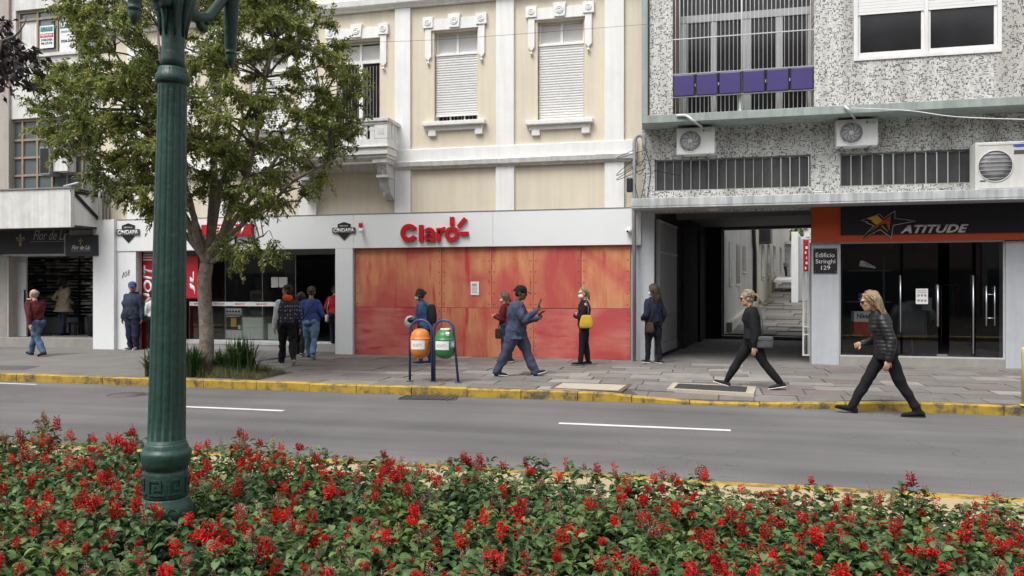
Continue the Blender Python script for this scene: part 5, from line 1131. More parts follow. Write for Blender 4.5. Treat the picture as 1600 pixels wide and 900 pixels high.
# ------------------------------------------------------------------ A: pale building on the left
ax0, ax1 = X_(-330, FY), X_(154, FY) - .02
Ab = thing('pale_building', (X_(60, FY), FY, SZ), 'pale office building with timber windows over a dark shop at the left', 'building')
w1 = (X_(22, FY), ax1 - .12, Z_(60, 84, FY), Z_(60, 12, FY)); w2 = (X_(6, FY), ax1 - .12, Z_(60, 293, FY) - .3, Z_(60, 183, FY)); w0 = (X_(-200, FY), X_(-20, FY), w1[2], w1[3])
wd = (X_(11, FY), ax1 - .05, SZ + .2, Z_(60, 398, FY))
b = MB(); wall(b, X_(15, FY), ax1, Z_(60, 400, FY), 11, FY + .05, FY + .3, [w1, w2]); b.build('upper_wall', 'white_old', Ab)
b = MB(); wall(b, ax0, X_(15, FY) - .001, SZ - .1, 11, FY - .03, FY + .3, [(ax0 + 1, X_(-25, FY), SZ, 2.8), (X_(-200, FY), X_(-30, FY), w1[2], w1[3])]); b.build('side_wall', 'tan_wall', Ab); part(Ab, 'pane', 'pane_dark', (X_(-200, FY), X_(-30, FY), FY + .2, FY + .21, w1[2], w1[3])); part(Ab, 'shutter_door', 'mid_grey', (ax0 + 1, X_(-25, FY), FY + .2, FY + .22, SZ, 2.8))
part(Ab, 'jamb', 'step_stone', (X_(0, FY), X_(12, FY), FY - .035, FY + .1, SZ - .05, Z_(5, 395, FY)))
part(Ab, 'roof', 'concrete', (ax0, ax1, FY, FY + 9, 11, 11.2)); part(Ab, 'upper_floor', 'interior_mid', (ax0, ax1, FY + .31, FY + 8.9, 3.3, 3.45)); part(Ab, 'end_wall', 'white_old', (ax1 - .2, ax1 - .001, FY + .301, FY + 9, SZ, 10.9))
for (w, nx, zsplit) in ((w1, 4, .82), (w2, 6, .0)):
    y = FY + .12; b = MB(); frame_box(b, w[0], w[1], w[2], w[3], y, y + .10, .07)
    cols = [w[0] + (w[1] - w[0]) * i / nx for i in range(1, nx)]
    rows_ = [w[2] + (w[3] - w[2]) * .80] if zsplit else [w[2] + (w[3] - w[2]) * f for f in (.30, .52, .74)]
    for c in cols: b.box(c - .03, c + .03, y + .004, y + .096, w[2] + .071, w[3] - .071)
    for r in rows_: b.box(w[0] + .071, w[1] - .071, y + .008, y + .092, r - .03, r + .03)
    fw = b.build('timber_window', 'wood_frame', Ab, bevel=.004)
    xs2 = [w[0] + .07] + cols + [w[1] - .07]; zs2 = [w[2] + .07] + rows_ + [w[3] - .07]
    for i in range(len(xs2) - 1):
        for j in range(len(zs2) - 1):
            blank = zsplit and i == 0 and j == 0
            part(fw, 'pane', 'white_old' if blank else 'glass_blue', (xs2[i], xs2[i + 1], y + .05, y + .06, zs2[j], zs2[j + 1]))
    part(fw, 'sill', 'white_old', (w[0] - .05, w[1] + .05, FY - .01, FY + .12, w[2] - .08, w[2] - .001))
# posters in the upper window
def uposter(u0, v0, u1, v1, label, lines, m):
    y = FY + .115; a, c = W(u0, v1, y), W(u1, v0, y); t = thing('poster', (a.x, y, a.z), label, 'poster'); part(t, 'sheet', m, (a.x, c.x, y, y + .003, a.z, c.z))
    for (tx, f0, f1, mm, bar) in lines:
        h = c.z - a.z; w = c.x - a.x
        if bar: part(t, 'stripe', bar, (a.x + .02, c.x - .02, y - .002, y - .0005, a.z + h * (f0 - .03), a.z + h * (f1 + .03)))
        text(tx, (a.x + w * .1, y - .0025, a.z + h * f0), (a.x + w * .9, y - .0025, a.z + h * f0), (a.x + w * .1, y - .0025, a.z + h * f1), mm, t, depth=.003, offset=.02)
M['teal'] = mat('teal', (.16, .40, .36), .5); M['teal_dark'] = mat('teal_dark', (.03, .12, .13), .5)
uposter(62, 39, 84, 76, 'teal, white and red for-sale poster in the upper left window', [('LEGULE', .76, .92, 'teal_dark', 'teal'), ('VENDA', .50, .62, 'white_print', 'red_sign'), ('3102-2424', .32, .42, 'black_print', None), ('999.177.710', .16, .26, 'black_print', None)], 'white_print')
uposter(93, 28, 118, 81, 'white and navy poster in the upper window half hidden by leaves', [('UNA', .74, .90, 'white_print', 'teal_dark'), ('imóveis', .58, .66, 'teal', None), ('3028-2000', .28, .36, 'black_print', None)], 'white_print')
# canopy box with bracket
ky = FY - 1.15; zk0, zk1 = Z_(60, 356, ky), Z_(60, 294, ky); kx = X_(107, ky)
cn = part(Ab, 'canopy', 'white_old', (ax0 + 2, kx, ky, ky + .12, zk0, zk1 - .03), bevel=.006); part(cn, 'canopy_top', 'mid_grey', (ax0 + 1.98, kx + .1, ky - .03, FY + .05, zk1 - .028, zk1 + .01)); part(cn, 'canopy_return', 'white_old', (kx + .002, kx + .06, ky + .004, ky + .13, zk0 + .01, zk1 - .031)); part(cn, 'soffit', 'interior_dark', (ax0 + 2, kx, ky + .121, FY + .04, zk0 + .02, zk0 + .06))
b = MB(); b._add([(kx - .02, ky + .14, zk1 - .05), (kx - .02, FY + .04, zk1 - .05), (kx - .02, FY + .04, zk0 + .07), (kx - .02, ky + .14, zk0 + .07), (kx, ky + .14, zk1 - .05), (kx, FY + .04, zk1 - .05), (kx, FY + .04, zk0 + .07), (kx, ky + .14, zk0 + .07)], [(0, 1, 2, 3), (7, 6, 5, 4), (0, 4, 5, 1), (3, 2, 6, 7)]); b.build('side_panel', 'white_paint', cn)
b = MB(); b.tube([(kx + .03, ky + .15, zk1 - .12), (kx + .03, FY - .05, zk0 + .2)], .05, 4); b.tube([(kx + .03, ky + .15, zk1 - .1), (kx + .03, FY, zk1 - .12)], .04, 4); b.build('bracket', 'black', cn)
b = MB(); xx = X_(153, FY - .35); b.tube([(xx, FY - .3, Z_(153, 345, FY)), (xx, FY - .3, Z_(153, 285, FY)), (xx - .15, FY - .3, Z_(153, 282, FY))], .03, 8); b.tube([(xx - .15, FY - .3, Z_(153, 282, FY)), (X_(100, FY - .4), FY - .4, Z_(100, 291, FY - .4))], .025, 6); tag(b.build('pole', 'alu', None, (xx, FY - .3, 3.2)), 'thin pale metal pole at the end of the left canopy', 'pole')
for k, u in enumerate((161, 166.5, 171.5)):
    xx = X_(u, FY - .2); b = MB(); b.tube([(xx, FY - .2, zs_ + .02), (xx, FY - .2, zs_ + 1.1)], .022, 6); tag(b.build('vertical_pipe', 'mid_grey', None, (xx, FY - .2, zs_)), ['left one of three thin pipes above the white panel corner', 'middle one of three thin pipes above the white panel corner', 'right one of three thin pipes above the white panel corner'][k], 'pipe')
# old air conditioner with white plate above the canopy
p0_, p1_ = W(71, 275, FY - .1), W(118, 229, FY - .1); t = thing('air_conditioner', (p0_.x, FY - .3, p0_.z), 'dark boxy air conditioner above the left canopy half behind leaves', 'air conditioner'); part(t, 'casing', 'mid_grey', (p0_.x, X_(87, FY - .1), FY - .3, FY + .1, p0_.z, p1_.z), bevel=.01); part(t, 'side_plate', 'white_old', (X_(88, FY - .1), X_(110, FY - .1), FY - .2, FY + .1, p0_.z + .1, p1_.z)); part(t, 'grille', 'black', (p0_.x + .03, X_(85.5, FY - .1), FY - .305, FY - .301, p0_.z + .05, p1_.z - .05))
# shop "Flor de Lis"
zsf0, zsf1 = Z_(60, 397, FY - .1), Z_(60, 352, FY - .1); t = thing('shop_sign', (X_(50, FY - .1), FY - .1, zsf0), 'long dark shop fascia with faint script under the left canopy', 'sign')
part(t, 'board', 'black', (X_(-60, FY - .1), X_(101, FY - .1), FY - .1, FY + .03, zsf0, zsf1)); part(t, 'trim', 'light_grey', (X_(5, FY - .1), X_(101, FY - .1), FY - .12, FY - .101, zsf0 - .03, zsf0 - .001), (X_(101, FY - .1), X_(102.5, FY - .1), FY - .12, FY - .09, zsf0 - .06, Z_(60, 366, FY - .1)))
ftext('Flor de Lis', 52, 360, 107, 375, FY - .101, 'grey_print', t, shear=.4, depth=.004); part(t, 'underline', 'grey_print', (X_(48, FY - .1), X_(99, FY - .1), FY - .104, FY - .1015, Z_(60, 378, FY - .1), Z_(60, 377.3, FY - .1)))
def fleur(t, u, v, h, y, m):
    p = W(u, v, y); k = h
    def pet(pts): b.prism([(p.x + a * k, p.z + c * k) for a, c in pts], y - .006, y - .0005)
    b = MB(); pet([(0, .5), (.10, .3), (.07, .1), (0, 0), (-.07, .1), (-.10, .3)])
    for s_ in (1, -1): pet([(s_ * .05, .02), (s_ * .16, .2), (s_ * .28, .26), (s_ * .36, .14), (s_ * .30, .02), (s_ * .27, .10), (s_ * .20, .12), (s_ * .10, -.02)])
    pet([(-.22, -.04), (.22, -.04), (.22, .01), (-.22, .01)]); pet([(-.06, -.05), (.06, -.05), (.12, -.28), (0, -.4), (-.12, -.28)]); b.build('emblem', m, t)
fleur(t, 32, 376, .42, FY - .101, 'gold_print')
q0, q1 = W(103, 400, FY - .25), W(152, 367, FY - .25); t = thing('hanging_sign', (q0.x, FY - .25, q0.z), 'small black sign with fleur emblem and white script beside the white pier', 'sign')
part(t, 'board', mat('sign_navy', (.018, .021, .03), .4), (q0.x, q1.x, FY - .25, FY - .18, q0.z, q1.z), bevel=.004); part(t, 'hanger', 'steel', (q0.x + .1, q0.x + .12, FY - .22, FY - .2, q1.z + .001, q1.z + .3), (q1.x - .12, q1.x - .10, FY - .22, FY - .2, q1.z + .001, q1.z + .3))
ftext('Flor de Lis', 112, 383, 141, 390, FY - .2505, 'white_print', t, shear=.35, offset=.02); part(t, 'underline', 'grey_print', (X_(111, FY - .25), X_(142, FY - .25), FY - .254, FY - .2505, Z_(126, 392.5, FY - .25), Z_(126, 391.8, FY - .25))); fleur(t, 126, 378, .22, FY - .2505, 'gold_print')
part(Ab, 'shop_step', 'step_stone', (X_(-60, FY), ax1, FY - .06, FY + .5, SZ - .05, SZ + .26), bevel=.01); part(Ab, 'shop_floor', 'store_floor', (X_(-60, FY), ax1, FY + .501, FY + 5, SZ, SZ + .255))
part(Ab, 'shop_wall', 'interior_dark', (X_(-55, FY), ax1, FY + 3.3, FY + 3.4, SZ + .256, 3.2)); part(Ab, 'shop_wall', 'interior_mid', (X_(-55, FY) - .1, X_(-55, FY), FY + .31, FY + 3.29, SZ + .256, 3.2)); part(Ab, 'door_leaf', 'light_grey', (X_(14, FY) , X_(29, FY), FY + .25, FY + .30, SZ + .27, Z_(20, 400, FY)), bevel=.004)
b = MB(); b.box(X_(27.5, FY), X_(28.5, FY), FY + .2, FY + .24, 1.2, 1.7); b.build('door_handle', 'black', Ab)
# shelves with folded goods: each shelf a part, the goods on them many and tiny
rk = thing('shop_shelving', (X_(90, FY + 1.7), FY + 1.7, SZ + .256), 'wall shelving stacked with folded dark and grey cloth in the left shop', 'shelf')
xs0, xs1 = X_(5, FY + 1.7), ax1 - .3; zz = .95; stk = MB(); 
while zz < 2.75:
    part(rk, 'shelf_board', 'dark_grey', (xs0, xs1, FY + 1.75, FY + 2.2, zz, zz + .02)); x = xs0 + .02
    while x < xs1 - .1:
        w = random.uniform(.10, .24); k = random.choice([1, 1, 2, 3]); h = .018
        stk.cm = random.choices([0, 1, 2, 3], [2, 2, 3, 4])[0]
        for i in range(k): j = random.uniform(-.012, .012); stk.box(x + j, x + w - .012 + j, FY + 1.72 + random.uniform(0, .05), FY + 2.17, zz + .022 + i * (h + .003), zz + .022 + i * (h + .003) + h)
        x += w
    zz += .098
o = stk.build('folded_goods', ['dark_grey', 'mid_grey', 'light_grey', mat('cloth_pale', (.62, .61, .59), .8)], rk); o['kind'] = 'stuff'
for s_ in (xs0 - .03, (xs0 + xs1) / 2 + .4, xs1): part(rk, 'upright', 'black', (s_, s_ + .04, FY + 1.71, FY + 2.26, SZ + .256, 2.85))
part(rk, 'base_cabinet', 'light_grey', (xs0, xs1, FY + 1.9, FY + 2.25, SZ + .256, .9))
q = W(112, 524, FY + 1.2); t = thing('stool', (q.x, FY + 1.3, SZ + .256), 'low dark stool on the floor of the left shop', 'stool'); part(t, 'seat', 'black', (q.x - .14, q.x + .14, FY + 1.2, FY + 1.48, SZ + .56, SZ + .62), bevel=.01)
for sx in (-.12, .08):
    for sy in (1.22, 1.42): part(t, 'leg', 'black', (q.x + sx, q.x + sx + .04, FY + sy, FY + sy + .04, SZ + .256, SZ + .559))
q = W(146, 524, FY + .9); t = thing('waste_bin', (q.x, FY + 1.0, SZ + .256), 'dark upright bin at the right end of the left shop', 'bin'); b = MB(); b.lathe([(.15, 0), (.19, .55), (.2, .56), (.2, .6), (.0, .61)], (q.x - .06, FY + 1.0, SZ + .256), 16); b.build('body', 'black', t); b = MB(); b.lathe([(.205, .601), (.205, .62), (.0, .64)], (q.x - .06, FY + 1.0, SZ + .256), 16); b.build('lid', 'dark_grey', t)
q = W(32, 521, FY + .2); t = thing('fire_extinguisher', (q.x, FY + .42, SZ + .256), 'red fire extinguisher on a stand at the door of the left shop', 'fire extinguisher'); c_ = (q.x, FY + .42, SZ + .256)
b = MB(); b.lathe([(.075, .12), (.085, .14), (.085, .50), (.06, .57), (.03, .60), (.03, .64)], c_, 16); b.build('cylinder', 'red_sign', t); b = MB(); b.lathe([(.0865, .26), (.0865, .42)], c_, 16, smooth=True); b.build('paper_label', 'white_print', t); b = MB(); b.tube([(c_[0], c_[1], c_[2] + .64), (c_[0] + .1, c_[1], c_[2] + .66), (c_[0] + .12, c_[1] - .02, c_[2] + .45)], .014, 6); b.build('hose', 'black', t)
b = MB()
for a in (0, 2.1, 4.2): b.tube([(c_[0], c_[1], c_[2] + .12), (c_[0] + .13 * math.cos(a), c_[1] + .13 * math.sin(a), c_[2])], .008, 5)
b.build('stand', 'red_banner', t)

# ------------------------------------------------------------------ the far side of the street, behind the viewer (seen only in reflections)
M['opp_wall'] = mat('opp_wall', (.30, .22, .18), .8, .1, .5)
for i, (x0, x1, h, m) in enumerate(((-60, -22, 16, 'tan_wall'), (-21.9, -2, 15.5, 'opp_wall'), (-1.9, 16, 17.5, 'opp_wall'), (16.1, 60, 16, 'tan_wall'))):
    t = thing('opposite_building', (x0, -17, 0), ['long pale building across the street', 'brown building across the street', 'cream building across the street', 'brown end building across the street'][i], 'building')
    wl = []
    x = x0 + 1.2
    while x < x1 - 2:
        for z in (4.2, 7.4, 10.6):
            if z + 1.7 < h: wl.append((x, x + 1.3, z, z + 1.7))
        x += 3
    b = MB(); wall(b, x0, x1, 0, h, -17.4, -17, wl); b.build('wall', m, t); part(t, 'core', 'interior_dark', (x0, x1, -26, -17.6, 0, h - .2)); part(t, 'shop_band', 'dark_grey', (x0 + .3, x1 - .3, -17.0, -16.95, .1, 2.9))
    for w in wl: part(t, 'window', 'glass_blue', (w[0], w[1], -17.35, -17.3, w[2], w[3]))
# ================================================================== STREET FURNITURE
# ---- lamp post in the flower bed
LS = 4.5 / F; PR = .93; lz = lambda v: CZ + (450 - v + (7 if v > 690 else 0)) * LS
lp = D(257, 805, 4.5); LPO = (lp.x, lp.y, .14)
lamp = thing('street_lamp', LPO, 'tall dark green fluted cast iron lamp post rising from the red flowers', 'street lamp')
cxy = (lp.x, lp.y, 0)
def lath(name, pts, n=40, flute=None, m='post_green'):
    b = MB(); b.lathe([(r * LS * PR, lz(v)) for (v, r) in pts], cxy, n, flute=flute); return b.build(name, m, lamp)
base = lath('base', [(888, 37), (835, 37), (822, 40), (812, 43.5), (804, 44), (797, 43), (790, 40), (786, 38), (783, 37), (781.5, 36)])
drum = lath('drum', [(781.4, 35), (778, 35.5), (745, 35.5), (742, 35), (740, 34), (737, 34), (735, 36), (728, 38), (720, 39.5), (714, 40), (710, 39), (708, 36), (704, 34.5), (700, 33.5), (697, 31.5)])
# meander relief round the drum
def meander(k, n):
    a0 = 2 * math.pi * k / n; w = 2 * math.pi / n
    strokes = [((.08, .08), (.92, .16)), ((.08, .08), (.18, .92)), ((.08, .82), (.75, .92)), ((.65, .35), (.75, .92)), ((.35, .35), (.75, .45)), ((.35, .35), (.45, .62))]
    b = MB()
    for (p, q) in strokes:
        vs = []; z0 = lz(776) + (lz(747) - lz(776)) * p[1]; z1 = lz(776) + (lz(747) - lz(776)) * q[1]; n2 = 4
        for i in range(n2 + 1):
            a = a0 + w * (p[0] + (q[0] - p[0]) * i / n2)
            for (rr, z) in ((33.2, z0), (35.0, z0), (35.0, z1), (33.2, z1)): vs.append((lp.x + rr * LS * math.cos(a), lp.y + rr * LS * math.sin(a), z))
        b._add(vs, [(i * 4 + j, (i + 1) * 4 + j, (i + 1) * 4 + (j + 1) % 4, i * 4 + (j + 1) % 4) for i in range(n2) for j in range(4)] + [(0, 1, 2, 3), (n2 * 4 + 3, n2 * 4 + 2, n2 * 4 + 1, n2 * 4)])
    b.rc = True; return b.build('key_ornament', 'post_green', drum)
for k in range(7): meander(k, 7)
nf = 16
fl = lambda th, z: 1 - .055 * (abs(math.sin(th * nf / 2)) < .62) if (lz(690) < z < lz(140)) else 1
b = MB(); N = 160; prof = [(698, 30.5), (692, 30.3), (689, 30.2)] + [(688 - (688 - 142) * i / 10, 30 - 7.2 * i / 10) for i in range(11)] + [(139, 23), (133, 23)]
vs = []
for (v, r) in prof:
    for j in range(N):
        th = 2 * math.pi * j / N; g = math.cos(th * nf); d = 1 - (.06 * max(0, g - .1) if 141 < v < 689 else 0); vs.append((lp.x + r * LS * PR * d * math.cos(th), lp.y + r * LS * PR * d * math.sin(th), lz(v)))
b._add(vs, [(i * N + j, i * N + (j + 1) % N, (i + 1) * N + (j + 1) % N, (i + 1) * N + j) for i in range(len(prof) - 1) for j in range(N)], True); b.build('shaft', 'post_green', lamp)
b = MB(); b.lathe([(r * LS, lz(v)) for (v, r) in [(134, 22), (132, 24.5), (126, 25.2), (120, 24.6), (116, 22), (112, 21), (108, 20)]], cxy, 72, flute=lambda th, z: 1 + .03 * math.sin(th * 26 + (z - lz(120)) * 60)); b.build('collar', 'post_green', lamp)
cap = lath('capital', [(108, 20), (95, 18.6), (75, 18), (50, 18.5), (30, 20.5), (12, 24), (-5, 27), (-25, 24), (-45, 18), (-80, 15), (-150, 13), (-165, 17), (-175, 13)], 40)
b = MB()
for k in range(8):
    a = 2 * math.pi * k / 8; P = [(18.5, 60), (19.5, 40), (22, 20), (26, 2), (29, -8), (27, -14)]
    b.tube([(lp.x + r * LS * math.cos(a), lp.y + r * LS * math.sin(a), lz(v)) for (r, v) in P], [.004, .012, .02, .022, .018, .008], 8)
b.build('acanthus_leaves', 'post_green', cap)
arm_dir = (D(347, 105, 4.89) - D(195, 40, 4.11)); arm_dir.z = 0; arm_dir.normalize()
for s in (-1, 1):
    tip = D(195, 40, 4.11) if s < 0 else D(347, 105, 4.89); r = .40; ex, ey = tip.x, tip.y
    b = MB(); c0 = Vector((lp.x, lp.y, lz(20))); e = Vector((ex, ey, tip.z + .50)); d = (e - c0); d.z = 0
    P = [c0 + d * t + Vector((0, 0, h)) for (t, h) in ((.05, .0), (.2, .04), (.4, .02), (.6, .05), (.8, .17), (1.0, .17 + .02))]
    P[-1].z = e.z; b.tube(P, [.05, .045, .035, .03, .03, .035], 12)
    Q = [c0 + d * .5 + Vector((0, 0, .0 + .03 * math.sin(a))) + d.normalized() * .03 * math.cos(a) for a in np.linspace(0, 5.0, 10)]; b.tube(Q, np.linspace(.018, .028, 10), 8)
    ar = b.build('arm', 'post_green', lamp)
    b = MB(); b.lathe([(0, 0), (.010, .006), (.024, .035), (.030, .065), (.028, .075), (.034, .08), (.034, .092), (.030, .098), (.034, .11), (.046, .40), (.050, .41), (.056, .44), (.056, .50), (.045, .56), (.03, .58)], (ex, ey, tip.z), 32, flute=lambda th, z: 1 - .05 * (.12 < z < .40) * max(0, math.cos(th * 12))); b.build('pendant', 'post_green', ar)
    b = MB(); b.lathe([(.07, .58), (.10, .62), (.14, .75), (.15, .95), (.12, 1.08), (.05, 1.14)], (ex, ey, tip.z), 24); b.build('globe', 'white_print', ar)
b = MB(); b.lathe([(.08, lz(-175)), (.16, lz(-200)), (.17, lz(-250)), (.1, lz(-285)), (.02, lz(-300))], cxy, 24); b.build('globe', 'white_print', lamp)
lamp.rotation_euler = (0, R(1.1), TH)
# keep the tilt about the base only (turn the parts back so the ornament stays put)
lamp.rotation_euler = Euler((R(-.0), R(1.1), 0)); 

# ---- twin litter bins on blue hoops
bp = [G(640, 596, SZ), G(677, 597, SZ), G(716.5, 598, SZ)]; by0 = sum(p.y for p in bp) / 3; bxs = [p.x for p in bp]; k = 13.4 / F
stand = thing('bin_stand', (bxs[1], by0, SZ), 'blue tubular double hoop stand carrying the two litter bins', 'bin stand')
topz = Z_(660, 500, by0)
for i in range(2):
    xa, xb = bxs[i] + (.02 if i else 0), bxs[i + 1] - (.0 if i else .02); xt0, xt1 = (xa + .0, xb - .01) if i == 0 else (xa + .0, xb - .085)
    r = (xt1 - xt0) / 2; pts = [(xa, by0, SZ + .002), (xt0, by0, topz - r)] + [((xt0 + xt1) / 2 - r * math.cos(a), by0, topz - r + r * math.sin(a)) for a in np.linspace(.15, math.pi - .15, 14)] + [(xt1, by0, topz - r), (xb, by0, SZ + .002)]
    b = MB(); b.tube(pts, .022, 10); b.build('hoop', 'frame_blue', stand)
    zc_ = Z_(660, 533, by0)
    for (p, q) in ((xt0, xt0 + .05), (xt1 - .05, xt1)): b = MB(); b.tube([(p, by0, zc_), (q, by0, zc_)], .012, 8); b.build('pivot', 'frame_blue', stand)
for x in bxs: b = MB(); b.lathe([(.06, 0), (.06, .012), (.025, .018)], (x, by0, SZ + .001), 14); b.build('foot_plate', 'frame_blue', stand)
def bin_(u0, u1, v0, v1, m, label, tag2):
    x0, x1 = X_(u0, by0), X_(u1, by0); cx = (x0 + x1) / 2; z0, z1 = Z_(u0, v1, by0), Z_(u0, v0, by0); h = z1 - z0; r = (x1 - x0) / 2
    t = thing('litter_bin', (cx, by0, z0), label, 'litter bin')
    prof = [(0, 0), (.35, .015), (.62, .06), (.82, .13), (.94, .22), (.99, .33), (1, .5), (1, .635), (.985, .64)]
    b = MB(); b.lathe([(a * r, c * h) for a, c in prof], (cx, by0, z0), 36); b.build('body', m, t)
    prof = [(1.0, .64), (1.02, .645), (1.02, .665), (.99, .67), (.95, .76), (.85, .86), (.66, .94), (.4, .985), (.0, 1.0)]
    lid = MB(); lid.lathe([(a * r, c * h) for a, c in prof], (cx, by0, z0), 36); lid = lid.build('lid', m, t)
    a0, a1 = (-math.pi * .72, -math.pi * .25); b = MB(); vs = []; n = 12
    zl0_, zl1_ = z0 + h * .33, z0 + h * .62
    off = 0 if tag2 == 'o' else -.08
    for i in range(n + 1):
        a = a0 + off + (a1 - a0) * i / n
        for z in (zl0_, zl1_): vs.append((cx + 1.012 * r * math.cos(a), by0 + 1.012 * r * math.sin(a), z))
    b._add(vs, [(2 * i, 2 * i + 2, 2 * i + 3, 2 * i + 1) for i in range(n)], True); lb = b.build('label_plate', 'white_print', t)
    # hand-drawn lettering bent round the plate
    me = text_mesh('RICHITY', 0, .015); co = np.empty(len(me.vertices) * 3); me.vertices.foreach_get('co', co); co = co.reshape(-1, 3); mn, mx = co.min(0), co.max(0)
    aa = a0 + off + (a1 - a0) * (.15 + .66 * (co[:, 0] - mn[0]) / (mx[0] - mn[0])); zz = zl0_ + (zl1_ - zl0_) * (.28 + .36 * (co[:, 1] - mn[1]) / (mx[1] - mn[1]))
    nc = np.stack([1.02 * r * np.cos(aa), 1.02 * r * np.sin(aa), zz - z0], 1); me.vertices.foreach_set('co', nc.ravel()); me.materials.clear(); me.materials.append(M['grey_print']); link('lettering', me, lb)
    for s in (-1, 1): b = MB(); b.lathe([(.02, 0), (.02, .03)], (cx + s * r * .98, by0, z0 + h * .57), 10, axis='x'); b.build('hinge', 'frame_blue', t)
    if tag2 == 'g':
        b = MB(); b.box(cx - .06, cx + .10, by0 - .06, by0 + .06, z1 - .006, z1 + .02); b.build('cap', 'white_print', lid); b = MB(); b.obox((cx + .09, by0 - r * .75, z0 + h * .86), (.03, 0, 0), (0, .01, .014), (0, -.006, .02)); b.build('sticker', 'white_print', lid)
        b = MB(); a = -.42; b.obox((cx + r * math.cos(a), by0 + r * math.sin(a), z0 + h * .52), Vector((-math.sin(a), math.cos(a), 0)) * .045, Vector((math.cos(a), math.sin(a), 0)) * .004, (0, 0, .06)); b.build('sticker', 'grey_print', t); b = MB(); b.obox((cx + (r + .004) * math.cos(a), by0 + (r + .004) * math.sin(a), z0 + h * .51), Vector((-math.sin(a), math.cos(a), 0)) * .022, Vector((math.cos(a), math.sin(a), 0)) * .004, (0, 0, .03)); b.build('sticker', 'white_print', t)
bin_(642, 671.5, 513, 560, 'bin_orange', 'orange capsule litter bin with a white label on the blue stand', 'o')
bin_(680, 710.5, 514.5, 560.5, 'bin_green', 'green capsule litter bin with a white label on the blue stand', 'g')
# ---- bollard at the right edge
q = G(1606, 634, SZ); t = thing('bollard', (q.x, q.y, SZ), 'pale yellow bollard on the kerb at the right edge', 'bollard'); 
b = MB(); b.lathe([(.075, 0), (.075, .76), (.066, .80), (.0, .805)], (q.x, q.y, SZ), 24); b.build('post', 'bollard_yellow', t); b = MB(); b.lathe([(.10, 0), (.10, .012), (.077, .02)], (q.x, q.y, SZ), 24); b.build('base_plate', 'bollard_yellow', t)

# ================================================================== PLANTS
def np_mesh(name, V, Fq, mats, mi=None, smooth=False):
    me = bpy.data.meshes.new(name); V = np.asarray(V, dtype=np.float64).reshape(-1, 3); Fq = np.asarray(Fq, dtype=np.int64); k = Fq.shape[1]
    me.vertices.add(len(V)); me.vertices.foreach_set('co', V.ravel()); me.loops.add(Fq.size); me.loops.foreach_set('vertex_index', Fq.ravel())
    me.polygons.add(len(Fq)); me.polygons.foreach_set('loop_start', np.arange(0, Fq.size, k)); me.polygons.foreach_set('loop_total', np.full(len(Fq), k))
    for m in mats: me.materials.append(M[m] if isinstance(m, str) else m)
    if mi is not None: me.polygons.foreach_set('material_index', np.asarray(mi, dtype=np.int32))
    if smooth: me.polygons.foreach_set('use_smooth', np.ones(len(Fq), dtype=bool))
    me.update(calc_edges=True); me.validate(); return me
def unit(v): return v / np.maximum(np.linalg.norm(v, axis=-1, keepdims=True), 1e-9)
def leaf_batch(P, Dr, L, Wd, up, fold=.25, droop=.25):
    """many leaves: base points P, directions Dr, lengths, widths -> two folded halves each with a bent tip (2 quads + 2 tris as quads)"""
    n = len(P); Dr = unit(Dr); S = unit(np.cross(Dr, up)); N = unit(np.cross(S, Dr)); L = L[:, None]; Wd = Wd[:, None]
    mid = P + Dr * L * .45 + N * Wd * fold * .0; tip = P + Dr * L - N * L * droop
    l = P + Dr * L * .42 + S * Wd * .5 + N * Wd * fold; r = P + Dr * L * .42 - S * Wd * .5 + N * Wd * fold
    V = np.stack([P, l, tip, r, mid], 1).reshape(-1, 3); b = np.arange(n)[:, None] * 5
    Fq = np.concatenate([b + np.array([[0, 4, 1, 1]]), b + np.array([[4, 2, 1, 1]]), b + np.array([[0, 3, 4, 4]]), b + np.array([[3, 2, 4, 4]])], 0)[:, :3]
    return V, Fq
for nm, c, tr in (('leaf_dark', (.105, .150, .042), .45), ('leaf_mid', (.185, .250, .070), .5), ('leaf_olive', (.27, .31, .10), .5), ('leaf_pale', (.38, .39, .20), .45)): M[nm] = leaf_mat(nm, c, tr)
M['leaf_purple'] = leaf_mat('leaf_purple', (.050, .036, .038), .1); M['leaf_purple2'] = leaf_mat('leaf_purple2', (.085, .066, .066), .1)
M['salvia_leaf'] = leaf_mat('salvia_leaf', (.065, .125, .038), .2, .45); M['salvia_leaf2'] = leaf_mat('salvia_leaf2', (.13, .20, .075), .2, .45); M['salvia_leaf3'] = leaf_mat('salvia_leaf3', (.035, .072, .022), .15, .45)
M['salvia_red'] = leaf_mat('salvia_red', (.62, .016, .013), .25, .5); M['salvia_red2'] = leaf_mat('salvia_red2', (.42, .008, .020), .2, .5); M['salvia_faded'] = leaf_mat('salvia_faded', (.30, .14, .10), .2, .7); M['salvia_pale'] = leaf_mat('salvia_pale', (.50, .42, .34), .2, .7); M['stem'] = leaf_mat('stem', (.07, .09, .03), .0, .7)
M['blade'] = leaf_mat('blade', (.035, .075, .022), .15, .4); M['blade2'] = leaf_mat('blade2', (.07, .12, .035), .15, .4); M['dry_grass'] = leaf_mat('dry_grass', (.20, .165, .085), .2, .8)
M['alyssum'] = leaf_mat('alyssum', (.62, .61, .60), .2, .8)

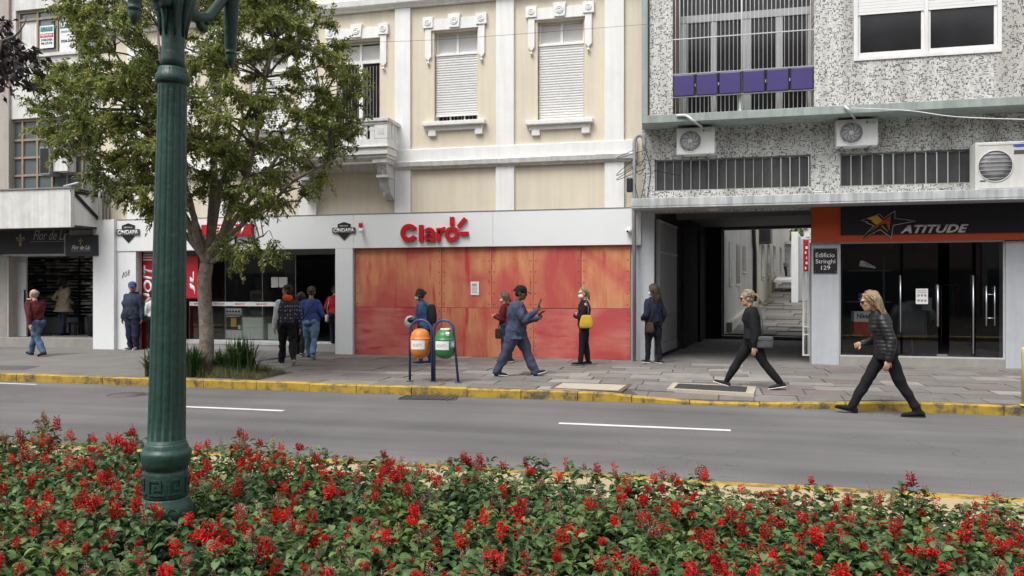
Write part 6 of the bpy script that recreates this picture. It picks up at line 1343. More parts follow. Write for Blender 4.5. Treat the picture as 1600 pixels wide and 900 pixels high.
def make_tree(root, base, fork, limbs, centers, leaves_per, leaf_len, leaf_w, spread, mats, weights, trunk_r, bark, seed, droop=.3):
    g = np.random.default_rng(seed); tb = MB()
    # trunk with slight bends
    base, fork = Vector(base), Vector(fork); n = 7; P = []; Rr = []
    for i in range(n + 1):
        t = i / n; p = base.lerp(fork, t) + Vector((math.sin(t * 5) * .03, math.cos(t * 4) * .03, 0)) * (1 if 0 < i < n else 0); P.append(p); Rr.append(trunk_r * (1.2 if i == 0 else 1.05 if i == 1 else 1 - .12 * t))
    tb.tube(P, Rr, 14)
    lp_ = []; tb.cm = 0
    for (mid, end, r0) in limbs:
        mid, end = Vector(mid), Vector(end); Q = []; q = 9; RR = []
        for i in range(q + 1):
            t = i / q; p = fork * (1 - t) ** 2 + mid * 2 * t * (1 - t) + end * t * t; p = p + Vector(g.normal(0, .03, 3)) * (1 if i else 0); Q.append(p); RR.append(r0 * (1 - .82 * t) + .006); lp_.append((p, RR[-1]))
        tb.tube([P[-1] * .5 + P[-2] * .5] + Q, [r0 * 1.1] + RR, 8)
    tb.cm = 1
    anchors = np.array([tuple(a[0]) for a in lp_]); tw = []
    for c in centers:
        d = anchors - np.array(c); sc_ = np.linalg.norm(d, axis=1) + .8 * np.maximum(0, anchors[:, 2] - c[2]); i = int(np.argmin(sc_)); a = Vector(anchors[i]); e = Vector(c); m = a.lerp(e, .5) + Vector((0, 0, .12)) + Vector(g.normal(0, .08, 3)); r0 = min(lp_[i][1] * .7, .035)
        tb.tube([a, a.lerp(m, .6) + Vector(g.normal(0, .03, 3)), m, m.lerp(e, .5) + Vector(g.normal(0, .04, 3)), e], [r0, r0 * .8, r0 * .6, r0 * .4, .006], 6, cap=False); tw.append((m, e))
    VV = []; FF = []; MI = []; o = 0
    for (m, e) in tw:
        nt_ = 9
        for k in range(nt_):
            t = g.uniform(.25, 1.0); s = m.lerp(e, t); dr = Vector(g.normal(0, 1, 3)); dr.z = dr.z * .5 - .02; dr = (dr.normalized() + (e - m).normalized() * .7).normalized(); ln = g.uniform(.5, 1.0) * spread
            tip = s + dr * ln + Vector((0, 0, -.12 * ln)); tb.tube([s, s.lerp(tip, .5) + Vector((0, 0, .04)), tip], [.007, .005, .002], 4, cap=False)
            nl = int(leaves_per / nt_); tt = g.uniform(.15, 1.05, nl); pos = np.array(s) + (np.array(tip) - np.array(s)) * tt[:, None] + g.normal(0, .02, (nl, 3)); pos[:, 2] += .04 * 4 * tt * (1 - tt)
            dd = np.array(dr) * .6 + g.normal(0, .75, (nl, 3)); dd[:, 2] -= droop
            up = unit(g.normal(0, .55, (nl, 3)) + np.array([0, 0, 1.0])); V, Fq = leaf_batch(pos, dd, leaf_len * g.uniform(.45, 1.35, nl), leaf_w * g.uniform(.6, 1.3, nl), up)
            VV.append(V); FF.append(Fq + o); o += len(V)
            bias = g.choice(len(mats), p=weights); mi = np.where(g.random(nl) < .55, bias, g.choice(len(mats), nl, p=weights)); MI.append(np.tile(mi, 4))
    tb.build('trunk', [bark, 'bark_dark'], root)
    V = np.concatenate(VV) - np.array(ORG[root.name]); me = np_mesh('crown', V, np.concatenate(FF), mats, np.concatenate(MI)); c = link('crown', me, root); c['kind'] = 'stuff'
    return o // 5
# ---- street tree
TZ = 14.6
tb_ = D(319, 588, TZ); tb_.z = SZ; fk = D(323, 412, TZ)
tree = thing('street_tree', tuple(tb_), 'leafy green street tree with a pale forked trunk behind the lamp post', 'tree')
def T(u, v, dz=0): return D(u, v, TZ + dz)
limbs = [(T(290, 350), T(190, 120, .8), .085), (T(300, 340, -.4), T(240, 40, -.8), .07), (T(340, 330), T(345, -60, .3), .10), (T(375, 340, -.3), T(430, 60, -.9), .085), (T(365, 340, .5), T(500, 150, .7), .065), (T(280, 330, .9), T(110, 230, -.6), .055), (T(390, 320, -.5), T(520, 250, -.8), .055), (T(300, 280, .9), T(150, 30, 1.0), .06), (T(345, 250, .8), T(470, -20, .9), .06), (T(380, 370, -.6), T(415, 372, -1.1), .05)]
g = np.random.default_rng(21); cs = []
def inside(u, v):
    # outline of the crown measured from the photo, in pixels
    lx = np.interp(v, [-160, -60, 0, 40, 90, 140, 190, 235, 270, 310, 345], [120, 95, 85, 104, 96, 40, 58, 85, 140, 170, 190]); rx = np.interp(v, [-160, -60, 0, 20, 60, 110, 150, 190, 235, 260, 300, 345], [450, 500, 470, 505, 545, 560, 555, 550, 530, 480, 450, 420])
    return lx < u < rx
while len(cs) < 360:
    u, v = g.uniform(40, 570), g.uniform(-150, 335)
    if not inside(u, v): continue
    ex = ((u - 310) / 275) ** 2 + ((v - 110) / 260) ** 2; dm = 2.5 * math.sqrt(max(.08, 1 - min(1, ex))); dz = g.uniform(-dm, dm)
    if v > 290 and 230 < u < 420 and g.random() < .45: continue
    p = T(u, v, dz)
    if all((Vector(q) - p).length > .25 for q in cs): cs.append(p)
cs += [T(u, v, d) for u, v, d in ((345, 385, -.8), (400, 385, -.9), (425, 400, -1.0), (372, 402, -1.0), (385, 345, -.9), (225, 322, -.5), (250, 330, .5), (150, 240, -.3), (70, 205, .2), (60, 165, .1), (90, 240, 0), (560, 145, -.1), (565, 120, .2), (545, 215, -.4), (510, 285, -.6), (490, 300, -.2), (440, 320, -.4))]
nl = make_tree(tree, tb_, fk, limbs, cs, 450, .076, .034, .44, ['leaf_dark', 'leaf_mid', 'leaf_olive', 'leaf_pale'], [.26, .40, .25, .09], .135, 'bark', 5)
# ---- purple leaved tree whose branch enters at the upper left
pz0 = D(-170, 600, 7.4); pz0.z = .13
pt = thing('purple_tree', tuple(pz0), 'dark purple leaved tree reaching in at the upper left corner', 'tree')
def T2(u, v, dz=0): return D(u, v, 7.2 + dz)
cs2 = [T2(u, v, d) for u, v, d in ((12, 95, 0), (30, 112, -.2), (5, 118, .1), (18, 78, .2), (-15, 100, -.3), (-10, 70, .2), (36, 90, .3), (-45, 90, 0), (-70, 60, .3), (-90, 110, -.2), (-50, 30, .2), (-120, 40, -.5), (-150, 80, .5), (-180, 10, 0), (-100, -30, .3), (-230, 60, -.4), (-10, 45, .3))]
make_tree(pt, pz0, T2(-165, 260), [(T2(-120, 180), T2(-20, 85), .045), (T2(-160, 120), T2(-120, -40, .3), .06), (T2(-200, 160), T2(-240, 30), .05), (T2(-70, 130), T2(30, 60), .03)], cs2, 75, .085, .055, .26, ['leaf_purple', 'leaf_purple2'], [.65, .35], .11, 'bark_dark', 9, droop=.8)
b = MB(); P = [T2(-60, 110), T2(-15, 92), T2(10, 68), T2(30, 50), T2(38, 38), T2(42, 25)]; b.tube(P, [.014, .011, .009, .007, .005, .003], 6); b.build('branch', 'bark_dark', pt)

# ---- planting at the foot of the tree
pit = MB(); a = G(284, 592, SZ + .004); c = G(408, 592, SZ + .004); pit.box(a.x, c.x, KY + .25, KY + 1.5, SZ - .04, SZ + .006); o = pit.build('tree_pit', 'soil'); o['kind'] = 'structure'
def tuft(u, v, n, h, w, label):
    p = G(u, v, SZ); t = thing('strap_leaf_plant', tuple(p), label, 'plant', 'strap-leaved plants at the foot of the street tree'); 
    for part_i, frac in (('outer_leaves', .6), ('inner_leaves', .4)):
        VV = []; FF = []; MI = []; o = 0
        for i in range(int(n * frac)):
            a = g.uniform(0, 2 * math.pi); lean = (g.uniform(.5, 1.05) if part_i == 'outer_leaves' else g.uniform(.05, .5)) * w; L = h * g.uniform(.75, 1.1); bw = g.uniform(.010, .018); b0 = np.array([g.normal(0, w * .22), g.normal(0, w * .16), 0]); d = np.array([math.cos(a), math.sin(a), 0]); sd_ = np.array([-d[1], d[0], 0]); q = 6; vs = []
            for j in range(q):
                tt = j / (q - 1); c_ = b0 + d * lean * tt ** 1.6 + np.array([0, 0, L * (tt - .45 * (lean / w) * tt ** 3)]); ww = bw * (1 - tt ** 2.5) + .001; vs += [c_ - sd_ * ww, c_ + sd_ * ww]
            VV += vs; FF += [[o + 2 * j, o + 2 * j + 1, o + 2 * j + 3, o + 2 * j + 2] for j in range(q - 1)]; MI += [int(g.random() < .35)] * (q - 1); o += 2 * q
        link(part_i, np_mesh(part_i, VV, FF, ['blade', 'blade2'], MI), t)['kind'] = 'stuff'
tuft(376, 588, 260, .78, .50, 'large strap-leaved plant right of the tree trunk'); tuft(302, 589, 150, .66, .34, 'strap-leaved plant between lamp post and tree trunk'); tuft(243, 588, 120, .60, .38, 'strap-leaved plant peeping out left of the lamp post'); tuft(345, 584, 80, .55, .3, 'smaller strap-leaved plant close behind the trunk')
VV = []; FF = []; MI = []
for i in range(2600):
    x = g.uniform(a.x if False else G(286, 592, SZ).x, G(404, 592, SZ).x); y = KY + .28 + g.uniform(.0, 1.1); hh = g.uniform(.05, .20) * (1.2 if abs(x - G(340, 590, SZ).x) < .6 else .7); d = g.normal(0, .06, 2); o = len(VV)
    VV += [(x - .005, y, SZ), (x + .005, y, SZ), (x + d[0], y + d[1], SZ + hh)]; FF.append([o, o + 1, o + 2]); MI.append(int(g.random() < .3))
o = link('dry_grass', np_mesh('dry_grass', VV, FF, ['dry_grass', 'blade2'], MI)); tag(o, 'dry grass in the tree pit around the trunk', 'grass', kind='stuff')

# ---- salvia plants
def salvia_foliage(seed):
    g = np.random.default_rng(seed); P = []; Dr = []; L = []; Wd = []; U = []; stems = []
    ns = 12
    for s in range(ns):
        a = g.uniform(0, 2 * math.pi); rad = .17 * math.sqrt((s + .5) / ns); top = np.array([rad * math.cos(a), rad * math.sin(a), .36 - rad * .6 + g.uniform(-.03, .03)]); stems.append(top); nd = 5
        for k in range(nd):
            t = .25 + .75 * k / (nd - 1); p = np.array([top[0] * (.4 + .6 * t), top[1] * (.4 + .6 * t), top[2] * t])
            for q in range(2 if k < nd - 1 else 3):
                aa = a + k * 1.57 + q * (math.pi if k < nd - 1 else 2.09) + g.normal(0, .4); d = np.array([math.cos(aa), math.sin(aa), g.uniform(-.15, .5)]); P.append(p + d * .015); Dr.append(d); ln = g.uniform(.05, .092) * (1 if k < nd - 1 else .75); L.append(ln); Wd.append(ln * g.uniform(.48, .62)); U.append(unit(np.array([g.normal(0, .3), g.normal(0, .3), 1.0])))
    P, Dr, L, Wd, U = map(np.array, (P, Dr, L, Wd, U)); n = len(P); Dr = unit(Dr); S = unit(np.cross(Dr, U)); N = unit(np.cross(S, Dr)); L_ = L[:, None]; W_ = Wd[:, None]
    pts = [P]
    for (t, w, z) in ((.22, .40, .10), (.45, .52, .14), (.72, .33, .08)): pts += [P + Dr * L_ * t + S * W_ * w + N * (W_ * .22 * w / .5 + L_ * (.10 * math.sin(t * 3))), P + Dr * L_ * t - N * L_ * (.02 - .10 * math.sin(t * 3)), P + Dr * L_ * t - S * W_ * w + N * (W_ * .22 * w / .5 + L_ * (.10 * math.sin(t * 3)))]
    pts.append(P + Dr * L_ - N * L_ * .16); V = np.stack(pts, 1).reshape(-1, 3); b = np.arange(n)[:, None] * 11
    tri = []; 
    for (x, y, z) in ((0, 2, 1), (0, 3, 2), (1, 2, 5), (1, 5, 4), (2, 3, 6), (2, 6, 5), (4, 5, 8), (4, 8, 7), (5, 6, 9), (5, 9, 8), (7, 8, 10), (8, 9, 10)): tri.append(b + np.array([[x, y, z]]))
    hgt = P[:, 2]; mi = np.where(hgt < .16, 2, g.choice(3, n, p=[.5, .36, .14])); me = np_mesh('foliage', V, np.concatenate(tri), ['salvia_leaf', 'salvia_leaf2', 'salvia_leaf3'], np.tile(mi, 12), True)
    return me, stems
def spike(seed, kind):
    g = np.random.default_rng(seed); VV = []; FF = []; MI = []
    H = g.uniform(.06, .105); z0 = .02
    def quad(p, d, s, l, w, m):
        o = len(VV); n = np.cross(d, s); VV.extend([p, p + d * l * .5 + s * w, p + d * l + n * l * .15, p + d * l * .5 - s * w]); FF.append([o, o + 1, o + 2, o + 3]); MI.append(m)
    for k in range(3):
        a = 2 * math.pi * k / 3; VV.append(np.array([.003 * math.cos(a), .003 * math.sin(a), -.12])); 
    VV.append(np.array([0, 0, H])); FF += [[0, 1, 3, 3], [1, 2, 3, 3], [2, 0, 3, 3]]; MI += [4] * 3
    nw = 8
    for i in range(nw):
        t = i / (nw - 1); z = z0 + (H - z0) * t; nfl = 6 if t < .8 else 4; r = .015 * (1 - .5 * t)
        for j in range(nfl):
            a = 2 * math.pi * j / nfl + i * .5 + g.normal(0, .2); d = unit(np.array([math.cos(a), math.sin(a), g.uniform(.1, .7)])); s = np.array([-math.sin(a), math.cos(a), 0]); p = np.array([math.cos(a) * .004, math.sin(a) * .004, z])
            if kind == 'fresh': m0, m1 = g.choice([0, 0, 1]), g.choice([0, 1]); fl_ = g.random() < (.95 if t < .8 else .5)
            elif kind == 'half': m0, m1 = (2 if t < .5 else g.choice([0, 1])), g.choice([0, 1, 2]); fl_ = g.random() < (.3 if t < .5 else .6)
            else: m0, m1 = g.choice([2, 2, 3]), g.choice([2, 3]); fl_ = False
            quad(p, d, s, r * 1.3, r * .34, m0); quad(p, d, np.cross(d, s), r * 1.2, r * .3, m0)
            if fl_:
                tip = p + d * r * 1.1; d2 = unit(d + np.array([0, 0, -.15]) + g.normal(0, .25, 3)); quad(tip, d2, s, .019, .0048, m1); quad(tip + d2 * .012, unit(d2 + np.array([0, 0, -.6])), s, .011, .006, 0); quad(tip, d2, np.cross(d2, s), .017, .004, m1)
    FF = [f if f[2] != f[3] else [f[0], f[1], f[2], f[2]] for f in FF]
    tri = []; mi = []
    for f, m in zip(FF, MI):
        tri.append(f[:3]); mi.append(m)
        if f[3] != f[2]: tri.append([f[0], f[2], f[3]]); mi.append(m)
    return np_mesh('flower_spike', VV, tri, ['salvia_red', 'salvia_red2', 'salvia_faded', 'salvia_pale', 'stem'], mi)
FOL = [salvia_foliage(s) for s in range(7)]; SPK = {k: [spike(50 + i * 3 + j * 100, k) for i in range(4)] for j, k in enumerate(('fresh', 'half', 'faded'))}
spots = []
yy = 2.45; ri = 0
while yy < 5.5:
    sp = .305; t0 = (0 - 800) / F; t1 = (1600 - 800) / F
    def xat(u): d = FW + RT * ((u - 800) / F); return d.x / d.y * yy
    x = xat(-40) - .15 + (ri % 2) * .15
    while x < xat(1640) + .15:
        spots.append((x + random.uniform(-.07, .07), yy + random.uniform(-.06, .06))); x += sp
    yy += .27; ri += 1
spots = [s for s in spots if (s[0] - lp.x) ** 2 + (s[1] - lp.y) ** 2 > (.30 if s[1] < lp.y + .1 else .2) ** 2]
print('salvia', len(spots), 'slabs', nslab, 'leaves', nl)
def add_salvia(x, y):
    sd_ = 'left' if x < lp.x else 'right'; rw_ = 'on the road edge' if y > 4.75 else 'in the middle of the bed' if y > 3.5 else 'in the nearest rows'
    p = thing('salvia_plant', (x, y, .14), f'red flowering salvia {sd_} of the lamp post {rw_}', 'flowering plant', f'red salvias {sd_} of the lamp post {rw_}')
    far_left = max(0, min(1, (-x - 2.0) / 4)); hsc = random.uniform(.82, 1.24) * (1 + .16 * far_left) * (1 - .16 * max(0, min(1, (x + 2) / 2)) * max(0, min(1, (y - 3.6) / 1.4)))
    p.scale = (1.05, 1.05, hsc); p.rotation_euler = (random.uniform(-.08, .08), random.uniform(-.08, .08), random.uniform(0, 6.28))
    me, st = random.choice(FOL); f = bpy.data.objects.new('foliage', me); col.objects.link(f); f.parent = p
    for s in random.sample(list(st), random.choice([4, 5, 5, 6])):
        kd = random.choices(['fresh', 'half', 'faded'], [.42, .24, .34])[0]; q = bpy.data.objects.new('flower_spike', random.choice(SPK[kd])); col.objects.link(q); q.parent = p; q.location = (s[0], s[1], s[2] - .01); q.rotation_euler = (random.uniform(-.25, .25) + s[1] * -.8, random.uniform(-.25, .25) + s[0] * .8, random.uniform(0, 6.28)); k_ = random.uniform(.5, 1.08); q.scale = (k_ * .95, k_ * .95, k_ * 1.15)
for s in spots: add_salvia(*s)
# white alyssum edging along the far side of the bed
VV = []; FF = []; MI = []
for i in range(9000):
    x = g.uniform(-7.5, 4.5); y = 5.72 + g.normal(0, .07)
    if mnoise.noise(Vector((x * 1.3, 3.1, 0))) < -.05: continue
    z = .14 + g.uniform(0, .13); r = g.uniform(.006, .012); aa = g.uniform(0, 6.28); o = len(VV); nn = unit(g.normal(0, 1, 3)); s1_ = unit(np.cross(nn, [0.3, .5, .8])); s2_ = np.cross(nn, s1_); c = np.array([x, y, z]); w_ = int(g.random() < .35)
    VV += [c + s1_ * r, c + s2_ * r, c - s1_ * r, c - s2_ * r]; FF.append([o, o + 1, o + 2, o + 3]); MI.append(w_)
o = link('alyssum_edging', np_mesh('alyssum_edging', VV, FF, ['alyssum', 'salvia_leaf2'], MI)); tag(o, 'low white flowers edging the far side of the red flower bed', 'flowers', kind='stuff')
# trees seen over the far end of the alley
q = D(1236, 430, 75); t = thing('background_tree', (q.x, q.y, 2), 'green tree behind the grey house at the end of the alley', 'tree'); c0 = [tuple(D(1236 + g.uniform(-22, 26), 368 + g.uniform(-40, 8), 75 + g.uniform(-1, 1))) for _ in range(22)]
c0 = [Vector(c) for c in c0]; make_tree(t, (q.x, q.y, 2), tuple(D(1236, 385, 75)), [(D(1225, 375, 75), D(1215, 345, 75), .12), (D(1240, 370, 75), D(1250, 335, 75), .12)], c0, 120, .3, .15, .8, ['leaf_dark', 'leaf_mid', 'leaf_olive'], [.3, .4, .3], .2, 'bark_dark', 31)
# ================================================================== PEOPLE
def cloth(name, c, rough=.85, var=.18, scale=9, bump=.25, bscale=130): return mat(name, c, rough, var, scale, bump, bscale, spec=.25)
SK = {'light': (.52, .30, .21), 'tan': (.36, .20, .135), 'brown': (.13, .068, .042)}
for k, c in SK.items(): M['skin_' + k] = mat('skin_' + k, c, .55, .08, 12, .05, 60, spec=.35)
HR = {'grey': (.32, .31, .29), 'dark': (.014, .011, .009), 'brown': (.045, .028, .018), 'blond': (.26, .185, .10), 'ash': (.26, .215, .15), 'light_brown': (.13, .078, .042)}
def hair_mat(name, c):
    m, n, l, b = new_mat(name); tc = n.new('ShaderNodeTexCoord'); mp = n.new('ShaderNodeMapping'); mp.inputs['Scale'].default_value = (60, 60, 7); l.new(tc.outputs['Object'], mp.inputs[0])
    t = n.new('ShaderNodeTexNoise'); t.inputs['Scale'].default_value = 1.5; t.inputs['Detail'].default_value = 5; l.new(mp.outputs[0], t.inputs[0]); r = ramp(n, [(.3, tuple(x * .45 for x in c)), (.7, tuple(min(1, x * 1.5) for x in c))]); l.new(t.outputs[0], r.inputs[0]); l.new(r.outputs[0], b.inputs['Base Color']); b.inputs['Roughness'].default_value = .5
    bu = n.new('ShaderNodeBump'); bu.inputs['Strength'].default_value = .6; bu.inputs['Distance'].default_value = .01; l.new(t.outputs[0], bu.inputs['Height']); l.new(bu.outputs[0], b.inputs['Normal']); return m
for k, c in HR.items(): M['hair_' + k] = hair_mat('hair_' + k, c)
def denim(name, c):
    m = cloth(name, c, .85, .45, 5, .3, 150); return m
CL = {'maroon': (.085, .012, .016), 'jeans': (.075, .125, .22), 'jeans_light': (.13, .21, .34), 'jeans_dark': (.022, .035, .075), 'navy': (.018, .022, .045), 'hoodie': (.035, .048, .075), 'black': (.010, .010, .013), 'charcoal': (.025, .026, .03), 'white': (.62, .63, .64), 'beige': (.33, .27, .20), 'blue': (.052, .075, .24), 'red': (.36, .016, .02), 'denim': (.06, .125, .25), 'track': (.058, .066, .115), 'navy_jkt': (.014, .018, .038), 'grey': (.16, .16, .165), 'yellow': (.50, .31, .035), 'brown': (.045, .028, .024), 'orange': (.75, .10, .02), 'puffer': (.020, .020, .024), 'grey_bag': (.085, .088, .09), 'cream': (.50, .46, .40), 'pack': (.022, .023, .028), 'pink': (.70, .12, .16)}
for k, c in CL.items(): M['c_' + k] = denim('c_' + k, c) if 'jeans' in k or k == 'denim' else cloth('c_' + k, c)
M['c_puffer'] = mat('c_puffer', (.009, .009, .011), .5, .2, 6, .2, 60); M['sole_white'] = mat('sole_white', (.68, .68, .67), .6); M['mask_white'] = mat('mask_white', (.72, .75, .77), .8, .05, 20, .3, 60); M['eye'] = mat('eye', (.015, .012, .01), .2); M['lip'] = mat('lip', (.28, .09, .075), .5)
# dark jacket with small pale print
def printed(name):
    m, n, l, b = new_mat(name); tc = n.new('ShaderNodeTexCoord'); mp = n.new('ShaderNodeMapping'); mp.inputs['Scale'].default_value = (20, 20, 12); l.new(tc.outputs['Object'], mp.inputs[0])
    v = n.new('ShaderNodeTexVoronoi'); v.inputs['Scale'].default_value = 1; v.inputs['Randomness'].default_value = .35; l.new(mp.outputs[0], v.inputs[0]); r = ramp(n, [(.20, (.34, .34, .38)), (.30, (.020, .022, .04))]); l.new(v.outputs['Distance'], r.inputs[0]); l.new(r.outputs[0], b.inputs['Base Color']); b.inputs['Roughness'].default_value = .8; return m
M['c_print'] = printed('c_print')

def remesh(mb, name, mats, parent, vox, smooth=4, fold=0, fs=(16, 16, 8), quilt=0, seed=0, kind=None):
    me = mb.mesh(name, mats)
    ob = bpy.data.objects.new(name, me); TMP.collection.objects.link(ob)
    r = ob.modifiers.new('r', 'REMESH'); r.mode = 'VOXEL'; r.voxel_size = vox; r.use_smooth_shade = True
    if smooth: s = ob.modifiers.new('s', 'SMOOTH'); s.factor = .5; s.iterations = smooth
    TMP.view_layers[0].update(); dg = TMP.view_layers[0].depsgraph; ev = ob.evaluated_get(dg); m2 = bpy.data.meshes.new_from_object(ev)
    bpy.data.objects.remove(ob); bpy.data.meshes.remove(me); m2.name = name
    if fold or quilt:
        n = len(m2.vertices); co = np.empty(n * 3); m2.vertices.foreach_get('co', co); co = co.reshape(-1, 3); nr = np.empty(n * 3); m2.vertices.foreach_get('normal', nr); nr = nr.reshape(-1, 3); d = np.zeros(n)
        if fold:
            q = co * np.array(fs) + seed; nz = (np.sin(q[:, 0] + 1.7 * np.sin(q[:, 2] * .7 + q[:, 1])) + np.sin(q[:, 1] * 1.1 + 1.3 * np.sin(q[:, 2] * .9 + 2)) + np.sin(q[:, 2] + 1.9 * np.sin(q[:, 0] * .8 + q[:, 1] * .6))) / 3
            d = fold * (.8 - 1.9 * np.abs(nz)) + fold * .5 * np.sin(co[:, 2] * 11 + co[:, 0] * 7 + seed)
        if quilt: d += quilt * (np.abs(np.sin(co[:, 2] * math.pi / .050 + co[:, 0] * 2.5)) ** .6 - .6)
        m2.vertices.foreach_set('co', (co + nr * d[:, None]).ravel())
    m2.polygons.foreach_set('use_smooth', np.ones(len(m2.polygons), dtype=bool)); m2.update()
    return link(name, m2, parent)
def ring_loft(b, rings, n=20):
    """rings: (centre, xaxis, yaxis, rx, ry)"""
    vs = []
    for (c, ax, ay, rx, ry) in rings:
        for j in range(n): th = 2 * math.pi * j / n; vs.append(Vector(c) + ax * (rx * math.cos(th)) + ay * (ry * math.sin(th)))
    k = len(rings); fs = [(i * n + j, i * n + (j + 1) % n, (i + 1) * n + (j + 1) % n, (i + 1) * n + j) for i in range(k - 1) for j in range(n)] + [tuple(range(n))[::-1], tuple(range((k - 1) * n, k * n))]
    b._add(vs, fs, True)
def limb(b, pts, rad, n=12):
    b.tube(pts, rad, n)
    for p, r in zip(pts, rad): b.ellipsoid(p, (r, r, r), n=10, m=8)
def ik(s, t, l1, l2, pole):
    s, t = Vector(s), Vector(t); d = t - s; L = d.length; mx = (l1 + l2) * .995
    if L > mx: t = s + d * (mx / L); d = t - s; L = mx
    a = (l1 * l1 - l2 * l2 + L * L) / (2 * L); h = math.sqrt(max(0, l1 * l1 - a * a)); dn = d / L; p = Vector(pole); p = p - dn * p.dot(dn); p.normalize()
    return s + dn * a + p * h, t
NP = [0]
HSC = 1.09
def person(u, vf, vt, heading, label, pose, fit, z=SZ, Y=None, sex='m', vox=.011):
    NP[0] += 1; seed = NP[0] * 7.3
    pos = G(u, vf, z) if Y is None else Vector((X_(u, Y), Y, z)); zc = Vector((pos.x, pos.y, 0)).dot(FW)
    Ht = CZ + (450 - vt) / F * zc - z                                  # height the posed figure has
    f = sex == 'f'; fat = fit.get('fat', 1.0) * 1.05; hip_w = .088 if not f else .085
    lean = R(pose.get('lean', 2)); U = Vector((math.sin(lean), 0, math.cos(lean))); Fw = Vector((math.cos(lean), 0, -math.sin(lean))); Yv = Vector((0, 1, 0)); Xv = Vector((1, 0, 0)); Zv = Vector((0, 0, 1))
    kn_ = list(pose['knee'])
    for _ in range(60):                                                # bend the knees until both soles meet the ground
        legs = []
        for i, sd_ in enumerate((1, -1)):                              # left, right
            a = R(pose['thigh'][i]); k = R(kn_[i]); fp = R(pose.get('foot', (0, 0))[i]); sp = R(pose.get('splay', 4)) * sd_
            hip = Vector((0, sd_ * hip_w, 0)); kn = hip + Vector((math.sin(a), sd_ * .01, -math.cos(a))) * .43; an = kn + Vector((math.sin(a - k), 0, -math.cos(a - k))) * .42
            fd = Vector((math.cos(fp) * math.cos(sp), math.cos(fp) * math.sin(sp), math.sin(fp))); fu = Vector((-math.sin(fp), 0, math.cos(fp))); heel = an - fd * .06 - fu * .075; toe = an + fd * .185 - fu * .075; legs.append((hip, kn, an, fd, fu, heel, toe))
        z0_, z1_ = min(legs[0][5].z, legs[0][6].z), min(legs[1][5].z, legs[1][6].z)
        if abs(z0_ - z1_) < .004: break
        hi_ = 0 if z0_ > z1_ else 1
        if kn_[hi_] > 2: kn_[hi_] -= 1
        else: kn_[1 - hi_] += 1
    pz_ = -min(min(l[5].z, l[6].z) for l in legs); off = Vector((0, 0, pz_))
    legs = [tuple(q + off if i in (0, 1, 2, 5, 6) else q for i, q in enumerate(l)) for l in legs]
    P = off.copy(); tw = R(pose.get('twist', 0)); Ys = Vector((-math.sin(tw), math.cos(tw), 0)); Fs = Ys.cross(U).normalized()
    shw = (.178 if not f else .158) * (.5 + .5 * fat); sh = [P + U * .432 + Ys * (shw * s) for s in (1, -1)]
    nb = P + U * .52; hl = R(pose.get('head_lean', 5)) + lean; hy = R(pose.get('head', 0)); hU = Vector((math.sin(hl), 0, math.cos(hl)))
    hc = nb + hU * .175 + Vector((.02, 0, 0)); hF = Vector((math.cos(hy) * math.cos(pose.get('hp', 0)), math.sin(hy), 0)); hF = (Vector((math.cos(hy), math.sin(hy), 0)) - Zv * math.sin(R(pose.get('nod', 4)))).normalized(); hS = Zv.cross(hF).normalized(); hV = hF.cross(hS); HM = Matrix((hF, hS, hV)).transposed()
    HS = 1.09; hp = lambda x, y, q: hc + HM @ Vector((x, y, q)) * HS
    arms = []
    for i, s in enumerate((1, -1)):
        tgt = pose['hands'][i]; tgt = P + Vector((tgt[0], tgt[1] * 1.0, tgt[2] - .93)); pole = pose.get('poles', ((-1, .5, -.4), (-1, -.5, -.4)))[i]; el, wr = ik(sh[i], tgt, .295, .255, pole); arms.append((sh[i], el, wr))
    t = bpy.data.objects.new('person', None); col.objects.link(t); tag(t, label, 'person'); ORG[t.name] = (0, 0, 0); t.location = pos; t.rotation_euler = (0, 0, heading)
    tall = (hc + hV * .118).z + fit.get('hat', .0); sc_ = Ht / tall; t.scale = (sc_,) * 3
    # ---------------- body: one continuous figure
    b = MB(); wa = (.125 if f else .142) * fat; ch = (.145 if f else .160) * fat; hpw = (.165 if f else .155) * fat
    def trunk(b, e, lo, hi, flare=0):
        prof = [(-.10, .095, hpw * .9), (0, .112 * fat, hpw), (.10, .105 * fat, (hpw + wa) / 2), (.18, .098 * fat, wa), (.28, .108 * fat, ch), (.38, .112 * (.6 + .4 * fat), ch * 1.04), (.43, .098, ch * 1.0), (.47, .084, ch * .86), (.505, .070, .098), (.535, .058, .062), (.56, .05, .05)]
        if lo < -.10: prof = [(lo, .105 * fat + flare, hpw * .97 + flare)] + prof
        rr = []
        for (d, rx, ry) in prof:
            if d < lo - 1e-6 or d > hi + 1e-6: continue
            q = min(1, max(0, d / .45)); ax = Xv.lerp(Fs, q); ay = Yv.lerp(Ys, q); fe = flare * max(0, (.12 - d) / .25) if flare else 0; rr.append((P + U * d, ax.normalized(), ay.normalized(), rx + e + fe, ry + e + fe))
        ring_loft(b, rr)
    trunk(b, -.010, -.10, .56)
    if f: 
        for s in (1, -1): b.ellipsoid(P + U * .33 + Fs * .075 + Ys * (.068 * s), (.046, .05, .05), n=10, m=8)
    for s in (1, -1): b.ellipsoid(P - U * .02 - Xv * .055 + Yv * (.07 * s), (.085 * fat, .085 * fat, .095), n=10, m=8)
    b.tube([nb - U * .06, nb + hU * .04, hc - hV * .06], [.062, .054, .052], 12)
    b.ellipsoid(hp(-.008, 0, .022), Vector((.098, .078, .096)) * HSC, HM, 16, 12); b.ellipsoid(hp(.030, 0, -.045), Vector((.064, .058, .078)) * HSC, HM, 14, 10); b.ellipsoid(hp(.062, 0, -.088), Vector((.030, .034, .028)) * HSC, HM, 10, 8)
